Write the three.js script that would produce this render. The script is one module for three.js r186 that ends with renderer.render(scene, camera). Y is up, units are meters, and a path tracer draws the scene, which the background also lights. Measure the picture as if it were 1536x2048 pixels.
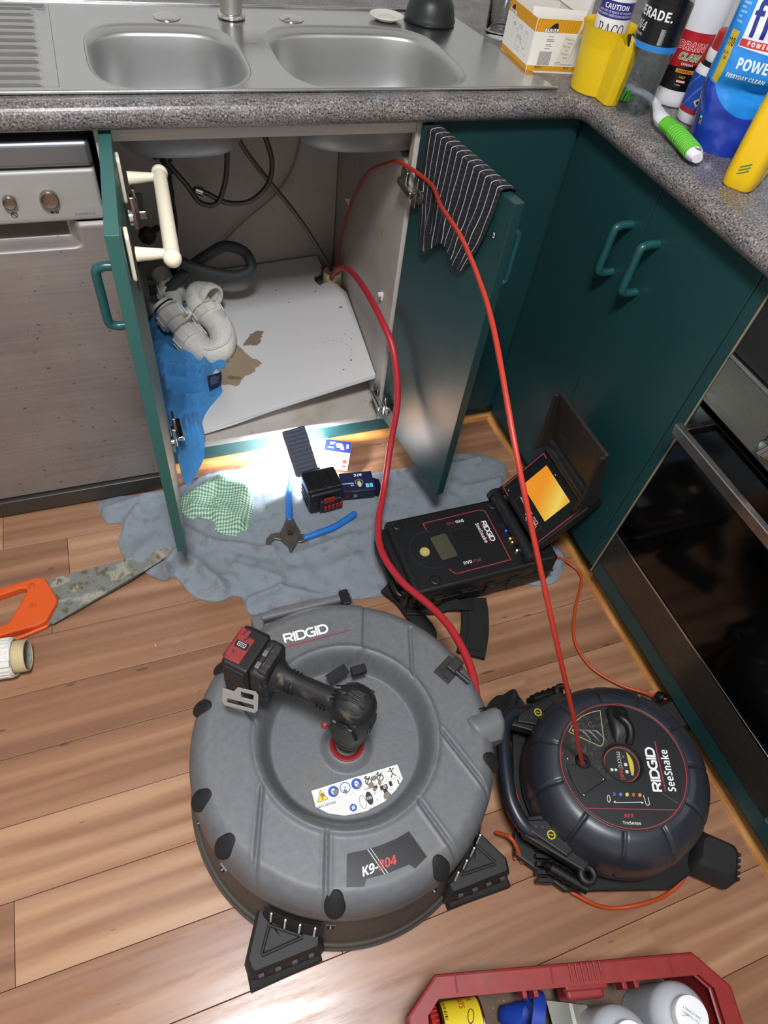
import * as THREE from 'three';
import { RoundedBoxGeometry } from 'three/addons/geometries/RoundedBoxGeometry.js';
import { ImprovedNoise } from 'three/addons/math/ImprovedNoise.js';
import { mergeGeometries, mergeVertices, toCreasedNormals } from 'three/addons/utils/BufferGeometryUtils.js';
import { RectAreaLightUniformsLib } from 'three/addons/lights/RectAreaLightUniformsLib.js';

// ------------------------------------------------------------------ camera, light, exposure
const scene = new THREE.Scene();
scene.background = new THREE.Color(0x000000);
const camera = new THREE.PerspectiveCamera(75.87, 1536 / 2048, 0.02, 20);
camera.position.set(-0.869, 1.342, 1.163);
camera.up.set(0.195, 0.619, -0.761);
camera.lookAt(-0.869 + 0.289, 1.342 - 0.777, 1.163 - 0.559);
const renderer = new THREE.WebGLRenderer({ antialias: true });
renderer.toneMapping = THREE.LinearToneMapping;
renderer.toneMappingExposure = 1.0;
renderer.shadowMap.enabled = true;
RectAreaLightUniformsLib.init();
const CEIL = 2.42;
const CEILING_LIGHT = { x: -0.93, z: 1.2, size: 0.34, power: 150, color: 0xfafbff };
const LED = { power: 480, color: 0xeef4ff };

// ------------------------------------------------------------------ helpers
const V = (x, y, z) => new THREE.Vector3(x, y, z);
const noise3 = new ImprovedNoise();
const N = (x, y = 0, z = 0) => noise3.noise(x, y, z);
const fbm = (x, y, z = 0, o = 4) => { let s = 0, a = 0.5; for (let i = 0; i < o; i++) { s += a * N(x, y, z + i * 7.3); x *= 2.03; y *= 2.03; a *= 0.5; } return s; };
function rng(seed) { let a = seed >>> 0; return () => { a = (a + 0x6D2B79F5) >>> 0; let t = a; t = Math.imul(t ^ (t >>> 15), t | 1); t ^= t + Math.imul(t ^ (t >>> 7), t | 61); return ((t ^ (t >>> 14)) >>> 0) / 4294967296; }; }
const clamp = (v, a = 0, b = 1) => Math.min(b, Math.max(a, v));
const lerp = (a, b, t) => a + (b - a) * t;
const smooth = (a, b, v) => { const t = clamp((v - a) / (b - a)); return t * t * (3 - 2 * t); };

const used = {};
function numbered(n) { used[n] = (used[n] || 0) + 1; return used[n] === 1 ? n : `${n}_${String(used[n] - 1).padStart(3, '0')}`; }
const anchor = new Map();
function prep(g) { g = g.index ? g.toNonIndexed() : g; if (!g.attributes.normal) g.computeVertexNormals(); if (!g.attributes.uv) g.setAttribute('uv', new THREE.Float32BufferAttribute(new Float32Array(g.attributes.position.count * 2), 2)); for (const k of Object.keys(g.attributes)) if (!['position', 'normal', 'uv', 'color'].includes(k)) g.deleteAttribute(k); g.morphAttributes = {}; g.clearGroups(); return g; }
function merge(list) { return list.length === 1 ? list[0] : mergeGeometries(list.map(prep)); }
function setup(m) { m.castShadow = true; m.receiveShadow = true; return m; }
// one named mesh; geometry in world coordinates, moved to its parent's own base
function obj(name, geos, mat, parent = scene, label) {
  let g = merge(Array.isArray(geos) ? geos : [geos]);
  const off = anchor.get(parent);
  if (off && off.lengthSq() > 0) { g = g.clone(); g.translate(-off.x, -off.y, -off.z); }
  const m = setup(new THREE.Mesh(g, mat)); m.name = numbered(name); parent.add(m);
  anchor.set(m, off || V(0, 0, 0));
  if (label) m.userData.label = label;
  return m;
}
function tag(o, label, category, group, kind) { o.userData.label = label; if (category) o.userData.category = category; if (group) o.userData.group = group; if (kind) o.userData.kind = kind; return o; }
function thing(name, label, category, base = [0, 0, 0], group) {
  const o = new THREE.Group(); o.name = numbered(name); o.position.set(...base); scene.add(o); anchor.set(o, V(...base));
  return tag(o, label, category, group);
}
function struct(name) { const o = new THREE.Group(); o.name = numbered(name); scene.add(o); anchor.set(o, V(0, 0, 0)); o.userData.kind = 'structure'; return o; }
const at = (g, x = 0, y = 0, z = 0, rx = 0, ry = 0, rz = 0) => { const m = new THREE.Matrix4().makeRotationFromEuler(new THREE.Euler(rx, ry, rz, 'YXZ')); m.setPosition(x, y, z); g.applyMatrix4(m); return g; };
const box = (w, h, d, x = 0, y = 0, z = 0, r = 0.002) => (r > 0 ? new RoundedBoxGeometry(w, h, d, 2, Math.min(r, w / 2.02, h / 2.02, d / 2.02)) : new THREE.BoxGeometry(w, h, d)).translate(x, y, z);
const span = (x0, x1, y0, y1, z0, z1, r = 0.002) => box(x1 - x0, y1 - y0, z1 - z0, (x0 + x1) / 2, (y0 + y1) / 2, (z0 + z1) / 2, r);
const cyl = (r0, r1, h, x = 0, y = 0, z = 0, seg = 32) => new THREE.CylinderGeometry(r1, r0, h, seg).translate(x, y + h / 2, z);
const lathe = (pts, seg = 48) => new THREE.LatheGeometry(pts.map(([r, y]) => new THREE.Vector2(Math.max(r, 1e-5), y)), seg);
const curve = (pts, t = 0.5) => new THREE.CatmullRomCurve3(pts.map((p) => V(...p)), false, 'centripetal', t);
function tube(pts, r, seg = 60, rad = 12, caps = true) {
  const c = pts.isCurve || pts.getPoint ? pts : curve(pts);
  const out = [new THREE.TubeGeometry(c, seg, r, rad, false)];
  if (caps) for (const t of [0, 1]) { const p = c.getPoint(t); out.push(new THREE.SphereGeometry(r, rad, 8).translate(p.x, p.y, p.z)); }
  return merge(out);
}
function rod(a, b, r0, r1 = r0, seg = 20) { const A = V(...a), B = V(...b), d = B.clone().sub(A), L = d.length(); const g = new THREE.CylinderGeometry(r1, r0, L, seg); g.translate(0, L / 2, 0); g.applyQuaternion(new THREE.Quaternion().setFromUnitVectors(V(0, 1, 0), d.normalize())); g.translate(A.x, A.y, A.z); return g; }
function along(g, a, b) { const A = V(...a), d = V(...b).sub(A).normalize(); g.applyQuaternion(new THREE.Quaternion().setFromUnitVectors(V(0, 1, 0), d)); g.translate(A.x, A.y, A.z); return g; }
// extrude an outline given in (x, y) by depth along +z, centred on z = 0
function slab(pts, depth, bevel = 0.001, holes = [], seg = 2) {
  const s = pts.isShape ? pts : new THREE.Shape(pts.map((p) => new THREE.Vector2(...p)));
  for (const h of holes) s.holes.push(h.isPath ? h : new THREE.Path(h.map((p) => new THREE.Vector2(...p))));
  const g = new THREE.ExtrudeGeometry(s, { depth: Math.max(depth - 2 * bevel, 1e-4), bevelEnabled: bevel > 0, bevelThickness: bevel, bevelSize: bevel, bevelOffset: -bevel, bevelSegments: seg, curveSegments: 16 });
  return g.translate(0, 0, -Math.max(depth - 2 * bevel, 1e-4) / 2);
}
// the same lying flat: outline in (x, z), from y0 to y1
function flat(pts, y0, y1, bevel = 0.001, holes = [], seg = 2) {
  const flip = (a) => a.map(([x, z]) => [x, -z]);
  return slab(flip(pts), y1 - y0, bevel, holes.map(flip), seg).rotateX(-Math.PI / 2).translate(0, (y0 + y1) / 2, 0);
}
const rounded = (w, h, r, n = 8) => { const p = []; for (const [sx, sy, a0] of [[1, 1, 0], [-1, 1, 1], [-1, -1, 2], [1, -1, 3]]) for (let i = 0; i <= n; i++) { const a = (a0 + i / n) * Math.PI / 2; p.push([sx * (w / 2 - r) + r * Math.cos(a), sy * (h / 2 - r) + r * Math.sin(a)]); } return p; };
// uv in metres from the axis that each face looks along
function uvBox(g, k = 1, du = 0, dv = 0) {
  g = prep(g); const p = g.attributes.position, n = g.attributes.normal, uv = g.attributes.uv;
  for (let i = 0; i < p.count; i += 3) {
    const nx = Math.abs(n.getX(i) + n.getX(i + 1) + n.getX(i + 2)), ny = Math.abs(n.getY(i) + n.getY(i + 1) + n.getY(i + 2)), nz = Math.abs(n.getZ(i) + n.getZ(i + 1) + n.getZ(i + 2));
    for (let j = i; j < i + 3; j++) { const x = p.getX(j), y = p.getY(j), z = p.getZ(j); const [u, v] = ny >= nx && ny >= nz ? [x, z] : nx >= nz ? [z, y] : [x, y]; uv.setXY(j, u * k + du, v * k + dv); }
  }
  return g;
}
const smoothN = (g, angle = 0.7) => toCreasedNormals(g, angle);
// a grid surface from a function (u, v) -> [x, y, z]
function surf(fn, nu, nv, uvScale) {
  const pos = [], uv = [], idx = [];
  for (let j = 0; j <= nv; j++) for (let i = 0; i <= nu; i++) { const p = fn(i / nu, j / nv); pos.push(p[0], p[1], p[2]); uv.push(uvScale ? i / nu * uvScale[0] : i / nu, uvScale ? j / nv * uvScale[1] : j / nv); }
  for (let j = 0; j < nv; j++) for (let i = 0; i < nu; i++) { const a = j * (nu + 1) + i, b = a + 1, c = a + nu + 1, d = c + 1; idx.push(a, b, d, a, d, c); }
  const g = new THREE.BufferGeometry(); g.setAttribute('position', new THREE.Float32BufferAttribute(pos, 3)); g.setAttribute('uv', new THREE.Float32BufferAttribute(uv, 2)); g.setIndex(idx); g.computeVertexNormals(); return g;
}
// cross-sections (each a ring of [x, y, z]) joined into one skin, ends closed
function loft(rings, caps0 = true, caps1 = true) {
  const n = rings[0].length, pos = [], uv = [], idx = [];
  rings.forEach((r, j) => r.concat([r[0]]).forEach((p, i) => { pos.push(...p); uv.push(i / n, j / (rings.length - 1)); }));
  const w = n + 1;
  for (let j = 0; j < rings.length - 1; j++) for (let i = 0; i < n; i++) { const a = j * w + i; idx.push(a, a + 1, a + w + 1, a, a + w + 1, a + w); }
  const g = new THREE.BufferGeometry(); g.setAttribute('position', new THREE.Float32BufferAttribute(pos, 3)); g.setAttribute('uv', new THREE.Float32BufferAttribute(uv, 2)); g.setIndex(idx); g.computeVertexNormals();
  const caps = [];
  for (const [r, flipIt, on] of [[rings[0], true, caps0], [rings[rings.length - 1], false, caps1]]) {
    if (!on) continue;
    const c = r.reduce((s, p) => [s[0] + p[0] / n, s[1] + p[1] / n, s[2] + p[2] / n], [0, 0, 0]); const q = [];
    for (let i = 0; i < n; i++) { const a = r[i], b = r[(i + 1) % n]; q.push(...c, ...(flipIt ? b : a), ...(flipIt ? a : b)); }
    const cg = new THREE.BufferGeometry(); cg.setAttribute('position', new THREE.Float32BufferAttribute(q, 3)); cg.computeVertexNormals(); caps.push(prep(cg));
  }
  return merge([prep(g), ...caps]);
}
function canvasTex(w, h, draw, opts = {}) {
  const c = document.createElement('canvas'); c.width = w; c.height = h; const x = c.getContext('2d'); draw(x, w, h);
  const t = new THREE.CanvasTexture(c); if (!opts.data) t.colorSpace = THREE.SRGBColorSpace; t.wrapS = t.wrapT = opts.wrap || THREE.ClampToEdgeWrapping; t.anisotropy = 8; return t;
}
function dataTex(w, h, fn, srgb = true) {
  const d = new Uint8Array(w * h * 4);
  for (let j = 0; j < h; j++) for (let i = 0; i < w; i++) { const c = fn(i / w, j / h, i, j), k = (j * w + i) * 4; d[k] = clamp(c[0], 0, 255); d[k + 1] = clamp(c[1], 0, 255); d[k + 2] = clamp(c[2], 0, 255); d[k + 3] = c[3] === undefined ? 255 : c[3]; }
  const t = new THREE.DataTexture(d, w, h, THREE.RGBAFormat); t.wrapS = t.wrapT = THREE.RepeatWrapping; t.magFilter = THREE.LinearFilter; t.minFilter = THREE.LinearMipmapLinearFilter; t.generateMipmaps = true; if (srgb) t.colorSpace = THREE.SRGBColorSpace; t.needsUpdate = true; return t;
}
const mat = (color, roughness = 0.5, o = {}) => new THREE.MeshPhysicalMaterial({ color, roughness, metalness: 0, side: THREE.DoubleSide, ...o });
const printed = (w, h, draw, roughness = 0.45, o = {}) => mat(0xffffff, roughness, { map: canvasTex(w, h, draw), ...o });
const rep = (t, u, v) => { const c = t.clone(); c.repeat.set(u, v); c.needsUpdate = true; return c; };
// a thin printed sheet on a face: corners given in world space (bottom left, bottom right, top right, top left of the print)
function decal(a, b, c, d, t = 0.0006) {
  const A = V(...a), B = V(...b), C = V(...c), D = V(...d), n = B.clone().sub(A).cross(D.clone().sub(A)).normalize().multiplyScalar(t);
  const f = [A, B, C, D].map((p) => p.clone().add(n)), bk = [A, B, C, D];
  const quad = (p, q, r, s, u) => { const g = new THREE.BufferGeometry(); g.setAttribute('position', new THREE.Float32BufferAttribute([p, q, r, p, r, s].flatMap((e) => [e.x, e.y, e.z]), 3)); g.setAttribute('uv', new THREE.Float32BufferAttribute(u || new Array(12).fill(0.001), 2)); g.computeVertexNormals(); return g; };
  return merge([quad(f[0], f[1], f[2], f[3], [0, 0, 1, 0, 1, 1, 0, 0, 1, 1, 0, 1]), quad(bk[1], bk[0], f[0], f[1]), ...[0, 1, 2, 3].slice(1).map((i) => quad(bk[i], f[i], f[(i + 1) % 4], bk[(i + 1) % 4]))].map((g, i) => i === 1 ? quad(bk[0], bk[1], f[1], f[0]) : g));
}
// cloth lying on something: outline in (x, z), height from a function, edges turned down to y0
function inPoly(poly, x, z) { let c = false; for (let i = 0, j = poly.length - 1; i < poly.length; j = i++) { const [xi, zi] = poly[i], [xj, zj] = poly[j]; if ((zi > z) !== (zj > z) && x < (xj - xi) * (z - zi) / (zj - zi) + xi) c = !c; } return c; }
function toPoly(poly, x, z) { let best = 1e9, q = [x, z]; for (let i = 0, j = poly.length - 1; i < poly.length; j = i++) { const [ax, az] = poly[j], [bx, bz] = poly[i]; const dx = bx - ax, dz = bz - az; const t = clamp(((x - ax) * dx + (z - az) * dz) / (dx * dx + dz * dz + 1e-12)); const px = ax + dx * t, pz = az + dz * t, d = (px - x) ** 2 + (pz - z) ** 2; if (d < best) { best = d; q = [px, pz]; } } return [q[0], q[1], Math.sqrt(best)]; }
function softPoly(pts, n = 12) { const c = new THREE.CatmullRomCurve3(pts.map(([x, z]) => V(x, 0, z)), true, 'centripetal'); return c.getPoints(pts.length * n).slice(0, -1).map((p) => [p.x, p.z]); }
function cloth(poly, cell, height, y0, uvk = 1) {
  let x0 = 1e9, x1 = -1e9, z0 = 1e9, z1 = -1e9; for (const [x, z] of poly) { x0 = Math.min(x0, x); x1 = Math.max(x1, x); z0 = Math.min(z0, z); z1 = Math.max(z1, z); }
  const nx = Math.ceil((x1 - x0) / cell) + 1, nz = Math.ceil((z1 - z0) / cell) + 1, inside = [], P = [];
  for (let j = 0; j <= nz; j++) for (let i = 0; i <= nx; i++) { const x = x0 + (i - 0.5) * cell, z = z0 + (j - 0.5) * cell, k = inPoly(poly, x, z); inside.push(k); const [qx, qz, d] = toPoly(poly, x, z); P.push(k ? [x, z, d] : [qx, qz, 0]); }
  const pos = [], uv = [], idx = [], id = new Map(), edges = new Map();
  const vert = (n) => { if (!id.has(n)) { const [x, z, d] = P[n]; id.set(n, pos.length / 3); pos.push(x, height(x, z, d), z); uv.push(x * uvk, z * uvk); } return id.get(n); };
  const tri = (a, b, c) => { idx.push(a, b, c); for (const [p, q] of [[a, b], [b, c], [c, a]]) { const k = p < q ? p + ',' + q : q + ',' + p; edges.has(k) ? edges.delete(k) : edges.set(k, [p, q]); } };
  for (let j = 0; j < nz; j++) for (let i = 0; i < nx; i++) { const a = j * (nx + 1) + i, b = a + 1, c = a + nx + 1, d = c + 1; if (inside[a] || inside[b] || inside[c] || inside[d]) { const [A, B, C, D] = [a, b, c, d].map(vert); tri(A, C, B); tri(B, C, D); } }
  for (const [p, q] of edges.values()) { const k = pos.length / 3; for (const e of [p, q]) { pos.push(pos[e * 3], y0(pos[e * 3], pos[e * 3 + 2]), pos[e * 3 + 2]); uv.push(uv[e * 2], uv[e * 2 + 1] + 0.004); } idx.push(p, k, q, q, k, k + 1); }
  const g = new THREE.BufferGeometry(); g.setAttribute('position', new THREE.Float32BufferAttribute(pos, 3)); g.setAttribute('uv', new THREE.Float32BufferAttribute(uv, 2)); g.setIndex(idx); g.computeVertexNormals(); return g;
}
const ridge = (list) => (x, z) => { let h = 0; for (const [ax, az, bx, bz, a, w] of list) { const dx = bx - ax, dz = bz - az, t = clamp(((x - ax) * dx + (z - az) * dz) / (dx * dx + dz * dz)); const d2 = (x - ax - dx * t) ** 2 + (z - az - dz * t) ** 2; const q = a * Math.exp(-d2 / (w * w)); h += q * q; } return Math.sqrt(h); };

// ------------------------------------------------------------------ materials
const fineNoise = dataTex(256, 256, (u, v) => { const a = 128 + 90 * (fbm(u * 40, v * 40, 3, 3)); return [a, a, a]; }, false);
const scratchTex = dataTex(512, 512, (u, v) => { const a = 128 + 70 * fbm(u * 6, v * 220, 1, 3) + 40 * fbm(u * 18, v * 18, 5, 3); return [a, a, a]; }, false);
const grubby = dataTex(512, 512, (u, v) => { const p = fbm(u * 8, v * 8, 2, 5), q = N(u * 160, v * 160, 4); const a = 150 + 80 * p + (q > 0.52 ? 60 : 0); return [a, a, a]; }, false);
const dirtyMap = (r, g, b, dr, dg, db, amount = 0.35, seed = 0, k = 9) => dataTex(512, 512, (u, v) => { const p = smooth(0.02, 0.32, fbm(u * k, v * k, 2 + seed, 5) - 0.06), s = N(u * 130, v * 130, 9 + seed) > 0.55 ? 0.5 : 0, e = 1 + 0.12 * fbm(u * 60, v * 60, seed + 4, 3), t = clamp(p * amount + s * amount); return [lerp(r, dr, t) * e, lerp(g, dg, t) * e, lerp(b, db, t) * e]; });
const M = {};
M.teal = mat(0x193c3d, 0.38, { roughnessMap: null, bumpMap: rep(fineNoise, 6, 6), bumpScale: 0.0002 });
M.tealEdge = mat(0x2f5f5a, 0.5);
M.tealHandle = mat(0x1b4c4e, 0.28);
M.melamine = mat(0xb4aca2, 0.55, { map: null });
M.white = mat(0xd8d6d0, 0.6);
M.cream = mat(0xe6dcc4, 0.3);
M.steel = mat(0xc2c3c2, 0.44, { metalness: 1, roughnessMap: scratchTex, bumpMap: scratchTex, bumpScale: 0.00004 });
M.chrome = mat(0xd0cfcb, 0.16, { metalness: 1 });
M.brushed = mat(0xb0aca6, 0.42, { metalness: 0.9, bumpMap: scratchTex, bumpScale: 0.0001 });
M.darkSteel = mat(0x55524e, 0.42, { metalness: 0.9 });
M.black = mat(0x0d0d0e, 0.45);
M.blackMatte = mat(0x101011, 0.75);
M.blackGloss = mat(0x060606, 0.12);
M.rubber = mat(0x1b1b1c, 0.62);
M.brass = mat(0xa07a4e, 0.35, { metalness: 1 });
// ------------------------------------------------------------------ the room
const X0 = -2.4, X1 = 0.64, Z0 = -0.76, Z1 = 2.6;
M.wallPaint = mat(0xe4e4e2, 0.9); M.ceilPaint = mat(0xececea, 0.9);
const wall = (n, g) => { const o = obj(n, g, M.wallPaint); o.userData.kind = 'structure'; return o; };
wall('wall_back', span(X0 - 0.1, X1 + 0.1, -0.1, CEIL + 0.1, Z0 - 0.1, Z0, 0)); wall('wall_front', span(X0 - 0.1, X1 + 0.1, -0.1, CEIL + 0.1, Z1, Z1 + 0.1, 0));
wall('wall_left', span(X0 - 0.1, X0, -0.1, CEIL + 0.1, Z0, Z1, 0)); wall('wall_right', span(X1, X1 + 0.1, -0.1, CEIL + 0.1, Z0, Z1, 0));
obj('ceiling', span(X0, X1, CEIL, CEIL + 0.1, Z0, Z1, 0), M.ceilPaint).userData.kind = 'structure';

// the ceiling light that lights the kitchen from above the camera
{
  const { x, z, size, power, color } = CEILING_LIGHT;
  const t = thing('ceiling_light', 'square opal ceiling light panel above the kitchen floor', 'ceiling light', [x, CEIL, z]);
  obj('light_frame', span(x - size / 2 - 0.015, x + size / 2 + 0.015, CEIL - 0.03, CEIL - 0.002, z - size / 2 - 0.015, z + size / 2 + 0.015, 0.004), M.white, t);
  obj('light_diffuser', span(x - size / 2, x + size / 2, CEIL - 0.036, CEIL - 0.03, z - size / 2, z + size / 2, 0), mat(0xffffff, 0.6, { emissive: 0xf6f8ff, emissiveIntensity: 2.5 }), t);
  const l = new THREE.RectAreaLight(color, power, size, size); l.position.set(x, CEIL - 0.042, z); l.lookAt(x, 0, z); scene.add(l);
}

// floor planks: laminate with tan to red-brown grain, each its own piece
const woodTex = [[0, 0.0], [1, 0.35], [2, -0.25], [3, 0.1], [4, 0.55], [5, -0.4]].map(([s, tone]) => dataTex(1024, 128, (u, v) => {
  const x = u * 1.25, y = v * 0.125;
  const warp = fbm(x * 1.6, y * 9, s * 11.1, 3) * 0.5;
  const a = fbm(x * 0.7 + s * 3.1, (y + warp * 0.022) * 34, s * 5.7, 3);
  const rings = Math.sin((y * 30 + warp * 4.5 + x * 0.5) * (s === 1 || s === 4 ? 4.2 : 1.3)) * (s === 1 || s === 4 ? 0.9 : 1);
  const fine = N(x * 14, y * 700, s) * 0.5 + N(x * 40, y * 1500, s + 3) * 0.4;
  const t = clamp(0.48 + a * 0.78 + rings * 0.08 + tone * 0.34 + fine * 0.12);
  const knot = smooth(0.66, 0.8, N(x * 26 + s * 3, y * 110, s * 1.7)) * 0.55;
  const dark = [116, 82, 61], mid = [150, 109, 82], light = [182, 143, 110];
  const c = t < 0.5 ? dark.map((q, i) => lerp(q, mid[i], t * 2)) : mid.map((q, i) => lerp(q, light[i], t * 2 - 1));
  return c.map((q) => q * (1 - knot * 0.6));
}));
const woodRough = dataTex(512, 512, (u, v) => { const p = fbm(u * 6, v * 6, 8, 5); const a = 92 + 75 * p + 14 * N(u * 90, v * 90, 2); return [a, a, a]; }, false);
const woodMats = woodTex.map((t) => mat(0xffffff, 0.85, { map: t, roughnessMap: woodRough, bumpMap: t, bumpScale: 0.0001 }));
{
  const f = struct('floor');
  obj('floor_slab', span(X0, X1, -0.1, -0.013, Z0, Z1, 0), M.blackMatte, f);
  const W = 0.1255, L = 2.03, R = rng(5);
  const rowOffset = { 0: -1.181, 5: -1.263 };
  for (let k = -9; k < 18; k++) {
    const z0 = 0.208 + W * k, z1 = z0 + W; let x = (rowOffset[k] ?? (-1.7 + R() * 1.1)); const kk = k; let j = 0;
    while (x > X0) x -= L;
    for (; x < X1; x += L, j++) {
      const a = Math.max(x, X0), b = Math.min(x + L, X1), c = Math.max(z0, Z0), d = Math.min(z1, Z1); if (b - a < 0.01 || d - c < 0.005) continue;
      const g = new THREE.BoxGeometry(b - a - 0.0009, 0.013, d - c - 0.0009); // chamfer the upper edges
      const p = g.attributes.position, uv = g.attributes.uv, n = (kk * 7 + j * 5 + 90) % 6;
      const top = span(a + 0.0004, b - 0.0004, -0.013, 0, c + 0.0004, d - 0.0004, 0.0009); const tg = prep(top), tp = tg.attributes.position, tu = tg.attributes.uv, ox = R() * 0.5, flip = R() > 0.5;
      for (let i = 0; i < tp.count; i++) tu.setXY(i, (tp.getX(i) - a) / 1.25 + ox, flip ? 1 - (tp.getZ(i) - z0) / W : (tp.getZ(i) - z0) / W);
      obj('plank', tg, woodMats[n], f);
    }
  }
}
// timber quarter-round trims along the kickboards
const trimTex = dataTex(512, 64, (u, v) => { const a = fbm(u * 5, v * 6, 4, 4); return [198 + 70 * a, 140 + 66 * a, 78 + 50 * a]; });
M.trim = mat(0xffffff, 0.35, { map: trimTex });
const quarter = (len, r) => { const s = new THREE.Shape(); s.moveTo(0, 0); s.lineTo(r, 0); s.absarc(0, 0, r, 0, Math.PI / 2, false); s.lineTo(0, 0); return new THREE.ExtrudeGeometry(s, { depth: len, bevelEnabled: false, curveSegments: 8 }); };
const KZ = -0.079, KX = 0.073;
obj('trim_1', uvBox(quarter(0.95, 0.018).rotateY(-Math.PI / 2).translate(0.07, 0, KZ), 2), M.trim).userData.kind = 'structure';
obj('trim_2', uvBox(quarter(2.5, 0.018).rotateZ(Math.PI / 2).translate(KX, 0, KZ), 2), M.trim).userData.kind = 'structure';
obj('baseboard_back', span(-0.883, KX, 0, 0.108, KZ - 0.016, KZ, 0.001), M.teal).userData.kind = 'structure';
obj('baseboard_right', span(KX, KX + 0.016, 0, 0.1, KZ - 0.016, 2.5, 0.001), M.teal).userData.kind = 'structure';

// ------------------------------------------------------------------ worktop
const granite = dataTex(1024, 1024, (u, v) => {
  const big = fbm(u * 7, v * 7, 1, 4), f1 = N(u * 95, v * 150, 3), f2 = N(u * 170 + 9, v * 120, 8), f3 = N(u * 60, v * 90, 14), tint = fbm(u * 4, v * 4, 21, 3);
  let l = 108 + 52 * big + 46 * f1 + 34 * f2 + 26 * f3; if (f2 < -0.34) l -= 38; if (f1 > 0.46) l += 20;
  return [l * 1.0 + 8 * tint, l * 0.95 - 2 * tint, l * 0.91 - 12 * tint + 3];
});
M.granite = mat(0xffffff, 0.33, { map: granite });
const CT = 0.905, CB = 0.862;
const sinkHole = [[-1.62, -0.06], [-0.02, -0.06], [-0.02, -0.45], [-1.62, -0.45]];
{
  const poly = [[X0 + 0.002, 0], [-0.012, 0], [-0.004, 0.004], [0, 0.012], [0, Z1 - 0.002], [X1 - 0.002, Z1 - 0.002], [X1 - 0.002, Z0 + 0.002], [X0 + 0.002, Z0 + 0.002]];
  const g = uvBox(flat(poly, CB, CT, 0.0205, [[[-1.68, -0.0585], [-0.068, -0.0585], [-0.105, -0.443], [-1.68, -0.443]]], 8), 2.6);
  tag(obj('worktop', g, M.granite), 'speckled grey laminate L-shaped kitchen worktop with rounded front edge', 'worktop');
}
// ------------------------------------------------------------------ sink
const superRing = (cx, cz, hx, hz, y, n, p = 4.2, skew = 0) => { const r = []; for (let i = 0; i < n; i++) { const a = i / n * Math.PI * 2, c = Math.cos(a), s = Math.sin(a); const k = Math.pow(Math.abs(c) ** p + Math.abs(s) ** p, -1 / p); r.push([cx + hx * k * c + skew * k * s, y, cz + hz * k * s]); } return r; };
const B1 = { cx: -0.738, cz: -0.2, hx: 0.128, hz: 0.152, p: 3.4 }, B2 = { cx: -0.375, cz: -0.2, hx: 0.172, hz: 0.16, p: 3.6 };
{
  const t = thing('sink', 'stainless steel double bowl sink with ribbed drainer set in the worktop', 'sink', [-0.6, CT, -0.24]);
  const SX0 = -1.75, SX1 = -0.045, SZ0 = -0.465, SZ1 = -0.037;
  const edge = [[SX0, SZ1], [SX1 - 0.0, SZ1], [SX1, SZ1 - 0.0], [SX1 - 0.045, SZ0], [SX0, SZ0]];
  const deckHoles = [B1, B2].map((b) => superRing(b.cx, b.cz, b.hx + 0.004, b.hz + 0.004, 0, 72, b.p).map((q) => [q[0], q[2]]));
  const drainHole = [[-1.66, -0.06], [-0.918, -0.06], [-0.918, -0.445], [-1.66, -0.445]];
  obj('sink_deck', uvBox(flat(edge, CT + 0.0004, CT + 0.0032, 0.0012, [...deckHoles, drainHole], 3), 3), M.steel, t);
  for (const q of [tube([[SX0, CT + 0.004, SZ1], [SX1, CT + 0.004, SZ1]], 0.0032, 8, 8), tube([[SX0, CT + 0.004, SZ0], [SX1 - 0.045, CT + 0.004, SZ0]], 0.0032, 8, 8)]) obj('sink_lip', q, M.steel, t);
  obj('drainer', surf((u, v) => { const x = -1.66 + u * 0.742, z = -0.445 + v * 0.385; const e = Math.min(smooth(0, 0.01, x + 1.66), smooth(0, 0.012, -0.918 - x), smooth(0, 0.006, z + 0.445), smooth(0, 0.006, -0.06 - z)); const k = smooth(0.005, 0.02, -0.93 - x); const ph = (z + 0.445) / 0.0321; const f = ph - Math.floor(ph); return [x, CT + 0.003 - 0.005 * e + 0.0055 * k * e * Math.exp(-(((f - 0.5) / 0.17) ** 2)), z]; }, 160, 170, [2, 1]), M.steel, t);
  for (const b of [B1, B2]) {
    const rings = []; const D = 0.126;
    for (const [s, y] of [[1.03, 0.003], [1.012, 0.0025], [1.0, 0], [0.985, -0.004], [0.97, -0.012], [0.955, -0.035], [0.935, -0.07], [0.91, -0.092], [0.87, -0.108], [0.8, -0.12], [0.68, -0.126], [0.3, -0.129], [0.12, -0.13]]) { const r0 = superRing(b.cx, b.cz, b.hx * s, b.hz * s * (y < -0.003 ? 0.89 : 1), CT + y, 96, lerp(2.4, b.p, clamp(s))); rings.push(r0); }
    const g = loft(rings, false); obj('sink_bowl', g, M.bowlSteel ||= mat(0xc2c3c2, 0.42, { metalness: 1 }), t);
    const o = rings.slice(3).map((r) => r.map(([x, y, z]) => [b.cx + (x - b.cx) * 1.012, y - 0.0018, b.cz + (z - b.cz) * 1.012])); obj('bowl_underside', loft(o, false), M.underside ||= mat(0x8d8f8c, 0.5, { metalness: 0.6 }), t);
    obj('waste_outlet', lathe([[0.0, -0.018], [0.03, -0.018], [0.036, -0.01], [0.036, 0.0], [0.044, 0.002], [0.044, 0.008], [0.0, 0.008]]).translate(b.cx + 0.01, CT - 0.141, b.cz), M.darkSteel, t);
  }
}
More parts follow.
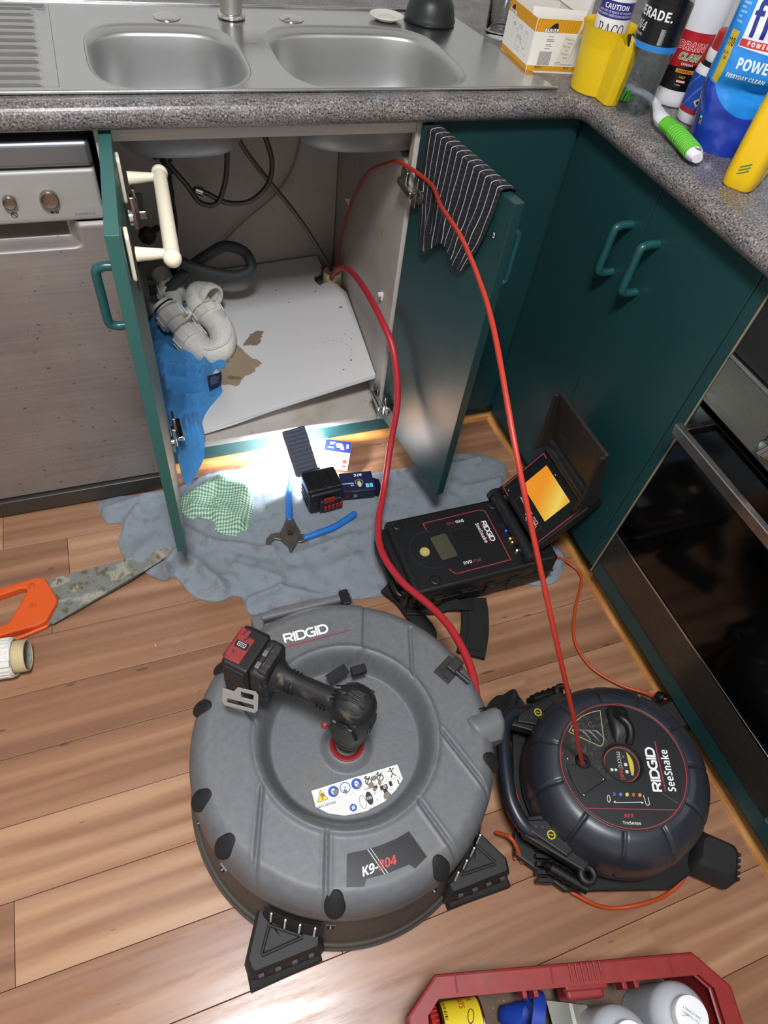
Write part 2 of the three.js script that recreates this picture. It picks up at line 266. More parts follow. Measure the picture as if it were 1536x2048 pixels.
for (const [x, z, lab] of [[-0.712, -0.387, 'domed steel tap hole cover behind the left sink bowl'], [-0.468, -0.393, 'domed steel tap hole cover right of the tap behind the right bowl']]) {
  const t = thing('tap_hole_cover', lab, 'tap hole cover', [x, CT + 0.003, z], 'tap hole covers on the sink');
  obj('cover_dome', lathe([[0, 0.008], [0.008, 0.0075], [0.018, 0.005], [0.024, 0.002], [0.0255, 0.0], [0, 0]]).translate(x, CT + 0.003, z), M.chrome, t);
}
{
  const t = thing('sink_tap', 'brushed steel mixer tap base standing behind the two bowls', 'tap', [-0.588, CT + 0.003, -0.395]);
  obj('tap_base', lathe([[0.0, 0], [0.026, 0], [0.027, 0.004], [0.025, 0.008], [0.0225, 0.01], [0, 0.01]]).translate(-0.588, CT + 0.003, -0.395), M.chrome, t);
  obj('tap_body', lathe([[0.021, 0.008], [0.0215, 0.02], [0.0215, 0.15], [0.019, 0.165], [0, 0.17]]).translate(-0.588, CT + 0.003, -0.395), M.brushed, t);
  obj('tap_lever', [tube([[-0.57, CT + 0.052, -0.395], [-0.54, CT + 0.05, -0.4], [-0.5, CT + 0.052, -0.41], [-0.475, CT + 0.056, -0.415]], 0.0085, 20, 12)], M.chrome, t);
  obj('spout', tube([[-0.588, CT + 0.165, -0.395], [-0.588, CT + 0.25, -0.39], [-0.585, CT + 0.29, -0.34], [-0.58, CT + 0.28, -0.26], [-0.58, CT + 0.25, -0.24]], 0.0115, 40, 14), M.chrome, t);
}
// ------------------------------------------------------------------ sink cabinet with its open doors
M.inner = mat(0xffffff, 0.6, { map: dataTex(512, 512, (u, v) => { const a = fbm(u * 5, v * 5, 3, 4), b = smooth(0.15, 0.4, fbm(u * 3, v * 3, 9, 4)), d = N(u * 70, v * 70, 5) > 0.62 ? 0.6 : 0; return [lerp(182 + 14 * a, 140, b * 0.5 + d), lerp(174 + 14 * a, 128, b * 0.55 + d), lerp(166 + 12 * a, 108, b * 0.6 + d)]; }) });
const dHandle = (a, b, n, off = 0.03, r = 0.0055) => { // D shaped pull handle from a to b standing off along n
  const A = V(...a), B = V(...b), O = V(...n).multiplyScalar(off), q = B.clone().sub(A).normalize().multiplyScalar(0.014), o1 = O.clone().multiplyScalar(0.55), e1 = O.clone().multiplyScalar(0.94);
  return tube([A, A.clone().add(o1), A.clone().add(e1).add(q.clone().multiplyScalar(0.35)), A.clone().add(O).add(q), A.clone().add(O).lerp(B.clone().add(O), 0.5), B.clone().add(O).sub(q), B.clone().add(e1).sub(q.clone().multiplyScalar(0.35)), B.clone().add(o1), B].map((p) => [p.x, p.y, p.z]), r, 60, 12);
};
const concealedHinge = (parent, x, y, z, s = 1) => { const h = obj('hinge', [span(x - 0.006 * s - 0.004, x - 0.006 * s + 0.004, y - 0.028, y + 0.028, z - 0.004, z + 0.012, 0.002), cyl(0.014, 0.014, 0.006, 0, 0, 0, 20).rotateZ(Math.PI / 2).translate(x - 0.003 * s, y, z + 0.022), span(x - 0.02 * s - 0.007, x - 0.02 * s + 0.007, y - 0.007, y + 0.007, z - 0.05, z + 0.018, 0.003), span(x - 0.012 * s - 0.003, x - 0.012 * s + 0.003, y - 0.02, y + 0.02, z - 0.062, z - 0.032, 0.002)], M.chrome, parent); return h; };
const CAB = thing('sink_cabinet', 'teal kitchen sink cabinet with both doors open and a cream interior', 'cabinet', [-0.6, 0.1, -0.4]);
{
  const c = CAB, zb = -0.735;
  obj('side_panel', uvBox(span(-0.883, -0.867, 0.108, CB - 0.002, zb, -0.032, 0.0008), 1.5), M.inner, c);
  const sp = slab([[0, 0.108], [0.705, 0.108], [0.705, CB - 0.002], [0.682, CB - 0.002], [0.679, 0.765], [0, 0.765]], 0.02, 0.0006).rotateY(-Math.PI / 2).translate(0.01, 0, 0); sp.applyMatrix4(new THREE.Matrix4().makeRotationY(-0.1214)); sp.translate(-0.238, 0, zb);
  obj('side_panel', uvBox(sp, 1.5), M.inner, c);
  obj('back_panel', uvBox(span(-0.867, -0.24, 0.108, CB - 0.002, zb - 0.008, zb - 0.001, 0.0008), 1.5, 0.3, 0.2), M.inner, c);
  obj('bottom_panel', uvBox(flat([[-0.867, -0.034], [-0.3245, -0.034], [-0.2395, zb], [-0.867, zb]], 0.108, 0.126, 0.0008), 1.5), M.inner, c);
  obj('front_rail', span(-0.867, -0.325, 0.838, CB - 0.001, -0.044, -0.033, 0.0008), M.inner, c);
  // left door, seen nearly edge on
  const dA = [-0.866, -0.028], dB = [-0.884, 0.288];
  const door = (a, b, y0, y1, th) => { const L = Math.hypot(b[0] - a[0], b[1] - a[1]), ang = Math.atan2(b[0] - a[0], b[1] - a[1]); return at(box(th, y1 - y0, L, 0, 0, 0, 0.0012), (a[0] + b[0]) / 2, (y0 + y1) / 2, (a[1] + b[1]) / 2, 0, ang, 0); };
  const d1 = obj('door', door(dA, dB, 0.135, 0.858, 0.0195), M.tealEdge, c, 'teal left cabinet door swung open edge on');
  obj('handle', dHandle([-0.893, 0.79, 0.247], [-0.893, 0.69, 0.247], [-1, 0, -0.05], 0.024, 0.0068), M.tealHandle, d1);
  const rail = [obj('towel_rail', merge([rod([-0.845, 0.795, 0.0], [-0.797, 0.795, 0.0], 0.0105, 0.006), rod([-0.858, 0.795, 0.23], [-0.81, 0.795, 0.235], 0.0105, 0.006), tube([[-0.793, 0.795, -0.01], [-0.809, 0.795, 0.245]], 0.0115, 10, 18), at(slab(rounded(0.03, 0.075, 0.008), 0.006, 0.002), -0.855, 0.795, 0.0, 0, Math.PI / 2), at(slab(rounded(0.03, 0.075, 0.008), 0.006, 0.002), -0.866, 0.795, 0.23, 0, Math.PI / 2), new THREE.SphereGeometry(0.0135, 18, 12).translate(-0.7926, 0.795, -0.012), new THREE.SphereGeometry(0.0135, 18, 12).translate(-0.8095, 0.795, 0.248)]), M.cream, d1, 'cream plastic towel rail')];
  concealedHinge(d1, -0.852, 0.74, 0.0, -1); concealedHinge(d1, -0.856, 0.2, 0.0, -1);
  obj('latch_plate', span(-0.8625, -0.86, 0.655, 0.735, 0.085, 0.105, 0.0005), M.brass, d1);
  // right door, its inner face to the camera
  const eA = [-0.309, -0.026], eB = [-0.268, 0.277];
  const d2 = obj('door', door(eA, eB, 0.135, 0.858, 0.0195), M.teal, c, 'teal right cabinet door swung open with its inner face showing');
  concealedHinge(d2, -0.317, 0.745, 0.0, 1); concealedHinge(d2, -0.317, 0.195, 0.0, 1);
  for (const [y, z] of [[0.79, 0.247], [0.7, 0.245]]) obj('screw', lathe([[0, 0.003], [0.003, 0.0026], [0.0052, 0.001], [0.0055, 0], [0, 0]], 16).rotateZ(Math.PI / 2).translate(-0.283, y, z), M.chrome, d2);
  obj('handle', dHandle([-0.262, 0.79, 0.245], [-0.262, 0.69, 0.245], [1, 0, -0.1], 0.03, 0.0068), M.tealHandle, d2);
  for (const [x, y, z] of [[-0.313, 0.44, -0.118], [-0.26, 0.45, -0.554]]) obj('shelf_pin', [box(0.014, 0.008, 0.01, x - 0.006, y, z, 0.0015), box(0.004, 0.016, 0.008, x - 0.003, y - 0.008, z, 0.001)], M.white, c);
}
// loose white board on the cabinet floor, its front right corner propped up
{
  const P = [[-0.319, 0.178, -0.088], [-0.294, 0.17, -0.3], [-0.272, 0.166, -0.487], [-0.276, 0.166, -0.505], [-0.28, 0.1655, -0.515], [-0.285, 0.165, -0.54], [-0.3, 0.1645, -0.557], [-0.322, 0.164, -0.56], [-0.338, 0.1635, -0.55], [-0.345, 0.1632, -0.575], [-0.34, 0.163, -0.615], [-0.31, 0.163, -0.63], [-0.3, 0.163, -0.66], [-0.3, 0.163, -0.72], [-0.86, 0.13, -0.72], [-0.86, 0.13, -0.048], [-0.812, 0.13, -0.05], [-0.7, 0.13, -0.058], [-0.6, 0.13, -0.069], [-0.5, 0.13, -0.076], [-0.4, 0.13, -0.083]];
  const t = thing('shelf_board', 'loose white melamine board lying tilted on the cabinet floor, torn by the trap', 'shelf board', [-0.55, 0.128, -0.35]);
  const hy = (x, z) => { const f = clamp((x + 0.812) / 0.53), t = clamp((-z - 0.08) / 0.6); return 0.1345 + f * (0.083 - 0.045 * t) + 0.006 * t; };
  const g = flat(P.map((p) => [p[0], p[2]]), 0, 0.014, 0.0008); const pp = g.attributes.position; for (let i = 0; i < pp.count; i++) pp.setY(i, pp.getY(i) - 0.0 + hy(pp.getX(i), pp.getZ(i)) - 0.006);
  const tears = [[[-0.655, -0.36], [-0.64, -0.352], [-0.605, -0.27], [-0.583, -0.242], [-0.606, -0.232], [-0.612, -0.216], [-0.637, -0.208], [-0.65, -0.196], [-0.668, -0.176], [-0.69, -0.19], [-0.705, -0.196], [-0.706, -0.225], [-0.7, -0.3]], [[-0.624, -0.33], [-0.606, -0.352], [-0.587, -0.378], [-0.562, -0.384], [-0.55, -0.374], [-0.562, -0.36], [-0.568, -0.338], [-0.585, -0.32], [-0.6, -0.33]]];
  const BU = (x, z) => [(x + 0.87) / 0.64, 1 - (z + 0.73) / 0.7];
  const px = (x, z, w, h) => [(x + 0.87) / 0.64 * w, (z + 0.73) / 0.7 * h];
  const tex = canvasTex(1024, 1120, (c, w, h) => {
    const R = rng(3); c.fillStyle = '#d9d8d6'; c.fillRect(0, 0, w, h);
    tears.forEach((q, k) => { c.fillStyle = ['#9f8d75', '#8d7a6b'][k]; c.beginPath(); q.forEach(([x, z], i) => { const [a, b] = px(x, z, w, h); const n = 6; c.lineTo(a + (R() - 0.5) * n, b + (R() - 0.5) * n); const [x2, z2] = q[(i + 1) % q.length]; const [a2, b2] = px(x2, z2, w, h); for (let s = 1; s < 5; s++) c.lineTo(lerp(a, a2, s / 5) + (R() - 0.5) * n * 1.6, lerp(b, b2, s / 5) + (R() - 0.5) * n * 1.6); }); c.closePath(); c.fill(); });
    c.fillStyle = '#7b6a55'; for (const [x, z, r] of [[-0.66, -0.205, 10], [-0.675, -0.212, 12], [-0.66, -0.295, 7], [-0.69, -0.26, 8], [-0.675, -0.28, 9]]) { const [a, b] = px(x, z, w, h); c.beginPath(); c.ellipse(a, b, r * 1.5, r, 0.6, 0, 7); c.fill(); }
    c.strokeStyle = 'rgba(70,62,55,.55)'; c.lineWidth = 2; for (let i = 0; i < 20; i++) { const [a, b] = px(-0.42 + R() * 0.02, -0.25, w, h); }
    const [ca, cb] = px(-0.4, -0.22, w, h); c.setLineDash([14, 9, 4, 12]); c.beginPath(); c.ellipse(ca, cb, 88, 92, 0, -1.7, 0.9); c.stroke(); c.beginPath(); c.ellipse(...px(-0.5, -0.55, w, h), 40, 22, 0.2, 0, 7); c.strokeStyle = 'rgba(90,80,70,.3)'; c.stroke(); c.setLineDash([]);
    c.fillStyle = '#2b2723'; for (const [x, z, r] of [[-0.62, -0.62, 5], [-0.47, -0.56, 4], [-0.45, -0.49, 4], [-0.36, -0.52, 4], [-0.31, -0.42, 6], [-0.315, -0.42, 4], [-0.36, -0.17, 5], [-0.39, -0.14, 4], [-0.34, -0.29, 3], [-0.33, -0.26, 3]]) { const [a, b] = px(x, z, w, h); c.beginPath(); c.ellipse(a, b, r, r * 0.7, R() * 3, 0, 7); c.fill(); }
    for (let i = 0; i < 160; i++) { c.fillStyle = `rgba(${90 + R() * 60},${80 + R() * 50},${60 + R() * 40},${R() * 0.5})`; c.fillRect(R() * w, R() * h, 1 + R() * 3, 1 + R() * 3); }
  });
  const gg = prep(g), u = gg.attributes.uv, q = gg.attributes.position; for (let i = 0; i < q.count; i++) u.setXY(i, ...BU(q.getX(i), q.getZ(i)));
  obj('board', gg, mat(0xffffff, 0.5, { map: tex }), t);
}
// ------------------------------------------------------------------ corner and right-hand base cabinets
{
  const c = thing('corner_cabinet', 'dark teal fixed corner panel behind the open right door', 'cabinet', [-0.13, 0.1, -0.2]);
  obj('fixed_panel', span(-0.292, 0.029, 0.09, 0.858, -0.049, -0.031, 0.001), M.teal, c);
  obj('carcass', span(-0.2, 0.029, 0.105, 0.7, -0.7, -0.05, 0.001), M.teal, c);
  obj('corner_post', span(0.0335, 0.0485, 0.09, 0.858, -0.052, -0.0365, 0.0006), M.teal, c);
  const b = thing('base_cabinet', 'dark teal two-door base cabinet under the right-hand worktop', 'cabinet', [0.3, 0.1, 0.25]);
  obj('carcass', span(0.049, 0.6, 0.105, 0.855, -0.048, 0.545, 0.001), M.teal, b);
  const d1 = obj('door', span(0.031, 0.049, 0.09, 0.858, -0.028, 0.2495, 0.001), M.teal, b); obj('handle', dHandle([0.03, 0.768, 0.214], [0.03, 0.67, 0.214], [-1, 0, 0], 0.034, 0.008), M.tealHandle, d1);
  const d2 = obj('door', span(0.031, 0.049, 0.09, 0.858, 0.2515, 0.52, 0.001), M.teal, b); obj('handle', dHandle([0.03, 0.775, 0.296], [0.03, 0.677, 0.296], [-1, 0, 0], 0.034, 0.008), M.tealHandle, d2);
  obj('end_panel', span(0.031, 0.6, 0.09, 0.858, 0.522, 0.546, 0.001), M.teal, b);
  obj('edge_strip', span(0.0302, 0.034, 0.075, 0.858, 0.5462, 0.549, 0.0004), mat(0x8c8068, 0.5), b);
}
// ------------------------------------------------------------------ dishwasher
{
  const t = thing('dishwasher', 'stainless steel dishwasher with round knobs left of the sink cabinet', 'dishwasher', [-1.19, 0, -0.3]);
  const xr = -0.893, xl = -1.49, zf = -0.022;
  obj('dishwasher_case', span(xl, xr, 0.05, 0.855, -0.6, zf - 0.03, 0.002), M.blackMatte, t);
  obj('top_strip', span(xl, xr, 0.806, 0.846, zf - 0.03, zf + 0.002, 0.008), mat(0x8f9298, 0.35, { metalness: 0.85 }), t);
  const cp = obj('control_panel', span(xl, xr, 0.716, 0.802, zf - 0.03, zf, 0.006), mat(0xa9a8a2, 0.55, { metalness: 0.4 }), t);
  for (const [x, y, r] of [[-0.973, 0.758, 0.0145], [-1.033, 0.757, 0.0105], [-1.12, 0.757, 0.0105], [-1.2, 0.757, 0.0105]]) obj('button', lathe([[r, 0], [r, 0.009], [r * 0.93, 0.0105], [r * 0.85, 0.0098], [r * 0.3, 0.009], [0, 0.009]], 32).rotateX(Math.PI / 2).translate(x, y, zf), mat(0x9a9690, 0.22, { metalness: 1 }), cp);
  obj('symbol_print', decal([-1.06, 0.724, zf + 0.0002], [-0.895, 0.724, zf + 0.0002], [-0.895, 0.742, zf + 0.0002], [-1.06, 0.742, zf + 0.0002], 0.0004), printed(660, 72, (c, w, h) => { c.fillStyle = '#a9a8a2'; c.fillRect(0, 0, w, h); c.fillStyle = '#26251f'; c.beginPath(); c.moveTo(335, 18); c.lineTo(358, 30); c.lineTo(335, 42); c.fill(); c.fillRect(364, 18, 6, 24); c.fillRect(376, 18, 6, 24); c.lineWidth = 5; c.strokeStyle = '#26251f'; c.beginPath(); c.arc(110, 36, 17, 0, 6.3); c.moveTo(98, 24); c.lineTo(122, 48); c.stroke(); c.fillStyle = '#3c3b35'; c.font = '22px sans-serif'; c.fillText('ECOSPACE 42', 480, 62); }, 0.55, { metalness: 0.4 }), cp);
  // door with a scooped finger pull under the control panel
  const pull = (x) => smooth(-0.938, -0.958, x);
  M.dwDoor = mat(0xffffff, 0.52, { metalness: 0.62, map: dataTex(512, 512, (u, v) => { const a = fbm(u * 3, v * 120, 3, 3), b = fbm(u * 5, v * 5, 7, 4), s = N(u * 60, v * 90, 2) > 0.58 ? -40 : 0; return [156 + 16 * a + 22 * b + s, 149 + 16 * a + 22 * b + s, 146 + 16 * a + 20 * b + s]; }), bumpMap: scratchTex, bumpScale: 0.00008 });
  obj('dishwasher_door', [uvBox(surf((u, v) => { const x = lerp(xl, xr, u), y = lerp(0.06, 0.713, v); const k = pull(x) * smooth(0.668, 0.676, y); return [x, y, zf - 0.03 * k * (1 - 0.0 * y) - 0.004 * smooth(0.705, 0.713, y)]; }, 220, 260), 1.4), uvBox(span(xl, xr, 0.06, 0.66, zf - 0.028, zf - 0.004, 0.001), 1.4), span(xr - 0.001, xr, 0.06, 0.713, zf - 0.03, zf, 0)], M.dwDoor, t);
  obj('kick_plate', span(xl, xr, 0.008, 0.054, -0.06, -0.012, 0.002), mat(0x5e5b58, 0.45, { metalness: 0.8 }), t);
}
// ------------------------------------------------------------------ oven
{
  const t = thing('oven', 'black glass built-in oven with steel handle at the right edge', 'oven', [0.3, 0.1, 0.86]);
  const z0 = 0.552, z1 = 1.148;
  obj('oven_case', span(0.05, 0.6, 0.105, 0.855, z0 + 0.004, z1, 0.002), M.blackMatte, t);
  obj('top_fascia', span(0.03, 0.05, 0.732, 0.858, z0, z1, 0.002), M.blackMatte, t);
  const cp = obj('control_panel', span(0.026, 0.05, 0.63, 0.724, z0, z1, 0.002), mat(0x77766f, 0.42, { metalness: 0.7, roughnessMap: grubby }), t);
  obj('panel_edge', span(0.024, 0.05, 0.724, 0.731, z0, z1, 0.001), M.steel, t);
  for (const z of [0.715, 0.85, 0.985]) obj('knob', [lathe([[0.024, 0], [0.024, 0.004], [0.018, 0.006], [0.0165, 0.024], [0.014, 0.026], [0, 0.026]], 32).rotateZ(Math.PI / 2).translate(0.026, 0.675, z), at(box(0.012, 0.036, 0.01, 0, 0, 0, 0.003), 0.004, 0.675, z, 0.3)], M.chrome, cp);
  const d = obj('oven_door', [span(0.03, 0.05, 0.236, 0.616, z0, z1, 0.0015)], mat(0x040404, 0.16, { roughnessMap: grubby }), t);
  obj('handle', [at(box(0.012, 0.026, 0.57, 0, 0, 0, 0.002), -0.016, 0.585, z0 + 0.3, 0, 0, 0.2), span(-0.012, 0.03, 0.576, 0.596, z0 + 0.022, z0 + 0.034, 0.002), span(-0.012, 0.03, 0.576, 0.596, z1 - 0.04, z1 - 0.028, 0.002)], M.steel, d);
  obj('lower_panel', span(0.03, 0.05, 0.126, 0.229, z0, z1, 0.0015), mat(0x55504a, 0.42, { metalness: 0.75, roughnessMap: grubby }), t);
  obj('bright_strip', span(0.0285, 0.05, 0.2295, 0.2345, z0, z1, 0.0005), M.chrome, t);
  const f = obj('lower_filler', span(0.033, 0.05, 0.075, 0.122, z0, 2.4, 0.001), M.teal); tag(f, 'narrow dark teal filler strip below the oven', 'filler strip');
}
// ------------------------------------------------------------------ plumbing in the sink cabinet
const ringPath = (pts) => curve(pts);
M.pvc = mat(0xffffff, 0.5, { map: dirtyMap(226, 224, 217, 176, 166, 144, 0.28, 3, 6) });
M.pvcCut = mat(0xd9cf9e, 0.55);
M.hoseGrey = mat(0x3d4243, 0.6);
M.braid = mat(0xffffff, 0.4, { metalness: 0.7, map: dataTex(64, 64, (u, v) => { const a = Math.sin((u * 8 + v * 8) * Math.PI * 2) * Math.sin((u * 8 - v * 8) * Math.PI * 2); return [98 + 44 * a, 94 + 44 * a, 90 + 42 * a]; }) });
M.braid.map.repeat.set(26, 2);
const pipe = (pts, ro, ri, seg = 40) => { const c = curve(pts); const a = new THREE.TubeGeometry(c, seg, ro, 28, false), b = new THREE.TubeGeometry(c, seg, ri, 28, false); const rims = [0, 1].map((t) => { const p = c.getPoint(t), d = c.getTangent(t); const g = new THREE.RingGeometry(ri, ro, 28); g.applyQuaternion(new THREE.Quaternion().setFromUnitVectors(V(0, 0, 1), d)); return g.translate(p.x, p.y, p.z); }); return merge([a, b, ...rims]); };
const nut = (a, b, r, ri) => { // union nut with grip ribs between a and b
  const L = V(...a).distanceTo(V(...b)); const ribs = []; for (let i = 0; i < 12; i++) { const t = i / 12 * Math.PI * 2; ribs.push(box(0.006, L * 0.85, 0.005, 0, L * 0.42, 0, 0.001).translate(0, 0, r).rotateY(t)); }
  return along(merge([lathe([[ri, 0], [r * 0.97, 0], [r, 0.002], [r, L * 0.75], [r * 0.94, L * 0.85], [r * 0.93, L], [ri, L], [ri, 0]], 32), ...ribs]), a, b);
};
{
  const t = thing('waste_trap', 'dismantled white plastic sink trap lying on the blue towel', 'pipe trap', [-0.73, 0.16, -0.4]);
  obj('trap_inlet', pipe([[-0.812, 0.243, -0.462], [-0.797, 0.225, -0.44], [-0.77, 0.203, -0.385], [-0.758, 0.196, -0.362]], 0.0265, 0.0235), M.pvc, t);
  obj('inlet_rim', along(lathe([[0.0225, 0], [0.029, 0], [0.029, 0.006], [0.0275, 0.007], [0.0275, 0.012], [0.029, 0.013], [0.029, 0.018], [0.0225, 0.018], [0.0225, 0]], 36), [-0.799, 0.229, -0.446], [-0.812, 0.245, -0.464]), M.pvc, t);
  obj('seal_ring', along(new THREE.TorusGeometry(0.0285, 0.0022, 10, 36).rotateX(Math.PI / 2), [-0.805, 0.2375, -0.4545], [-0.812, 0.245, -0.464]), M.black, t, 'black rubber sealing ring');
  obj('union_nut', nut([-0.782, 0.212, -0.412], [-0.798, 0.228, -0.444], 0.0385, 0.025), M.pvc, t);
  obj('union_nut', nut([-0.748, 0.192, -0.34], [-0.766, 0.202, -0.378], 0.042, 0.025), M.pvc, t);
  obj('trap_bend', pipe([[-0.762, 0.199, -0.37], [-0.742, 0.189, -0.333], [-0.715, 0.183, -0.306], [-0.684, 0.188, -0.312], [-0.67, 0.197, -0.345], [-0.673, 0.206, -0.385], [-0.69, 0.215, -0.425], [-0.7, 0.222, -0.445]], 0.0355, 0.03, 60), M.pvc, t);
  obj('bend_seam', tube([[-0.742, 0.206, -0.302], [-0.715, 0.212, -0.281], [-0.672, 0.218, -0.292], [-0.648, 0.226, -0.335], [-0.65, 0.236, -0.38]], 0.0025, 30, 8), M.pvc, t);
  obj('union_nut', nut([-0.69, 0.212, -0.415], [-0.698, 0.222, -0.44], 0.042, 0.026), M.pvc, t);
  obj('outlet_elbow', pipe([[-0.695, 0.218, -0.43], [-0.712, 0.232, -0.462], [-0.708, 0.246, -0.482], [-0.688, 0.252, -0.472], [-0.672, 0.252, -0.447]], 0.033, 0.0285, 40), M.pvc, t);
  obj('elbow_socket', along(lathe([[0.0285, 0], [0.035, 0], [0.0365, 0.002], [0.0365, 0.022], [0.0305, 0.022], [0.0285, 0]], 36), [-0.684, 0.252, -0.466], [-0.671, 0.252, -0.445]), M.pvc, t);
  obj('side_branch', pipe([[-0.79, 0.222, -0.44], [-0.775, 0.222, -0.5], [-0.775, 0.23, -0.545], [-0.795, 0.245, -0.6]], 0.0255, 0.022), M.pvc, t);
  obj('union_nut', nut([-0.776, 0.224, -0.515], [-0.777, 0.23, -0.55], 0.037, 0.024), M.pvc, t);
  obj('side_cap', along(lathe([[0, 0], [0.031, 0], [0.031, 0.022], [0.026, 0.026], [0, 0.026]], 32), [-0.752, 0.2, -0.46], [-0.735, 0.192, -0.44]), M.pvc, t);
}
{
  const t = thing('drain_stub', 'cream plastic drain pipe stub with red cables going in', 'pipe', [-0.288, 0.12, -0.585]);
  obj('pipe_socket', lathe([[0.0255, 0.0], [0.0285, 0.0], [0.0285, 0.083], [0.0265, 0.086], [0.0255, 0.085], [0.0252, 0.01]], 40).translate(-0.288, 0.126, -0.585), M.pvcCut, t);
}
const hose = (name, label, cat, pts, r, m, ends) => { const t = thing(name, label, cat, pts[0]); obj('hose_tube', tube(pts, r, 90, 14), m, t); for (const [i, r2, l] of ends || []) { const a = pts[i], b = pts[i === 0 ? 1 : i - 1]; const d = V(...b).sub(V(...a)).normalize().multiplyScalar(l); obj('hose_ferrule', rod(a, [a[0] + d.x, a[1] + d.y, a[2] + d.z], r2, r2), M.chrome, t); } return t; };
hose('dishwasher_hose', 'thick dark grey drain hose looping across the back of the cabinet', 'hose', [[-0.85, 0.3, -0.42], [-0.845, 0.35, -0.47], [-0.8, 0.363, -0.5], [-0.7, 0.335, -0.46], [-0.6, 0.312, -0.45], [-0.562, 0.325, -0.46], [-0.57, 0.352, -0.49], [-0.62, 0.37, -0.5], [-0.67, 0.355, -0.49], [-0.72, 0.315, -0.5], [-0.78, 0.25, -0.52], [-0.83, 0.22, -0.56]], 0.0145, M.hoseGrey);
hose('supply_hose', 'braided tap hose hanging in a deep loop nearer the left', 'hose', [[-0.7, 0.6, -0.585], [-0.735, 0.565, -0.575], [-0.725, 0.548, -0.565], [-0.698, 0.515, -0.55], [-0.667, 0.468, -0.545], [-0.63, 0.462, -0.545], [-0.602, 0.51, -0.55], [-0.588, 0.6, -0.555], [-0.586, 0.72, -0.56], [-0.588, 0.86, -0.5]], 0.0065, M.braid, [[0, 0.009, 0.02]]);
hose('supply_hose', 'braided tap hose sweeping from the middle loop up to the right', 'hose', [[-0.676, 0.496, -0.56], [-0.65, 0.486, -0.558], [-0.6, 0.462, -0.55], [-0.54, 0.462, -0.55], [-0.49, 0.505, -0.55], [-0.478, 0.56, -0.55], [-0.5, 0.64, -0.55], [-0.55, 0.8, -0.53], [-0.57, 0.86, -0.5]], 0.0065, M.braid, [[0, 0.012, 0.018]]);
hose('drain_wand', 'straight grey metal tube leaning down into the drain stub', 'tube', [[-0.575, 0.7, -0.52], [-0.546, 0.587, -0.6], [-0.388, 0.373, -0.6], [-0.285, 0.205, -0.6]], 0.0062, mat(0x6d6964, 0.4, { metalness: 0.6 }));
hose('wall_cable', 'thin white cable running along the cabinet back panel', 'cable', [[-0.34, 0.62, -0.7], [-0.352, 0.56, -0.72], [-0.38, 0.46, -0.72], [-0.43, 0.39, -0.72], [-0.52, 0.32, -0.72], [-0.61, 0.237, -0.72], [-0.68, 0.17, -0.7]], 0.0028, mat(0x9a8f85, 0.6));
{
  const t = thing('isolation_valve', 'dark brass water valve and flexible line at the cabinet back left', 'valve', [-0.745, 0.3, -0.6]);
  obj('valve_body', [lathe([[0, 0], [0.013, 0], [0.013, 0.03], [0.017, 0.032], [0.017, 0.05], [0.012, 0.052], [0.012, 0.07], [0, 0.07]], 6).translate(-0.735, 0.52, -0.6)], mat(0x39443c, 0.5, { metalness: 0.5 }), t);
  obj('valve_handle', at(box(0.05, 0.016, 0.012, 0, 0, 0, 0.004), -0.742, 0.575, -0.585, 0, 0.3, 0.15), mat(0x2c3830, 0.5), t);
  obj('valve_line', tube([[-0.735, 0.52, -0.6], [-0.737, 0.45, -0.6], [-0.735, 0.4, -0.605], [-0.742, 0.35, -0.6], [-0.75, 0.29, -0.6], [-0.755, 0.24, -0.6]], 0.0095, 40, 12), mat(0x2e2a26, 0.5, { metalness: 0.5 }), t);
  for (const y of [0.46, 0.42, 0.36, 0.31]) obj('line_coupling', cyl(0.0125, 0.0125, 0.016, -0.737 - (0.46 - y) * 0.09, y, -0.601, 6), mat(0x3a2f27, 0.4, { metalness: 0.7 }), t);
  obj('stop_tap', [lathe([[0, 0], [0.02, 0], [0.024, 0.004], [0.02, 0.016], [0, 0.018]], 8).rotateX(1.2).translate(-0.81, 0.36, -0.6), rod([-0.81, 0.36, -0.6], [-0.78, 0.345, -0.66], 0.009)], mat(0x171b15, 0.5), t);
}

// ------------------------------------------------------------------ cloths
const terry = (r, g, b, dr, dg, db, am) => mat(0xffffff, 0.95, { sheen: 0.35, sheenColor: new THREE.Color(0.5, 0.5, 0.5), sheenRoughness: 0.7, map: dataTex(512, 512, (u, v) => { const n = fbm(u * 120, v * 120, 2, 2), p = smooth(0.05, 0.4, fbm(u * 5, v * 5, 6, 5)), e = 1 + 0.2 * n; const t = p * am; return [lerp(r, dr, t) * e, lerp(g, dg, t) * e, lerp(b, db, t) * e]; }), bumpMap: fineNoise, bumpScale: 0.004 });
M.greyTerry = terry(134, 143, 151, 114, 108, 100, 0.6); M.greyTerry.map.repeat.set(2, 2); M.greyTerry.bumpMap = rep(fineNoise, 5, 5);
M.blueTerry = terry(78, 156, 222, 52, 122, 194, 0.4); M.blueTerry.map.repeat.set(3, 3); M.blueTerry.bumpMap = rep(fineNoise, 8, 8);
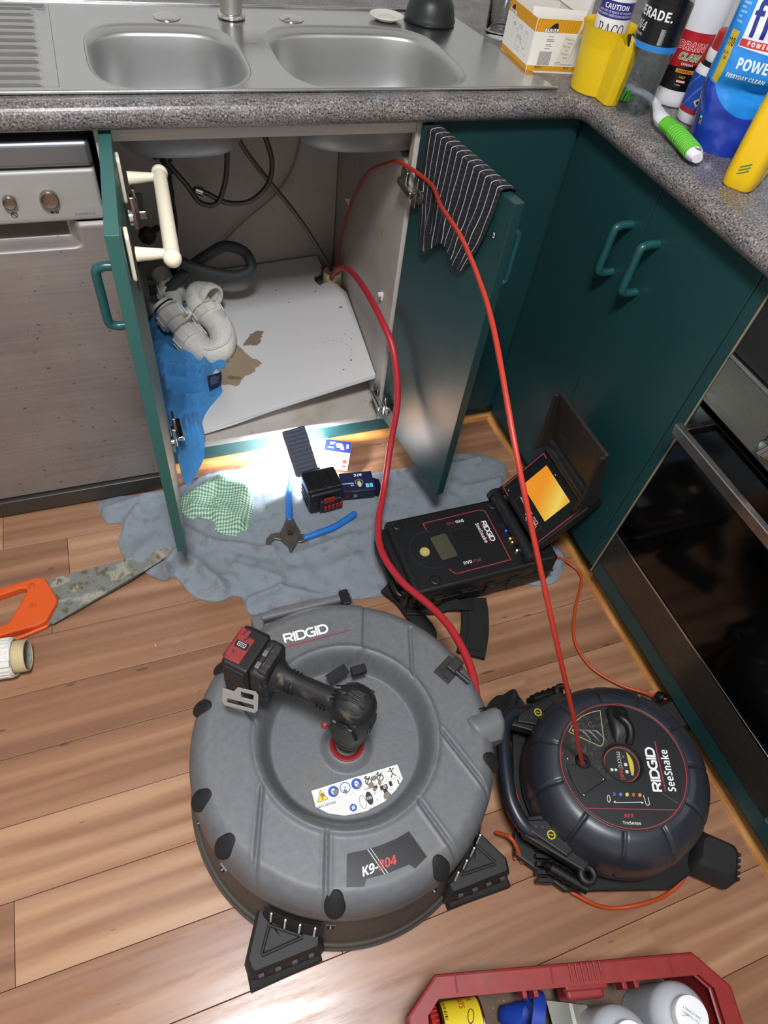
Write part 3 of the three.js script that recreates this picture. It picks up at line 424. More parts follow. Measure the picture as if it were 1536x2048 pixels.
const TOWEL = softPoly([[-1.06, -0.005], [-1.056, 0.03], [-1.043, 0.064], [-1.022, 0.068], [-1.008, 0.082], [-1.024, 0.12], [-1.019, 0.17], [-0.985, 0.22], [-0.935, 0.265], [-0.915, 0.258], [-0.898, 0.29], [-0.882, 0.322], [-0.85, 0.345], [-0.82, 0.353], [-0.796, 0.346], [-0.776, 0.36], [-0.772, 0.4], [-0.75, 0.412], [-0.7, 0.404], [-0.62, 0.408], [-0.533, 0.43], [-0.45, 0.44], [-0.3, 0.44], [-0.13, 0.49], [-0.063, 0.52], [-0.02, 0.518], [0.009, 0.494], [0.035, 0.461], [0.03, 0.42], [-0.03, 0.36], [-0.08, 0.29], [-0.05, 0.243], [-0.02, 0.2], [0.024, 0.14], [0.02, 0.115], [-0.02, 0.075], [-0.07, 0.055], [-0.12, 0.052], [-0.171, 0.071], [-0.278, 0.066], [-0.38, 0.062], [-0.45, 0.045], [-0.52, 0.022], [-0.599, 0.005], [-0.68, -0.022], [-0.75, -0.042], [-0.8, -0.035], [-0.845, -0.02], [-0.898, 0.002], [-0.95, -0.004], [-0.982, -0.011], [-1.02, -0.016]], 5);
{
  const R = ridge([[-0.873, 0.132, -0.818, 0.193, 0.014, 0.012], [-0.818, 0.193, -0.679, 0.253, 0.016, 0.011], [-0.835, 0.118, -0.721, 0.195, 0.009, 0.013], [-0.872, 0.231, -0.814, 0.326, 0.022, 0.013], [-0.773, 0.379, -0.687, 0.361, 0.014, 0.01], [-0.687, 0.361, -0.605, 0.412, 0.014, 0.012], [-0.631, 0.281, -0.483, 0.258, 0.009, 0.012], [-0.774, 0.273, -0.682, 0.341, 0.014, 0.013], [-1.003, 0.09, -0.948, 0.023, 0.014, 0.014], [-1.045, 0.035, -0.899, 0.012, 0.016, 0.012], [-0.454, 0.122, -0.356, 0.164, 0.006, 0.01], [-0.653, 0.115, -0.566, 0.085, 0.009, 0.014], [-0.925, 0.25, -0.893, 0.21, 0.03, 0.016], [-0.8, 0.223, -0.7, 0.3, 0.008, 0.016], [-0.173, 0.108, -0.05, 0.1, 0.014, 0.012], [-0.13, 0.185, -0.022, 0.184, 0.012, 0.012], [-0.99, 0.19, -0.94, 0.15, 0.01, 0.02], [-0.84, 0.3, -0.79, 0.3, 0.012, 0.014], [-0.72, 0.31, -0.62, 0.33, 0.006, 0.02], [-0.56, 0.34, -0.46, 0.31, 0.007, 0.02], [-0.68, 0.06, -0.5, 0.05, 0.005, 0.02]]);
  const press = (x, z) => smooth(0.0, 0.03, Math.max(-0.46 - x, x + 0.02, 0.28 - z)) * smooth(0.0, 0.02, Math.max(Math.abs(x + 0.523) - 0.052, Math.abs(z - 0.122) - 0.05)) * smooth(0.0, 0.02, Math.max(Math.abs(x + 0.43) - 0.06, Math.abs(z - 0.115) - 0.06)) * smooth(0, 0.02, Math.max(Math.abs(x + 0.885) - 0.02, Math.abs(z - 0.28) - 0.03)) * 0.9 + 0.1;
  const nz = (x, z) => 0.006 * N(x * 11, z * 14, 3) + 0.004 * N(x * 26, z * 30, 8) + 0.0018 * N(x * 70, z * 70, 1);
  const ty = (x, z, d) => { const e = smooth(0, 0.012, d); return 0.0045 + 0.0055 * e + press(x, z) * (R(x, z) * 1.35 * (0.3 + 0.7 * e) + Math.max(-0.004, nz(x, z)) * (0.3 + 0.7 * e)) + 0.0015 * smooth(0.012, 0.008, d) * smooth(0.002, 0.006, d); };
  tag(obj('floor_towel', cloth(TOWEL, 0.006, ty, () => 0.0008, 3), M.greyTerry), 'crumpled blue-grey terry towel spread on the floor under the tools', 'towel');
}
{
  // green and white checked cloth lying in a heap on the towel
  const poly = softPoly([[-0.862, 0.032], [-0.815, 0.012], [-0.754, -0.018], [-0.715, 0.01], [-0.687, 0.042], [-0.69, 0.09], [-0.708, 0.14], [-0.731, 0.188], [-0.775, 0.18], [-0.8, 0.158], [-0.806, 0.13], [-0.83, 0.12], [-0.853, 0.108], [-0.872, 0.07]], 6);
  const R = ridge([[-0.839, 0.08, -0.748, 0.152, 0.014, 0.014], [-0.759, 0.015, -0.694, 0.074, 0.018, 0.018], [-0.82, 0.04, -0.75, 0.03, 0.018, 0.016], [-0.78, 0.08, -0.74, 0.16, 0.014, 0.014], [-0.72, 0.08, -0.73, 0.16, 0.012, 0.014]]);
  const chk = dataTex(256, 256, (u, v, i, j) => { const a = (i >> 5) % 2, b = (j >> 5) % 2; const w = 1 + 0.12 * N(u * 90, v * 90, 3); const c = a + b === 2 ? [86, 146, 112] : a + b === 1 ? [146, 184, 158] : [216, 226, 212]; return c.map((q) => q * w); });
  chk.repeat.set(34, 34); chk.rotation = 0.35;
  const m = mat(0xffffff, 0.95, { map: chk, bumpMap: rep(fineNoise, 30, 30), bumpScale: 0.0012 });
  tag(obj('checked_cloth', cloth(poly, 0.004, (x, z, d) => 0.017 + smooth(0, 0.02, d) * 0.012 + R(x, z) * smooth(0, 0.015, d) + 0.008 * N(x * 22, z * 22, 5) * smooth(0, 0.02, d) + 0.0035 * N(x * 55, z * 50, 2), () => 0.012, 1), m), 'green and white checked cloth bunched on the grey towel', 'cloth');
}
{
  // blue towel under the trap, hanging out over the cabinet sill
  const poly = softPoly([[-0.856, -0.5], [-0.83, -0.56], [-0.756, -0.6], [-0.71, -0.52], [-0.66, -0.42], [-0.648, -0.36], [-0.665, -0.28], [-0.7, -0.2], [-0.705, -0.165], [-0.75, -0.125], [-0.776, -0.08], [-0.778, -0.04], [-0.785, -0.012], [-0.798, 0.006], [-0.825, 0.01], [-0.846, 0.004], [-0.852, -0.03], [-0.856, -0.2]], 6);
  const R = ridge([[-0.85, -0.3, -0.78, -0.24, 0.026, 0.014], [-0.78, -0.24, -0.735, -0.26, 0.024, 0.014], [-0.85, -0.225, -0.76, -0.205, 0.022, 0.013], [-0.852, -0.26, -0.84, -0.21, 0.024, 0.014], [-0.735, -0.26, -0.752, -0.21, 0.022, 0.013], [-0.85, -0.185, -0.8, -0.13, 0.024, 0.014], [-0.8, -0.13, -0.752, -0.145, 0.024, 0.013], [-0.83, -0.36, -0.76, -0.3, 0.02, 0.016], [-0.7, -0.28, -0.67, -0.33, 0.02, 0.016], [-0.76, -0.55, -0.72, -0.5, 0.02, 0.02], [-0.85, -0.1, -0.835, -0.01, 0.018, 0.008], [-0.812, -0.09, -0.818, -0.01, 0.016, 0.007], [-0.79, -0.1, -0.793, -0.02, 0.012, 0.007]]);
  const base = (x, z) => { const top = 0.152 + (x + 0.812) * 0.05; return z < -0.034 ? top : lerp(top, lerp(0.03, 0.115, smooth(-0.845, -0.775, x)), smooth(-0.034, 0.0, z)); };
  tag(obj('blue_towel', cloth(poly, 0.0035, (x, z, d) => base(x, z) + 0.008 * smooth(0, 0.01, d) + 1.5 * R(x, z) * smooth(0, 0.02, d) + (0.012 * N(x * 26, z * 26, 9) + 0.004 * N(x * 60, z * 60, 4)) * smooth(0, 0.02, d), (x, z) => base(x, z) - (z > -0.034 ? 0.0 : 0.004), 3), M.blueTerry), 'bright blue terry towel under the trap hanging over the cabinet sill', 'towel');
  const t = decal([-0.742, 0.185, -0.158], [-0.708, 0.184, -0.178], [-0.7, 0.189, -0.214], [-0.738, 0.189, -0.204]);
  tag(obj('cloth_label', t, printed(200, 160, (c, w, h) => { c.fillStyle = '#16223f'; c.fillRect(0, 0, w, h); c.fillStyle = '#8f9cb8'; for (let i = 0; i < 7; i++) c.fillRect(30, 28 + i * 15, 90 + ((i * 37) % 60), 4); }, 0.8)), 'navy woven care label sticking out of the blue towel', 'label');
}
{
  // dark tea towel with white pinstripes over the top of the open right door
  const xin = (z) => -0.309 + (z + 0.026) * 0.1353;
  const tex = canvasTex(768, 1024, (c, w, h) => { const R = rng(8); c.fillStyle = '#0f1017'; c.fillRect(0, 0, w, h); for (let i = 0; i < 13; i++) { const x = 34 + i * 58; c.fillStyle = '#c9c9cc'; c.fillRect(x, 0, 5, h); for (let y = 0; y < h; y += 44) { c.fillStyle = 'rgba(150,152,160,.55)'; c.fillRect(x + 14, y + 8 + (i % 3) * 6, 18, 3); } } for (let i = 0; i < 9000; i++) { c.fillStyle = `rgba(${R() > 0.5 ? '60,62,74' : '4,4,8'},.35)`; c.fillRect(R() * w, R() * h, 3, 3); } });
  const g = surf((u, v) => {
    const z = lerp(0.004, 0.243, u), xi = xin(z), fold = 0.004 * Math.sin(u * 26 + v * 3) * smooth(0.3, 1, v) + 0.006 * N(u * 5, v * 4, 2) * smooth(0.25, 0.8, v);
    if (v < 0.22) { const t = v / 0.22; return [xi + 0.0145 + 0.002 * N(u * 6, t * 3), lerp(0.775, 0.8615, t), z]; }
    if (v < 0.27) { const a = (v - 0.22) / 0.05 * Math.PI; return [xi + Math.cos(a) * 0.0145, 0.8615 + Math.sin(a) * 0.004, z]; }
    const t = (v - 0.27) / 0.73, drop = lerp(0.2, 0.165, u) - 0.02 * Math.exp(-(((u - 0.52) / 0.22) ** 2)) + 0.008 * Math.sin(u * 9);
    return [xi - 0.0145 - Math.abs(fold) - 0.008 * t * smooth(0, 0.3, u), 0.8615 - t * drop, z + t * t * lerp(0.05, -0.05, u) * 0.9];
  }, 70, 120);
  tag(obj('tea_towel', g, mat(0xffffff, 0.92, { map: tex, bumpMap: rep(fineNoise, 6, 6), bumpScale: 0.001 })), 'black tea towel with white pinstripes folded over the open right door', 'tea towel');
}

// ------------------------------------------------------------------ things on the grey towel
{
  const t = thing('work_light', 'black and red battery work light with its hinged lamp lid upright', 'work light', [-0.522, 0.012, 0.125]);
  const R = (g) => at(g, -0.522, 0, 0.125, 0, 0.06, 0);
  obj('lamp_base', R(merge([box(0.088, 0.07, 0.075, 0, 0.049, 0.004, 0.008), box(0.082, 0.014, 0.07, 0, 0.02, 0.004, 0.006), box(0.09, 0.02, 0.07, 0, 0.082, -0.002, 0.006), ...[-0.025, 0, 0.025].map((x) => box(0.012, 0.006, 0.06, x, 0.093, 0, 0.002)), ...[0.03, 0.045, 0.06].map((y) => box(0.004, 0.006, 0.05, -0.044, y, 0, 0.001))])), mat(0x17181b, 0.4), t);
  obj('battery_pack', R(merge([box(0.06, 0.042, 0.02, 0.01, 0.042, 0.04, 0.005)])), mat(0x201f21, 0.4), t);
  obj('battery_label', R(merge([box(0.03, 0.018, 0.004, 0.004, 0.064, 0.0485, 0.001)])), mat(0x8a2320, 0.5), t, 'red label panel on the battery');
  for (let i = 0; i < 5; i++) obj('grip_tab', R(box(0.008, 0.016, 0.005, -0.006 + i * 0.0105, 0.036 + i * 0.0008, 0.0505, 0.0015)), mat(0x8a2320, 0.5), t, 'red grip tab');
  // lid leaning left, its LED face towards the cabinet
  const L = (g) => at(g, -0.551, 0.096, 0.026, -0.92, 0.06, 0.06);
  obj('lamp_lid', L(merge([box(0.062, 0.122, 0.014, 0, 0.002, 0, 0.004), box(0.056, 0.012, 0.02, 0, -0.056, 0.004, 0.004), ...Array.from({ length: 10 }, (_, i) => box(0.052, 0.003, 0.003, 0, 0.054 - i * 0.0105, 0.0078, 0.0008))])), mat(0x3b4254, 0.55), t);
  obj('hinge_arm', L(merge([box(0.05, 0.03, 0.016, 0.01, -0.066, 0.008, 0.005)])), mat(0x2a2d36, 0.5), t);
  obj('led_panel', L(box(0.052, 0.1, 0.002, 0, 0.004, -0.0075, 0.0005)), mat(0xffffff, 0.4, { emissive: 0xeef4ff, emissiveIntensity: 8 }), t);
  const l = new THREE.RectAreaLight(LED.color, LED.power, 0.052, 0.1); const P = L(new THREE.BufferGeometry().setFromPoints([V(0, 0.004, -0.01), V(0, 0.004, -0.5)])).attributes.position;
  l.position.set(P.getX(0), P.getY(0), P.getZ(0)); l.up.set(-0.19, 1, 0); l.lookAt(P.getX(1), P.getY(1), P.getZ(1)); scene.add(l);
}
{
  const t = thing('tongue_pliers', 'blue-handled slip joint pliers lying open on the grey towel', 'pliers', [-0.64, 0.012, 0.215]);
  const Y = 0.016, st = mat(0xffffff, 0.42, { metalness: 0.8, map: dirtyMap(120, 116, 110, 84, 70, 56, 0.6, 5, 12) }), bl = mat(0x1f6fbe, 0.42);
  obj('jaw', [flat([[-0.625, 0.172], [-0.61, 0.17], [-0.606, 0.2], [-0.602, 0.222], [-0.61, 0.24], [-0.628, 0.262], [-0.637, 0.274], [-0.641, 0.27], [-0.642, 0.252], [-0.652, 0.236], [-0.652, 0.212], [-0.64, 0.196]].map(([x, z]) => [x, z]), Y, Y + 0.011, 0.002)], st, t);
  obj('jaw', [flat([[-0.575, 0.24], [-0.58, 0.226], [-0.61, 0.222], [-0.64, 0.212], [-0.655, 0.203], [-0.672, 0.204], [-0.687, 0.216], [-0.693, 0.236], [-0.688, 0.248], [-0.68, 0.243], [-0.677, 0.228], [-0.668, 0.222], [-0.655, 0.228], [-0.632, 0.244], [-0.605, 0.248]], Y - 0.008, Y + 0.002, 0.002)], st, t);
  obj('pivot_bolt', cyl(0.0075, 0.0065, 0.005, -0.628, Y + 0.01, 0.222, 20), M.darkSteel, t);
  obj('handle_grip', tube([[-0.618, Y + 0.005, 0.176], [-0.612, Y + 0.006, 0.15], [-0.6, Y + 0.006, 0.1], [-0.584, Y + 0.007, 0.06], [-0.566, Y + 0.012, 0.025]], 0.0088, 40, 14), bl, t);
  obj('handle_grip', tube([[-0.592, Y - 0.002, 0.236], [-0.56, Y, 0.232], [-0.52, Y, 0.225], [-0.485, Y, 0.212], [-0.455, Y + 0.001, 0.198]], 0.0088, 40, 14), bl, t);
}
const bulbPrint = (c, w, h, v) => { c.fillStyle = '#1a2148'; c.fillRect(0, 0, w, h); c.fillStyle = '#f2f3f6'; c.font = `bold ${h * 0.26}px sans-serif`; c.save(); c.translate(w * 0.18, h * 0.9); c.fillText('\u2298 arc', 0, 0); c.restore(); c.font = `bold ${h * 0.09}px sans-serif`; c.fillText('LED', w * 0.62, h * 0.3); c.fillText('WARM WHITE', w * 0.62, h * 0.42); c.fillStyle = '#7fd6e8'; c.fillRect(w * 0.05, h * 0.08, w * 0.1, h * 0.22); c.fillRect(w * 0.17, h * 0.08, w * 0.1, h * 0.22); c.fillStyle = '#d6d77a'; c.beginPath(); c.ellipse(w * 0.45, h * 0.32, w * 0.06, h * 0.18, 0, 0, 7); c.fill(); c.strokeStyle = '#cfd6e6'; c.lineWidth = 5; c.beginPath(); c.ellipse(w * 0.45, h * 0.42, w * 0.12, h * 0.14, 0, 0, 7); c.stroke(); };
{
  const t = thing('bulb_box', 'dark navy printed bulb box beside the work light', 'box', [-0.425, 0.012, 0.12]);
  const R = (g) => at(g, -0.423, 0.012, 0.118, 0, -0.12, 0), navy = mat(0x171b3a, 0.45);
  obj('carton', R(box(0.088, 0.036, 0.062, 0, 0.02, 0, 0.0015)), navy, t);
  obj('top_print', R(decal([0.043, 0.0382, -0.03], [-0.043, 0.0382, -0.03], [-0.043, 0.0382, 0.03], [0.043, 0.0382, 0.03])), printed(440, 300, (c, w, h) => bulbPrint(c, w, h), 0.4), t);
  obj('side_print', R(decal([-0.043, 0.004, 0.0312], [0.043, 0.004, 0.0312], [0.043, 0.037, 0.0312], [-0.043, 0.037, 0.0312])), printed(440, 170, (c, w, h) => { c.fillStyle = '#191b33'; c.fillRect(0, 0, w, h); const g = ['#b83a30', '#d2a04a', '#4aa08a', '#4a6ab8']; g.forEach((q, i) => { c.fillStyle = q; c.fillRect(20 + i * 100, 6, 100, 8); }); c.strokeStyle = '#b83a30'; c.lineWidth = 6; c.beginPath(); c.moveTo(50, 80); c.lineTo(90, 130); c.moveTo(90, 80); c.lineTo(50, 130); c.stroke(); c.fillStyle = '#4a8f98'; c.fillRect(150, 75, 50, 60); c.fillStyle = '#8f94aa'; c.font = '22px sans-serif'; c.fillText('A+', 250, 110); }, 0.4), t);
  obj('end_flap', R(merge([at(box(0.03, 0.001, 0.06, 0, 0, 0, 0.0003), 0.055, 0.012, 0.004, 0, 0, -0.5)])), navy, t);
}
{
  const t = thing('bulb_box', 'opened white and navy bulb carton behind the work light', 'box', [-0.435, 0.002, -0.015]);
  const R = (g) => at(g, -0.437, 0.0, -0.012, 0, -0.42, 0), wh = mat(0xe9e8e4, 0.6);
  obj('carton', R(merge([box(0.072, 0.001, 0.062, 0, 0.03, -0.012, 0.0003), box(0.001, 0.028, 0.062, -0.036, 0.016, -0.012, 0.0003), box(0.001, 0.028, 0.062, 0.036, 0.016, -0.012, 0.0003), box(0.072, 0.001, 0.062, 0, 0.002, -0.012, 0.0003), box(0.072, 0.028, 0.001, 0, 0.016, -0.043, 0.0003)])), wh, t);
  obj('top_print', R(decal([0.036, 0.0307, -0.042], [-0.036, 0.0307, -0.042], [-0.036, 0.0307, 0.0], [0.036, 0.0307, 0.0])), printed(440, 270, (c, w, h) => { c.fillStyle = '#222c66'; c.fillRect(0, 0, w, h); c.fillStyle = '#f4f5fa'; c.font = `bold 74px sans-serif`; c.save(); c.translate(80, 262); c.rotate(-Math.PI / 2); c.fillText('\u2298 arc', 0, 0); c.restore(); c.fillRect(110, 60, 60, 20); c.fillRect(120, 100, 120, 40); c.beginPath(); c.ellipse(200, 170, 60, 40, 0, 0, 7); c.fill(); c.font = 'bold 40px sans-serif'; c.fillText('TWIN', 280, 100); c.fillText('LED', 290, 190); c.fillRect(270, 210, 90, 10); }, 0.4), t);
  obj('front_flap', R(merge([at(box(0.07, 0.001, 0.036, 0, 0, 0.018, 0.0003), 0, 0.03, 0.019, 0.35), at(box(0.06, 0.001, 0.026, 0, 0, 0.013, 0.0003), 0, 0.002, 0.019, -0.2)])), wh, t);
  obj('flap_print', R(merge([at(cyl(0.006, 0.006, 0.0012, 0, 0, 0, 20), 0.024, 0.0265, 0.03, 0.35), at(box(0.008, 0.0012, 0.006, 0, 0, 0, 0.0003), 0.024, 0.0225, 0.043, 0.35)])), mat(0xb03226, 0.5), t, 'red printed dot on the flap');
}
// ------------------------------------------------------------------ drain cleaning drum machine
function local(name, label, category, pos, turn = 0, group) { const o = new THREE.Group(); o.name = numbered(name); o.position.set(...pos); o.rotation.y = turn; scene.add(o); anchor.set(o, V(0, 0, 0)); return tag(o, label, category, group); }
// flat print cut to an outline lying on a horizontal face; (x, z) outline, canvas covers box [x0, x1, z0, z1]
function sheet(poly, y, boxXZ, m, t = 0.0006) { const g = prep(flat(poly, y, y + t, 0)); const [x0, x1, z0, z1] = boxXZ, p = g.attributes.position, uv = g.attributes.uv; for (let i = 0; i < p.count; i++) uv.setXY(i, (p.getX(i) - x0) / (x1 - x0), 1 - (p.getZ(i) - z0) / (z1 - z0)); return g; }
const stencil = (w, h, draw, rough = 0.5) => mat(0xffffff, rough, { map: canvasTex(w, h, draw), alphaTest: 0.5 });
// wide rounded maker's lettering drawn as strokes
function wideWord(c, word, x, y, h, lw, gap = 0.16) {
  const w = h * 1.02; c.lineWidth = lw; c.lineJoin = 'round'; c.lineCap = 'butt';
  for (const ch of word) {
    c.beginPath();
    if (ch === 'R') { c.moveTo(x, y + h); c.lineTo(x, y); c.lineTo(x + w * 0.6, y); c.arc(x + w * 0.62, y + h * 0.27, h * 0.27, -Math.PI / 2, Math.PI / 2); c.lineTo(x, y + h * 0.54); c.moveTo(x + w * 0.45, y + h * 0.54); c.lineTo(x + w * 0.9, y + h); x += w * 0.9 + h * gap; }
    if (ch === 'I') { c.moveTo(x + lw * 0.3, y - lw / 2); c.lineTo(x + lw * 0.3, y + h + lw / 2); x += lw * 0.7 + h * gap; }
    if (ch === 'D') { c.moveTo(x, y); c.lineTo(x + w * 0.5, y); c.arc(x + w * 0.5, y + h / 2, h / 2, -Math.PI / 2, Math.PI / 2); c.lineTo(x, y + h); c.closePath(); x += w * 1.0 + h * gap * 0.4; }
    if (ch === 'G') { c.moveTo(x + w * 0.95, y); c.lineTo(x + w * 0.5, y); c.arc(x + w * 0.5, y + h / 2, h / 2, -Math.PI / 2, Math.PI / 2, true); c.lineTo(x + w * 0.95, y + h); c.lineTo(x + w * 0.95, y + h * 0.52); c.lineTo(x + w * 0.55, y + h * 0.52); x += w * 0.98 + h * gap; }
    c.stroke();
  }
  return x;
}
const DC = [-0.679, 0.8045];
{
  const [cx, cz] = DC;
  const t = thing('drain_machine', 'large round grey drain cleaning machine lying on the floor under the drill', 'drum machine', [cx, 0, cz]);
  M.drumGrey = mat(0xffffff, 0.5, { map: dirtyMap(97, 99, 102, 108, 101, 88, 0.35, 1, 5), bumpMap: fineNoise, bumpScale: 0.0002 });
  M.drumDark = mat(0x46433f, 0.55);
  // moulded cover: radial grooves, central dish, rounded rim
  const lines = [[0.0735, 0.13, 0.107, 0.237], [0.155, 0.044, 0.195, 0.168], [0.174, -0.155, 0.141, -0.055], [0.112, -0.245, 0.072, -0.13]].flatMap(([a, b, c, d]) => [[a, b, c, d], [-a, b, -c, d]]);
  const seg = ([a, b, c, d], x, z) => { const dx = c - a, dz = d - b, k = ((x - a) * dx + (z - b) * dz) / (dx * dx + dz * dz), q = clamp(k); return Math.hypot(x - a - dx * q, z - b - dz * q); };
  const prof = (r, a) => {
    const dish = 0.2, top = 0.243;
    let y = lerp(dish, top, smooth(0.127, 0.151, r));
    y += 0.004 * Math.exp(-(((r - 0.156) / 0.005) ** 2));
    y += 0.012 * (1 - smooth(0.03, 0.048, Math.hypot(r * Math.cos(a) + 0.001, r * Math.sin(a) - 0.01)));
    if (r > 0.23) { const q = Math.min(1, (r - 0.23) / 0.033); y -= 0.055 * (1 - Math.sqrt(Math.max(0, 1 - q * q))); }
    return y;
  };
  const cover = surf((u, v) => {
    const a = u * Math.PI * 2, r = 0.014 + Math.pow(v, 0.97) * 0.249; const x = r * Math.cos(a), z = r * Math.sin(a); let y = prof(r, a);
    const on = smooth(0.15, 0.165, r);
    for (const L of lines) { const d = seg(L, x, z); y -= on * 0.005 * Math.exp(-((d / 0.0028) ** 2)); y += on * 0.0012 * Math.exp(-(((d - 0.006) / 0.0035) ** 2)); }
    const inSector = smooth(0.112, 0.104, Math.abs(x) - (z + 0.14) * -0.33 + 0.03) * smooth(-0.128, -0.136, z); // raised name plate at the back
    y += 0.004 * inSector;
    return [cx + x, y, cz + z];
  }, 560, 150, [2, 0.4]);
  obj('cover', cover, M.drumGrey, t);
  obj('cover_skirt', lathe([[0.263, 0.19], [0.2645, 0.182], [0.2655, 0.168], [0.26, 0.166], [0.258, 0.18]], 120).translate(cx, 0, cz), M.drumGrey, t);
  const shellPts = new THREE.SplineCurve([[0.254, 0.178], [0.258, 0.15], [0.262, 0.11], [0.267, 0.07], [0.27, 0.042], [0.276, 0.036], [0.277, 0.026], [0.275, 0.02], [0.2, 0.018], [0.001, 0.018]].map((p) => new THREE.Vector2(...p)));
  obj('lower_shell', surf((u, v) => { const a = -u * Math.PI * 2, p = shellPts.getPoint(v); return [cx + p.x * Math.cos(a), p.y, cz + 0.0105 * smooth(0.17, 0.04, p.y) + p.x * Math.sin(a)]; }, 140, 60), M.drumDark, t);
  obj('hub_ring', lathe([[0.0, 0.202], [0.017, 0.202], [0.0175, 0.211], [0.0285, 0.2155], [0.03, 0.214], [0.0305, 0.205]], 48).translate(cx - 0.001, 0, cz + 0.01), mat(0x8e2626, 0.45), t, 'red hub ring round the drill chuck');
  obj('support_foot', cyl(0.06, 0.05, 0.019, cx, 0, cz, 32), M.rubber, t);
  // bolt pockets round the rim with square washers below
  for (const [x, z] of [[-0.773, 1.047], [-0.915, 0.916], [-0.598, 1.057], [-0.94, 0.836], [-0.905, 0.685], [-0.445, 0.927], [-0.857, 0.623]]) {
    const a = Math.atan2(z - cz, x - cx), px = cx + 0.248 * Math.cos(a), pz = cz + 0.248 * Math.sin(a);
    const k = obj('bolt_pocket', at(new THREE.SphereGeometry(1, 28, 18).scale(0.0165, 0.0075, 0.024), cx + 0.2505 * Math.cos(a), 0.2265, cz + 0.2505 * Math.sin(a), 0.78, Math.PI / 2 - a, 0), M.blackMatte, t);
    obj('washer', at(merge([box(0.016, 0.016, 0.003, 0, 0, 0, 0.0006)]), cx + 0.2635 * Math.cos(a), 0.11, cz + 0.2635 * Math.sin(a), 0, Math.PI / 2 - a, 0), M.washer ||= mat(0x8f8f8c, 0.6, { metalness: 0.3 }), k);
    obj('bolt_head', at(cyl(0.0048, 0.0048, 0.004, 0, 0, 0, 12).rotateX(Math.PI / 2), cx + 0.2655 * Math.cos(a), 0.11, cz + 0.2655 * Math.sin(a), 0, Math.PI / 2 - a, 0), M.darkSteel, k);
  }
  // carry handle behind the name plate
  obj('carry_handle', [span(-0.772, -0.598, 0.186, 0.212, 0.522, 0.54, 0.007), span(-0.778, -0.59, 0.18, 0.206, 0.545, 0.62, 0.004), span(-0.784, -0.762, 0.184, 0.214, 0.526, 0.6, 0.006), span(-0.606, -0.584, 0.184, 0.216, 0.526, 0.6, 0.006)], M.drumGrey, t);
  obj('strap_hook', [span(-0.607, -0.589, 0.2, 0.222, 0.522, 0.556, 0.003)], M.black, t);
  const RW = [-0.745, -0.611, 0.593, 0.631];
  obj('maker_name', sheet([[RW[0], RW[2]], [RW[1], RW[2]], [RW[1], RW[3]], [RW[0], RW[3]]], 0.2475, RW, 0), stencil(1096, 304, (c, w, h) => { c.clearRect(0, 0, w, h); c.strokeStyle = '#f2f3f4'; wideWord(c, 'RIDGID', 60, 66, 128, 28, 0.2); c.fillStyle = '#9c2b30'; c.beginPath(); c.moveTo(40, 256); c.lineTo(1050, 252); c.lineTo(1050, 264); c.lineTo(40, 272); c.fill(); }), t, 'white maker name with a red underline');
  // instruction label in the dish
  const LB = [-0.7587, -0.6053, 0.8665, 0.9255];
  const lp = [[-0.758, 0.867], [-0.606, 0.87], [-0.6055, 0.895], [-0.621, 0.9075], [-0.647, 0.92], [-0.681, 0.925], [-0.716, 0.921], [-0.741, 0.909], [-0.758, 0.893]];
  obj('instruction_label', sheet(lp, 0.2008, LB, 0), printed(1296, 504, (c, w, h) => {
    c.fillStyle = '#e6e9df'; c.fillRect(0, 0, w, h); c.lineWidth = 4; c.strokeStyle = '#8a8f88';
    const rowY = 200; c.strokeRect(8, 8, w - 16, rowY);
    c.fillStyle = '#e8c62a'; c.strokeStyle = '#222'; c.lineWidth = 5; c.beginPath(); c.moveTo(130, 30); c.lineTo(205, 185); c.lineTo(50, 185); c.closePath(); c.fill(); c.stroke(); c.fillStyle = '#222'; c.fillRect(122, 80, 16, 60); c.fillRect(122, 150, 16, 16);
    [[300, 1], [470, 2], [640, 3]].forEach(([x, k]) => { c.fillStyle = k === 2 ? '#e6e9df' : '#2a4fa8'; c.strokeStyle = '#2a4fa8'; c.lineWidth = 12; c.beginPath(); c.arc(x, 110, 70, 0, 7); c.fill(); c.stroke(); c.fillStyle = '#eef1ee'; c.beginPath(); c.ellipse(x, 110, 30, 42, 0, 0, 7); c.fill(); c.fillStyle = '#2a4fa8'; c.fillRect(x - 20, 96, 40, 12); });
    [[800, 0], [980, 1], [1170, 2]].forEach(([x, k]) => { c.strokeStyle = '#777'; c.lineWidth = 4; c.strokeRect(x - 78, 22, 166, 176); c.strokeStyle = '#1c1c1c'; c.lineWidth = 14; c.beginPath(); if (k < 2) { c.arc(x + 10, 130, 42, 0, 7); c.stroke(); c.beginPath(); c.moveTo(x - 40, 60); c.lineTo(x + 20, 110); c.moveTo(x - 20, 160); c.lineTo(x + 50, 60); } else { c.moveTo(x - 50, 80); c.lineTo(x, 90); c.lineTo(x + 50, 60); c.moveTo(x, 90); c.lineTo(x + 6, 130); c.lineTo(x - 34, 180); c.moveTo(x + 6, 130); c.lineTo(x + 50, 176); } c.stroke(); c.fillStyle = '#1c1c1c'; c.beginPath(); c.arc(x - 4, 58, 15, 0, 7); c.fill(); });
    c.strokeStyle = '#999'; c.lineWidth = 3; c.strokeRect(60, 225, 520, 240); for (let i = 0; i < 14; i++) { c.beginPath(); c.moveTo(180 + i * 22, 300 + Math.sin(i) * 26); c.lineTo(220 + i * 22, 330 + Math.cos(i * 2) * 50); c.stroke(); } c.beginPath(); c.ellipse(330, 310, 120, 50, -0.1, 0, 7); c.stroke();
    c.save(); c.translate(290, 262); c.rotate(Math.PI); c.fillStyle = '#3a3a3a'; c.font = 'bold 44px sans-serif'; c.fillText('RIDGID.com', 0, 26); c.restore();
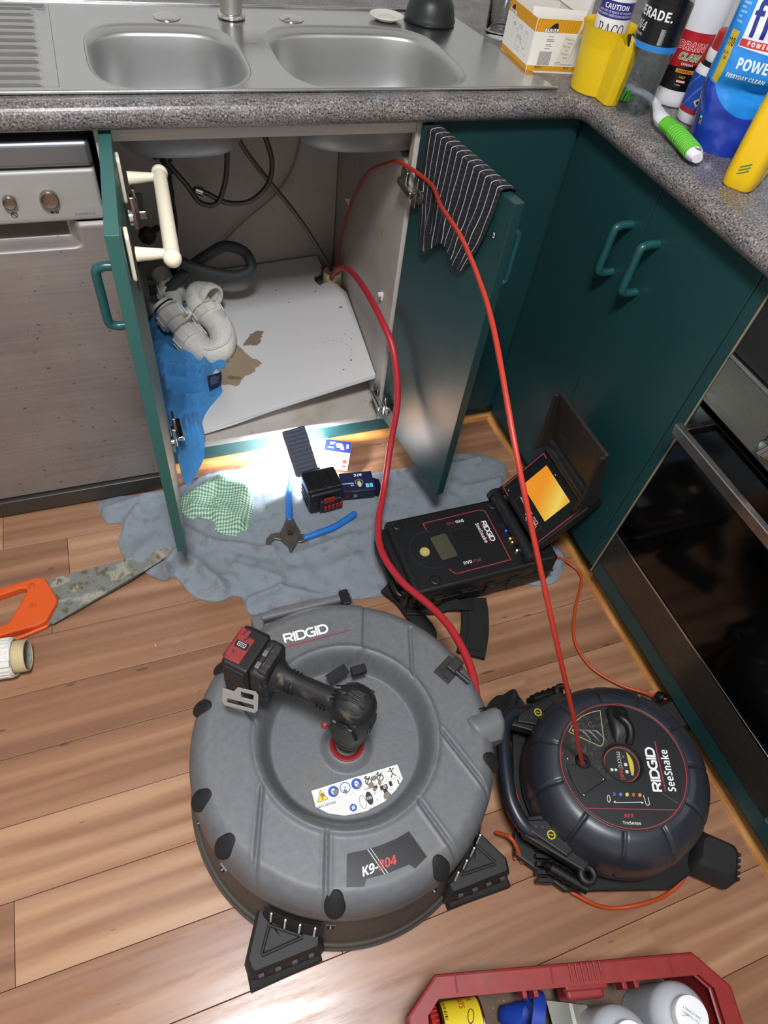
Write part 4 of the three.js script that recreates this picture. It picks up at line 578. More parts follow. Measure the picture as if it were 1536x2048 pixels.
    c.fillStyle = '#2a4fa8'; c.beginPath(); c.arc(500, 400, 52, 0, 7); c.fill(); c.fillStyle = '#eef1ee'; c.fillRect(480, 380, 18, 44); c.fillRect(506, 372, 14, 50);
    c.strokeStyle = '#1c1c1c'; c.lineWidth = 7; c.beginPath(); c.ellipse(650, 370, 44, 88, 0, 0, 7); c.stroke(); for (let i = 0; i < 6; i++) c.fillRect(624, 310 + i * 22, 52, 9); c.fillStyle = '#1c1c1c'; c.beginPath(); c.ellipse(752, 350, 48, 92, 0, 0, 7); c.fill(); c.fillStyle = '#eee'; c.font = 'bold 50px sans-serif'; c.fillText('ITI', 718, 366);
    c.fillStyle = '#1c1c1c'; c.fillRect(720, 220, 130, 8); c.fillRect(850, 214, 60, 44); c.save(); c.translate(950, 300); c.fillRect(-10, -60, 110, 66); c.fillRect(20, 0, 62, 90); c.fillRect(0, 84, 110, 50); c.restore(); c.fillStyle = '#e9e9e9'; for (let i = 0; i < 3; i++) c.fillRect(985, 250 + i * 18, 46, 7);
    c.fillStyle = '#1c1c1c'; c.fillRect(1080, 220, 46, 70); c.fillRect(1210, 230, 16, 70); c.fillStyle = '#b3262b'; c.font = 'bold 60px sans-serif'; for (const [x, y] of [[1236, 250], [830, 330], [836, 430]]) c.fillText('\u00d7', x, y); c.fillStyle = '#3a6a42'; c.fillText('\u2713', 1140, 260); c.fillText('\u2713', 826, 385); c.fillStyle = '#444'; c.font = '26px sans-serif'; c.fillText('NiCd  Li-Ion', 1060, 340); c.fillText('Max 1650', 700, 490);
    c.fillStyle = '#7d7263'; for (const [x, y, a, b] of [[140, 110, 24, 32], [330, 130, 40, 36], [460, 160, 36, 26], [660, 150, 26, 30], [830, 190, 40, 46], [900, 110, 34, 56], [960, 190, 44, 26], [1000, 390, 44, 56], [860, 260, 26, 30]]) { c.beginPath(); c.ellipse(x, y, a, b, x, 0, 7); c.fill(); }
  }, 0.4), t, 'white half-moon instruction label with pictograms');
  const KB = [-0.75, -0.619, 0.98, 1.037];
  obj('model_label', sheet([[-0.735, 0.982], [-0.709, 0.9855], [-0.683, 0.987], [-0.658, 0.986], [-0.634, 0.982], [-0.62, 1.024], [-0.643, 1.0335], [-0.65, 1.0255], [-0.683, 1.0265], [-0.718, 1.0235], [-0.724, 1.032], [-0.749, 1.024]], 0.2432, KB, 0), printed(1104, 480, (c, w, h) => { c.fillStyle = '#0c0d10'; c.fillRect(0, 0, w, h); const R = rng(4); for (let i = 0; i < 260; i++) { c.fillStyle = `rgba(150,150,150,${R() * 0.4})`; c.beginPath(); c.arc(R() * w, R() * h, R() * 5, 0, 7); c.fill(); } c.fillStyle = '#c9ccd8'; c.beginPath(); c.moveTo(385, 40); c.lineTo(395, 40); c.lineTo(525, 420); c.lineTo(515, 420); c.fill(); c.beginPath(); c.moveTo(425, 40); c.lineTo(433, 40); c.lineTo(565, 420); c.lineTo(555, 420); c.fill(); c.save(); c.translate(225, 330); c.font = 'italic bold 150px sans-serif'; c.transform(1, -0.01, 0, 1, 0, 0); c.fillStyle = '#f4f4f6'; c.fillText('K9-', 0, 0); const x = c.measureText('K9-').width; c.fillStyle = '#c6363a'; c.fillText('204', x, 0); c.restore();  }, 0.35), t, 'black model label reading K9-204');
  // latch and cable outlet
  obj('latch', [at(merge([box(0.045, 0.004, 0.034, 0, 0, 0, 0.001), box(0.03, 0.012, 0.02, 0.012, 0.006, 0.004, 0.003), cyl(0.004, 0.004, 0.03, 0, 0, 0, 12).rotateX(Math.PI / 2).translate(0.002, 0.01, 0.014), cyl(0.004, 0.004, 0.003, -0.015, 0.002, 0.006, 12), cyl(0.004, 0.004, 0.003, -0.008, 0.002, -0.01, 12)]), -0.468, 0.2445, 0.75, 0, 0.5)], mat(0x3a3a38, 0.45, { metalness: 0.5 }), t);
  obj('cable_outlet', loft([[0.0, 0.033, 0.03, 0.238], [0.01, 0.034, 0.03, 0.25], [0.03, 0.031, 0.028, 0.25], [0.042, 0.026, 0.024, 0.244], [0.054, 0.019, 0.016, 0.232]].map(([s, hw, hh, y]) => rounded(hw * 2, hh * 2, 0.01, 5).map(([a, b]) => [-0.441 + s * 0.05 + a, y - hh + b, 0.838 + s]))), M.drumGrey, t);
  obj('outlet_collar', lathe([[0.009, 0], [0.0145, 0], [0.0145, 0.006], [0.009, 0.006]], 24).rotateX(-Math.PI / 2).translate(-0.439, 0.228, 0.839), M.black, t);
  obj('guard_tab', [span(-0.64, -0.612, 0.236, 0.2485, 0.696, 0.712, 0.002), at(box(0.04, 0.003, 0.02, 0, 0, 0, 0.001), -0.664, 0.2425, 0.7, 0, 0.3)], M.blackMatte, t);
  // two rubber feet at the front with slotted bands
  const foot = (s) => {
    const f = (x) => cx + s * (x - cx);
    const ring = (q, y) => q.map(([x, z]) => [f(x), y, z]);
    const outline = (g) => [[-0.878 - g, 0.994 - g], [-0.87 + g * 0.3, 0.988 - g], [-0.796 + g, 1.044 - g * 0.4], [-0.788 + g, 1.052], [-0.792 + g, 1.068 + g], [-0.8, 1.074 + g], [-0.9, 1.074 + g], [-0.909 - g, 1.07 + g], [-0.912 - g, 1.05], [-0.878 - g, 0.985]];
    const k = obj('rubber_foot', loft([ring(outline(0.004), 0.004), ring(outline(0.005), 0.02), ring(outline(0.002), 0.06), ring(outline(-0.002), 0.078), ring(outline(-0.006), 0.083)]), M.rubber, t);
    const p = [[-0.866, 1.016], [-0.818, 1.049], [-0.887, 1.052]].map(([x, z]) => [f(x), 0.084, z]);
    obj('foot_rib', tube(new THREE.CatmullRomCurve3([...p, p[0]].map((q) => V(...q)), false, 'catmullrom', 0.02), 0.0028, 60, 8, false), M.rubber, k);
    for (let i = 0; i < 4; i++) obj('foot_notch', at(box(0.011, 0.016, 0.008, 0, 0, 0, 0.002), f(-0.893 + i * 0.027), 0.062, 1.0755), mat(0x2c2c2d, 0.6), k);
    obj('foot_sole', flat([[-0.915, 1.055], [-0.795, 1.055], [-0.795, 1.086], [-0.915, 1.09]].map(([x, z]) => [f(x), z]), 0.0, 0.032, 0.004), M.blackMatte, k);
    const th = (q) => { const b = lerp(2.36, 1.99, q); return s > 0 ? b : Math.PI - b; }, CZ = 0.815;
    const band = obj('slotted_band', surf((u, v) => { const a = th(u), r = lerp(0.273, 0.2655, v); return [cx + r * Math.cos(a), lerp(0.075, 0.158, v), CZ - 0.004 + r * Math.sin(a)]; }, 24, 4), M.blackMatte, t);
    for (let i = 0; i < 4; i++) { const a = th(0.14 + i * 0.24); obj('band_slot', rod([cx + 0.2735 * Math.cos(a), 0.098, CZ - 0.004 + 0.2735 * Math.sin(a)], [cx + 0.2685 * Math.cos(a), 0.148, CZ - 0.004 + 0.2685 * Math.sin(a)], 0.0016, 0.0016, 8), M.white, band); }
    return k;
  };
  foot(1); foot(-1);
  for (const a of [-2.3, -0.85]) obj('rear_foot', at(box(0.07, 0.05, 0.05, 0, 0.025, 0, 0.008), cx + 0.262 * Math.cos(a), 0, cz + 0.262 * Math.sin(a), 0, -a), M.rubber, t);
}
{
  // cordless drill standing nose down in the hub, handle towards the left rear
  const t = local('cordless_drill', 'dusty black cordless drill with red battery standing nose-down on the drum hub', 'drill', [DC[0] - 0.001, 0.208, DC[1] + 0.01], Math.PI - Math.atan2(0.7, 0.72));
  t.scale.setScalar(0.92);
  M.drillBlack = mat(0xffffff, 0.55, { map: dirtyMap(24, 24, 25, 104, 95, 76, 0.75, 7, 6), bumpMap: fineNoise, bumpScale: 0.0004 });
  obj('chuck', lathe([[0.0, -0.004], [0.011, -0.004], [0.0135, 0.004], [0.019, 0.014], [0.0205, 0.03], [0.0205, 0.046], [0.018, 0.05], [0, 0.05]], 32), mat(0x1a1a1b, 0.5), t);
  const el = (y, rx, rz, ox = 0, n = 32, p = 2.3) => superRing(ox, 0, rx, rz, y, n, p);
  obj('gearbox', loft([el(0.046, 0.022, 0.022), el(0.05, 0.0275, 0.0275), el(0.062, 0.029, 0.029), el(0.066, 0.0275, 0.0275), el(0.076, 0.031, 0.031), el(0.09, 0.033, 0.033), el(0.096, 0.0315, 0.0315)]), M.drillBlack, t);
  const rot = [];
  obj('motor_body', loft([el(0.092, 0.0315, 0.0325), el(0.1, 0.035, 0.0355), el(0.13, 0.0365, 0.0365), el(0.16, 0.0375, 0.0365), el(0.19, 0.0365, 0.035), el(0.208, 0.033, 0.031), el(0.218, 0.026, 0.024), el(0.223, 0.013, 0.012)], true, true), M.drillBlack, t);
  for (const s of [-1, 1]) {
    obj('side_pad', at(merge([slab([[-0.018, -0.03], [0.02, -0.038], [0.03, 0.0], [0.024, 0.034], [-0.012, 0.03], [-0.024, 0.0]], 0.008, 0.003)]), -0.002, 0.145, s * 0.034), M.black, t);
    for (let i = 0; i < 4; i++) obj('vent_slot', at(box(0.022, 0.0028, 0.003, 0, 0, 0, 0.0008), 0.004, 0.168 + i * 0.0065, s * 0.0375), M.blackGloss, t);
    obj('body_screw', cyl(0.0035, 0.0035, 0.003, 0, 0, 0, 12).rotateX(Math.PI / 2).translate(-0.016, 0.19, s * 0.0335), M.darkSteel, t);
  }
  for (let i = 0; i < 4; i++) obj('vent_slot', at(box(0.003, 0.003, 0.03, 0, 0, 0, 0.0008), -0.0372 + i * 0.0004, 0.14 + i * 0.007, 0), M.blackGloss, t);
  for (const z of [-0.012, -0.004, 0.004, 0.012]) obj('grip_line', tube([[-0.03, 0.2, z], [-0.018, 0.219, z], [0, 0.2235, z * 0.8], [0.02, 0.219, z], [0.04, 0.2, z]], 0.0016, 24, 6), M.black, t);
  const hr = (x, y, ry, rz) => { const q = []; for (let i = 0; i < 28; i++) { const a = i / 28 * Math.PI * 2; q.push([x, y + ry * Math.cos(a), rz * Math.sin(a)]); } return q; };
  obj('handle', loft([hr(0.01, 0.165, 0.03, 0.024), hr(0.03, 0.166, 0.03, 0.0225), hr(0.045, 0.166, 0.024, 0.019), hr(0.08, 0.163, 0.0215, 0.0185), hr(0.11, 0.159, 0.021, 0.018), hr(0.13, 0.156, 0.024, 0.02), hr(0.148, 0.153, 0.036, 0.03), hr(0.156, 0.152, 0.045, 0.036)].map((r) => r.slice().reverse())), M.drillBlack, t);
  for (let i = 0; i < 6; i++) obj('grip_ridge', at(new THREE.TorusGeometry(0.0205, 0.0013, 6, 28), 0.047 + (i > 2 ? 0.062 : 0) + (i % 3) * 0.007, 0.162 - (i > 2 ? 0.004 : 0), 0, 0, Math.PI / 2), M.black, t);
  obj('trigger', [at(box(0.03, 0.012, 0.015, 0, 0, 0, 0.004), 0.055, 0.139, 0)], M.black, t);
  for (const s of [-1, 1]) obj('direction_button', cyl(0.006, 0.0055, 0.006, 0, 0, 0, 14).rotateX(s * Math.PI / 2).translate(0.037, 0.126, s * 0.028), mat(0x9e2424, 0.5), t, 'red direction button');
  obj('tool_foot', [span(0.148, 0.182, 0.085, 0.204, -0.038, 0.038, 0.01), span(0.15, 0.168, 0.196, 0.21, -0.03, 0.03, 0.005)], M.drillBlack, t);
  for (const z of [-0.018, 0.006]) obj('foot_slot', box(0.02, 0.004, 0.012, 0.166, 0.2045, z, 0.0015), M.chrome, t);
  const b = obj('battery', [span(0.18, 0.232, 0.08, 0.202, -0.0405, 0.0405, 0.007), span(0.184, 0.228, 0.088, 0.196, -0.044, 0.044, 0.005)], M.black, t);
  obj('battery_cap', [span(0.2, 0.2325, 0.198, 0.2045, -0.032, 0.02, 0.003), span(0.214, 0.2345, 0.16, 0.203, -0.03, 0.032, 0.003)], mat(0xffffff, 0.5, { map: dirtyMap(132, 38, 40, 34, 30, 30, 0.85, 2, 4) }), b, 'red battery end cap');
  obj('fuel_gauge', [span(0.203, 0.226, 0.2035, 0.2062, -0.006, 0.006, 0.001)], M.black, b);
  obj('gauge_print', decal([0.206, 0.2064, 0.0045], [0.206, 0.2064, -0.0045], [0.223, 0.2064, -0.0045], [0.223, 0.2064, 0.0045], -0.0005), printed(60, 110, (c, w, h) => { c.fillStyle = '#121214'; c.fillRect(0, 0, w, h); c.strokeStyle = '#e8e8e8'; c.lineWidth = 5; c.strokeRect(8, 8, w - 16, h - 16); c.fillStyle = '#aab'; for (let i = 0; i < 4; i++) c.fillRect(20, 22 + i * 18, 20, 9); }), b);
  const clip = [[0.222, 0.03], [0.218, 0.05], [0.2, 0.06], [0.178, 0.056], [0.166, 0.066], [0.15, 0.064]];
  obj('belt_clip', [at(slab([[-0.035, -0.02], [-0.03, -0.026], [0.028, -0.026], [0.034, -0.018], [0.034, 0.008], [0.012, 0.006], [0.004, 0.016], [-0.03, 0.016], [-0.035, 0.01]], 0.0025, 0.0008, [[[-0.027, -0.018], [0.024, -0.018], [0.024, -0.011], [-0.027, -0.011]], [[-0.026, -0.001], [-0.002, -0.001], [-0.002, 0.008], [-0.026, 0.008]]]), 0.19, 0.13, -0.052, 0.6, 0, -0.25), rod([0.19, 0.125, -0.036], [0.19, 0.125, -0.05], 0.005), rod([0.168, 0.125, -0.036], [0.168, 0.125, -0.05], 0.004)], M.chrome, t, 'bright steel belt clip');
}
{
  const t = thing('drain_cable', 'thick red sheathed drain cable running from the drum into the cabinet', 'cable', [-0.438, 0.228, 0.84]);
  obj('cable_sheath', tube([[-0.439, 0.228, 0.86], [-0.437, 0.227, 0.825], [-0.412, 0.208, 0.745], [-0.406, 0.182, 0.645], [-0.418, 0.158, 0.573], [-0.447, 0.135, 0.487], [-0.459, 0.125, 0.41], [-0.454, 0.12, 0.36], [-0.433, 0.122, 0.3], [-0.388, 0.14, 0.21], [-0.358, 0.205, 0.145], [-0.337, 0.3, 0.1], [-0.338, 0.4, 0.035], [-0.346, 0.43, -0.033], [-0.339, 0.42, -0.169], [-0.32, 0.365, -0.34], [-0.312, 0.315, -0.44], [-0.303, 0.25, -0.52], [-0.297, 0.2, -0.565], [-0.294, 0.16, -0.58]], 0.008, 220, 16), mat(0xb02832, 0.42), t);
}
{
  const t = thing('camera_cable', 'thin red inspection cable arching from the reel over the open door into the pipe', 'cable', [-0.276, 0.16, 0.966]);
  obj('cable_core', tube([[-0.268, 0.15, 0.985], [-0.276, 0.172, 0.966], [-0.35, 0.37, 0.92], [-0.418, 0.572, 0.84], [-0.453, 0.749, 0.7], [-0.423, 0.822, 0.52], [-0.399, 0.826, 0.42], [-0.374, 0.822, 0.3], [-0.347, 0.8, 0.16], [-0.318, 0.783, 0.05], [-0.334, 0.77, -0.065], [-0.32, 0.718, -0.174], [-0.303, 0.632, -0.318], [-0.284, 0.472, -0.478], [-0.279, 0.315, -0.56], [-0.279, 0.23, -0.578], [-0.281, 0.15, -0.583]], 0.0038, 240, 12), mat(0xa62d1d, 0.4), t);
}
// ------------------------------------------------------------------ inspection camera reel
{
  const t = local('camera_reel', 'dark navy round inspection camera reel with black carry frame beside the oven', 'cable reel', [-0.19, 0, 0.995], -0.38);
  M.reelNavy = mat(0xffffff, 0.36, { map: dirtyMap(37, 40, 47, 74, 72, 68, 0.5, 6, 4) });
  M.reelBlack = mat(0xffffff, 0.5, { map: dirtyMap(19, 19, 20, 58, 53, 44, 0.5, 9, 5) });
  const TL = (g) => at(merge(Array.isArray(g) ? g : [g]), -0.165, 0.03, 0, 0, 0, 0.15), LT = (g) => TL((Array.isArray(g) ? merge(g) : g).translate(0.165, -0.03, 0));
  const prof = [[0.11, 0.161], [0.114, 0.163], [0.128, 0.161], [0.143, 0.153], [0.156, 0.138], [0.164, 0.118], [0.167, 0.098], [0.168, 0.07], [0.165, 0.05], [0.158, 0.036]];
  const pc = new THREE.SplineCurve(prof.map((p) => new THREE.Vector2(...p)));
  obj('reel_case', LT(surf((u, v) => { const a = -u * Math.PI * 2, p = pc.getPoint(v); let r = p.x; const k = 11, ph = ((u * k) % 1 + 1) % 1, d = Math.min(ph, 1 - ph) / k * Math.PI * 2 * r; const m = smooth(0.02, 0.12, v); r -= 0.0035 * m * Math.exp(-((d / 0.003) ** 2)); return [r * Math.cos(a), p.y - 0.003 * m * Math.exp(-((d / 0.003) ** 2)) * (1 - v), r * Math.sin(a)]; }, 440, 60, [1, 1])), M.reelNavy, t);
  obj('reel_base', lathe([[0, 0.02], [0.15, 0.02], [0.158, 0.026], [0.16, 0.04], [0.15, 0.042], [0, 0.042]], 64), M.reelBlack, t);
  obj('case_seam', LT(lathe([[0.166, 0.052], [0.1695, 0.054], [0.1695, 0.06], [0.166, 0.062]], 96)), M.reelNavy, t);
  // printed face
  const S = 1536, L = 0.113, q = (a) => (a + L) / (2 * L) * S;
  const face = printed(S, S, (c) => {
    c.fillStyle = '#15171a'; c.fillRect(0, 0, S, S); const R = rng(12);
    for (let i = 0; i < 900; i++) { const a = R() * 6.3, r = Math.sqrt(R()); const x = -0.05 + Math.cos(a) * r * 0.075, y = -0.03 + Math.sin(a) * r * 0.06; c.fillStyle = `rgba(${110 + R() * 40},${98 + R() * 34},${74 + R() * 30},${0.05 + R() * 0.13})`; c.beginPath(); c.ellipse(q(x), q(y), 6 + R() * 34, 4 + R() * 14, R() * 3, 0, 7); c.fill(); }
    for (let i = 0; i < 500; i++) { c.fillStyle = `rgba(130,125,112,${R() * 0.25})`; c.fillRect(R() * S, R() * S, 2 + R() * 6, 2 + R() * 4); }
    c.strokeStyle = '#8e2f33'; c.lineWidth = 14; c.beginPath(); c.arc(S / 2, S / 2, S / 2 - 18, 0, 7); c.stroke();
    c.lineWidth = 10; c.beginPath(); c.moveTo(q(-0.08), q(0.079)); c.lineTo(q(0.08), q(0.077)); c.stroke();
    c.save(); c.translate(q(0.044), q(0.047)); c.rotate(-Math.PI / 2); c.strokeStyle = '#e2e3df'; wideWord(c, 'RIDGID', 8, 12, 96, 25, 0.22); c.fillStyle = '#a3323c'; c.fillRect(0, 142, 600, 14); c.fillStyle = '#e2e3df'; c.font = 'bold 128px sans-serif'; c.save(); c.scale(0.86, 1); c.fillText('SeeSnake', 0, 275); c.restore(); c.restore();
    c.strokeStyle = '#d9dad4'; c.fillStyle = '#d9dad4'; c.lineWidth = 7; c.beginPath(); c.moveTo(q(-0.026), q(0.068)); c.lineTo(q(0.022), q(0.066)); c.stroke(); for (const [x, s] of [[-0.028, -1], [0.024, 1]]) { c.beginPath(); c.moveTo(q(x), q(0.067)); c.lineTo(q(x) - s * 26, q(0.067) - 14); c.lineTo(q(x) - s * 26, q(0.067) + 14); c.fill(); }
    c.beginPath(); c.ellipse(q(-0.035), q(0.062), 16, 40, 0.1, 0, 7); c.stroke(); c.beginPath(); c.moveTo(q(0.026), q(0.054)); c.lineTo(q(0.0275), q(0.068)); c.arc(q(0.0305), q(0.068), 20, Math.PI, 0, true); c.lineTo(q(0.0335), q(0.057)); c.stroke();
    ['#3d4f9c', '#4a6fc0', '#d9c74e', '#a2572e', '#c9853a'].forEach((k, i) => { c.fillStyle = k; c.beginPath(); c.ellipse(q(-0.024 + i * 0.011), q(0.054), 18, 24, 0.5, 0, 7); c.fill(); });
    c.fillStyle = '#a3323c'; c.font = 'bold 62px sans-serif'; c.fillText('APX', q(-0.014), q(0.092)); c.fillStyle = '#c9cbc4'; c.font = 'bold 48px sans-serif'; c.fillText('TruSense', q(-0.018), q(0.103));
    c.strokeStyle = '#a8a35a'; c.lineWidth = 9; c.beginPath(); c.moveTo(q(-0.088), q(-0.055)); c.lineTo(q(-0.036), q(-0.03)); c.quadraticCurveTo(q(-0.028), q(-0.03), q(-0.026), q(-0.045)); c.lineTo(q(-0.024), q(-0.098)); c.quadraticCurveTo(q(-0.07), q(-0.09), q(-0.088), q(-0.055)); c.stroke();
    c.strokeStyle = '#8e8f84'; c.lineWidth = 5; for (let i = 0; i < 12; i++) { c.beginPath(); c.moveTo(q(-0.07 + i * 0.003), q(-0.06)); c.lineTo(q(-0.06 + i * 0.0035), q(-0.055 + (i % 4) * 0.005)); c.stroke(); } c.strokeStyle = '#a55a5a'; c.beginPath(); c.arc(q(-0.045), q(-0.07), 34, 0.5, 5); c.stroke(); c.fillStyle = '#b5a83a'; c.beginPath(); c.arc(q(-0.078), q(-0.058), 26, 0, 7); c.fill();
    c.strokeStyle = 'rgba(190,180,165,.6)'; c.lineWidth = 4; c.beginPath(); c.moveTo(q(0.06), q(0.05)); c.lineTo(q(0.082), q(0.066)); c.stroke();
  }, 0.4);
  const disc = new THREE.RingGeometry(0.036, L, 96, 1).rotateX(-Math.PI / 2).translate(0, 0.1625, 0); const dp = disc.attributes.position, du = disc.attributes.uv; for (let i = 0; i < dp.count; i++) du.setXY(i, (dp.getX(i) + L) / (2 * L), 1 - (dp.getZ(i) + L) / (2 * L));
  obj('face_plate', LT([disc]), face, t, 'black printed face with maker and model names');
  obj('face_rim', LT(lathe([[0.111, 0.16], [0.1115, 0.1635], [0.1145, 0.164], [0.116, 0.161]], 96)), M.reelNavy, t);
  obj('hub_well', LT(lathe([[0.0365, 0.163], [0.037, 0.1655], [0.034, 0.166], [0.0335, 0.15], [0, 0.15]], 64)), M.reelBlack, t);
  const hub = new THREE.CircleGeometry(0.0325, 64).rotateX(-Math.PI / 2).translate(0, 0.1545, 0);
  obj('hub_label', LT(hub), printed(512, 512, (c, w) => { c.fillStyle = '#1b1c1d'; c.fillRect(0, 0, w, w); c.strokeStyle = '#8e3a3a'; c.lineWidth = 16; c.beginPath(); c.arc(256, 256, 244, 0, 7); c.stroke(); c.save(); c.translate(212, 66); c.rotate(Math.PI / 2); c.font = '92px sans-serif'; c.fillStyle = '#c8c9c4'; c.fillText('micro', 0, 0); c.fillStyle = '#a33a3e'; c.font = 'bold 88px sans-serif'; c.fillText('Reel', 214, 0); c.restore(); c.fillStyle = '#c4b13a'; c.beginPath(); c.moveTo(356, 70); c.quadraticCurveTo(470, 200, 400, 400); c.lineTo(370, 400); c.fill(); c.fillStyle = '#cfd0c8'; c.beginPath(); c.arc(110, 330, 22, 0, 7); c.arc(165, 330, 20, 0, 7); c.fill(); c.font = '40px sans-serif'; c.fillText('\u03b1', 292, 150); for (const y of [230, 330]) c.fillRect(296, y, 40, 44); }, 0.4), t, 'round hub label');
  // finger grip, cable guide and flap on the face
  obj('finger_grip', LT([loft([[0.0, 0.014, 0.004], [0.01, 0.02, 0.014], [0.035, 0.019, 0.018], [0.055, 0.016, 0.014], [0.07, 0.012, 0.003]].map(([s, w, h]) => rounded(w * 2, h * 2, Math.min(w, h) * 0.8, 5).map(([a, b]) => [0.006 + a, 0.162 + b, -0.106 + s])))]), M.reelBlack, t);
  obj('grip_lever', LT([tube([[0.0, 0.178, -0.085], [0.008, 0.186, -0.074], [0.018, 0.184, -0.062], [0.02, 0.176, -0.046], [0.018, 0.168, -0.038]], 0.0075, 30, 12)]), M.black, t);
  obj('guide_flap', LT([flat([[-0.102, 0.006], [-0.06, 0.004], [-0.034, 0.03], [-0.05, 0.04], [-0.082, 0.06], [-0.095, 0.035]], 0.162, 0.1665, 0.0015)]), M.black, t);
  obj('cable_guide', LT([lathe([[0.006, 0], [0.014, 0], [0.012, 0.012], [0.006, 0.014]], 24).rotateX(0.5).translate(-0.071, 0.16, -0.002)]), M.blackMatte, t);
  for (const [a, b] of [[-0.098, -0.004], [-0.078, 0.058], [-0.04, 0.03]]) obj('face_screw', LT(new THREE.SphereGeometry(0.0025, 12, 8).translate(a, 0.1665, b)), M.chrome, t);
  // carry frame on the left
  for (const s of [-1, 1]) {
    const k = obj('frame_bracket', [flat([[-0.2, s * 0.085], [-0.15, s * 0.075], [-0.11, s * 0.11], [-0.075, s * 0.15], [-0.09, s * 0.165], [-0.14, s * 0.14], [-0.19, s * 0.115]], 0.085, 0.108, 0.003), flat([[-0.19, s * 0.09], [-0.14, s * 0.085], [-0.1, s * 0.13], [-0.12, s * 0.145], [-0.18, s * 0.11]], 0.106, 0.116, 0.003)], M.reelBlack, t);
    obj('bracket_eye', [new THREE.TorusGeometry(0.012, 0.006, 10, 24).rotateX(Math.PI / 2).translate(-0.082, 0.1, s * 0.168)], M.reelBlack, k);
    obj('warning_dot', [cyl(0.008, 0.008, 0.0012, -0.145, 0.1155, s * 0.112, 8)], printed(64, 64, (c) => { c.fillStyle = '#c9b52c'; c.fillRect(0, 0, 64, 64); c.fillStyle = '#15150f'; c.beginPath(); c.arc(32, 32, 22, 0, 7); c.fill(); c.fillStyle = '#c9b52c'; c.fillRect(28, 18, 8, 18); c.fillRect(28, 40, 8, 7); }), k, 'yellow warning sticker');
    for (const x of [-0.172, -0.16]) obj('bracket_bolt', cyl(0.003, 0.003, 0.002, x, 0.1155, s * 0.1, 10), M.darkSteel, k);
    obj('clip_roller', [rod([-0.14, 0.075, s * 0.155], [-0.075, 0.07, s * 0.185], 0.01), rod([-0.15, 0.08, s * 0.15], [-0.14, 0.075, s * 0.155], 0.006), ...[0.2, 0.4, 0.6, 0.8].map((q2) => along(cyl(0.0115, 0.0115, 0.003), [lerp(-0.14, -0.075, q2), lerp(0.075, 0.07, q2), s * lerp(0.155, 0.185, q2)], [-0.075, 0.07, s * 0.185]))], M.black, t);
  }
  obj('carry_handle', tube([[-0.15, 0.098, -0.118], [-0.19, 0.104, -0.112], [-0.212, 0.108, -0.085], [-0.218, 0.11, -0.04], [-0.217, 0.11, 0.02], [-0.209, 0.108, 0.065], [-0.186, 0.104, 0.1], [-0.15, 0.098, 0.112]], 0.0135, 80, 18), mat(0x1d2029, 0.35), t);
  obj('case_support', loft([superRing(0.02, 0, 0.13, 0.13, 0.02, 32, 2.4).reverse(), superRing(0.03, 0, 0.12, 0.13, 0.06, 32, 2.4).reverse()]), M.reelBlack, t);
  obj('base_tray', [flat([[-0.175, -0.1], [-0.11, -0.165], [0.1, -0.16], [0.18, -0.11], [0.205, 0.0], [0.18, 0.12], [0.1, 0.17], [-0.1, 0.185], [-0.19, 0.13]], 0.0185, 0.034, 0.004)], M.reelBlack, t);
  for (let i = 0; i < 5; i++) obj('tray_cell', [span(-0.155 + i * 0.0, -0.125, 0.03, 0.05, 0.115 + i * 0.013, 0.124 + i * 0.013, 0.002)], M.black, t);
  for (const [a, b, r] of [[0.165, -0.15, 0.5], [0.19, 0.115, -0.35]]) {
    const k = obj('rubber_foot', [loft([[0, 0.03, 0.032], [0.025, 0.042, 0.04], [0.055, 0.04, 0.036], [0.068, 0.03, 0.026]].map(([y, hx, hz]) => rounded(hx * 2, hz * 2, 0.014, 6).map(([p, w]) => { const cA = Math.cos(r), sA = Math.sin(r); return [a + p * cA + w * sA, y, b - p * sA + w * cA]; })))], M.rubber, t);
    for (let i = 0; i < 5; i++) obj('tread_tooth', at(box(0.006, 0.05, 0.006, 0, 0, 0, 0.0015), a + 0.041 * Math.cos(r) + (-0.022 + i * 0.011) * Math.sin(r), 0.034, b - 0.041 * Math.sin(r) + (-0.022 + i * 0.011) * Math.cos(r), 0, r), M.rubber, k);
  }
}
{
  const t = thing('monitor_cord', 'thin orange cord from the monitor along the kickboard to the reel', 'cord', [0.056, 0.01, 0.526]);
  obj('cord_core', tube([[-0.02, 0.03, 0.45], [0.03, 0.012, 0.478], [0.046, 0.008, 0.52], [-0.022, 0.007, 0.609], [-0.063, 0.007, 0.68], [-0.061, 0.008, 0.747], [-0.02, 0.012, 0.808], [0.02, 0.03, 0.85], [0.036, 0.05, 0.876], [0.03, 0.062, 0.9], [0.0, 0.06, 0.93]], 0.0034, 140, 12), M.orangeCord ||= mat(0xb4471f, 0.4), t);
  obj('plug_nut', along(lathe([[0.004, 0], [0.011, 0], [0.012, 0.003], [0.012, 0.016], [0.009, 0.018], [0.004, 0.018]], 14), [0.03, 0.04, 0.862], [0.036, 0.055, 0.884]), M.black, t);
}
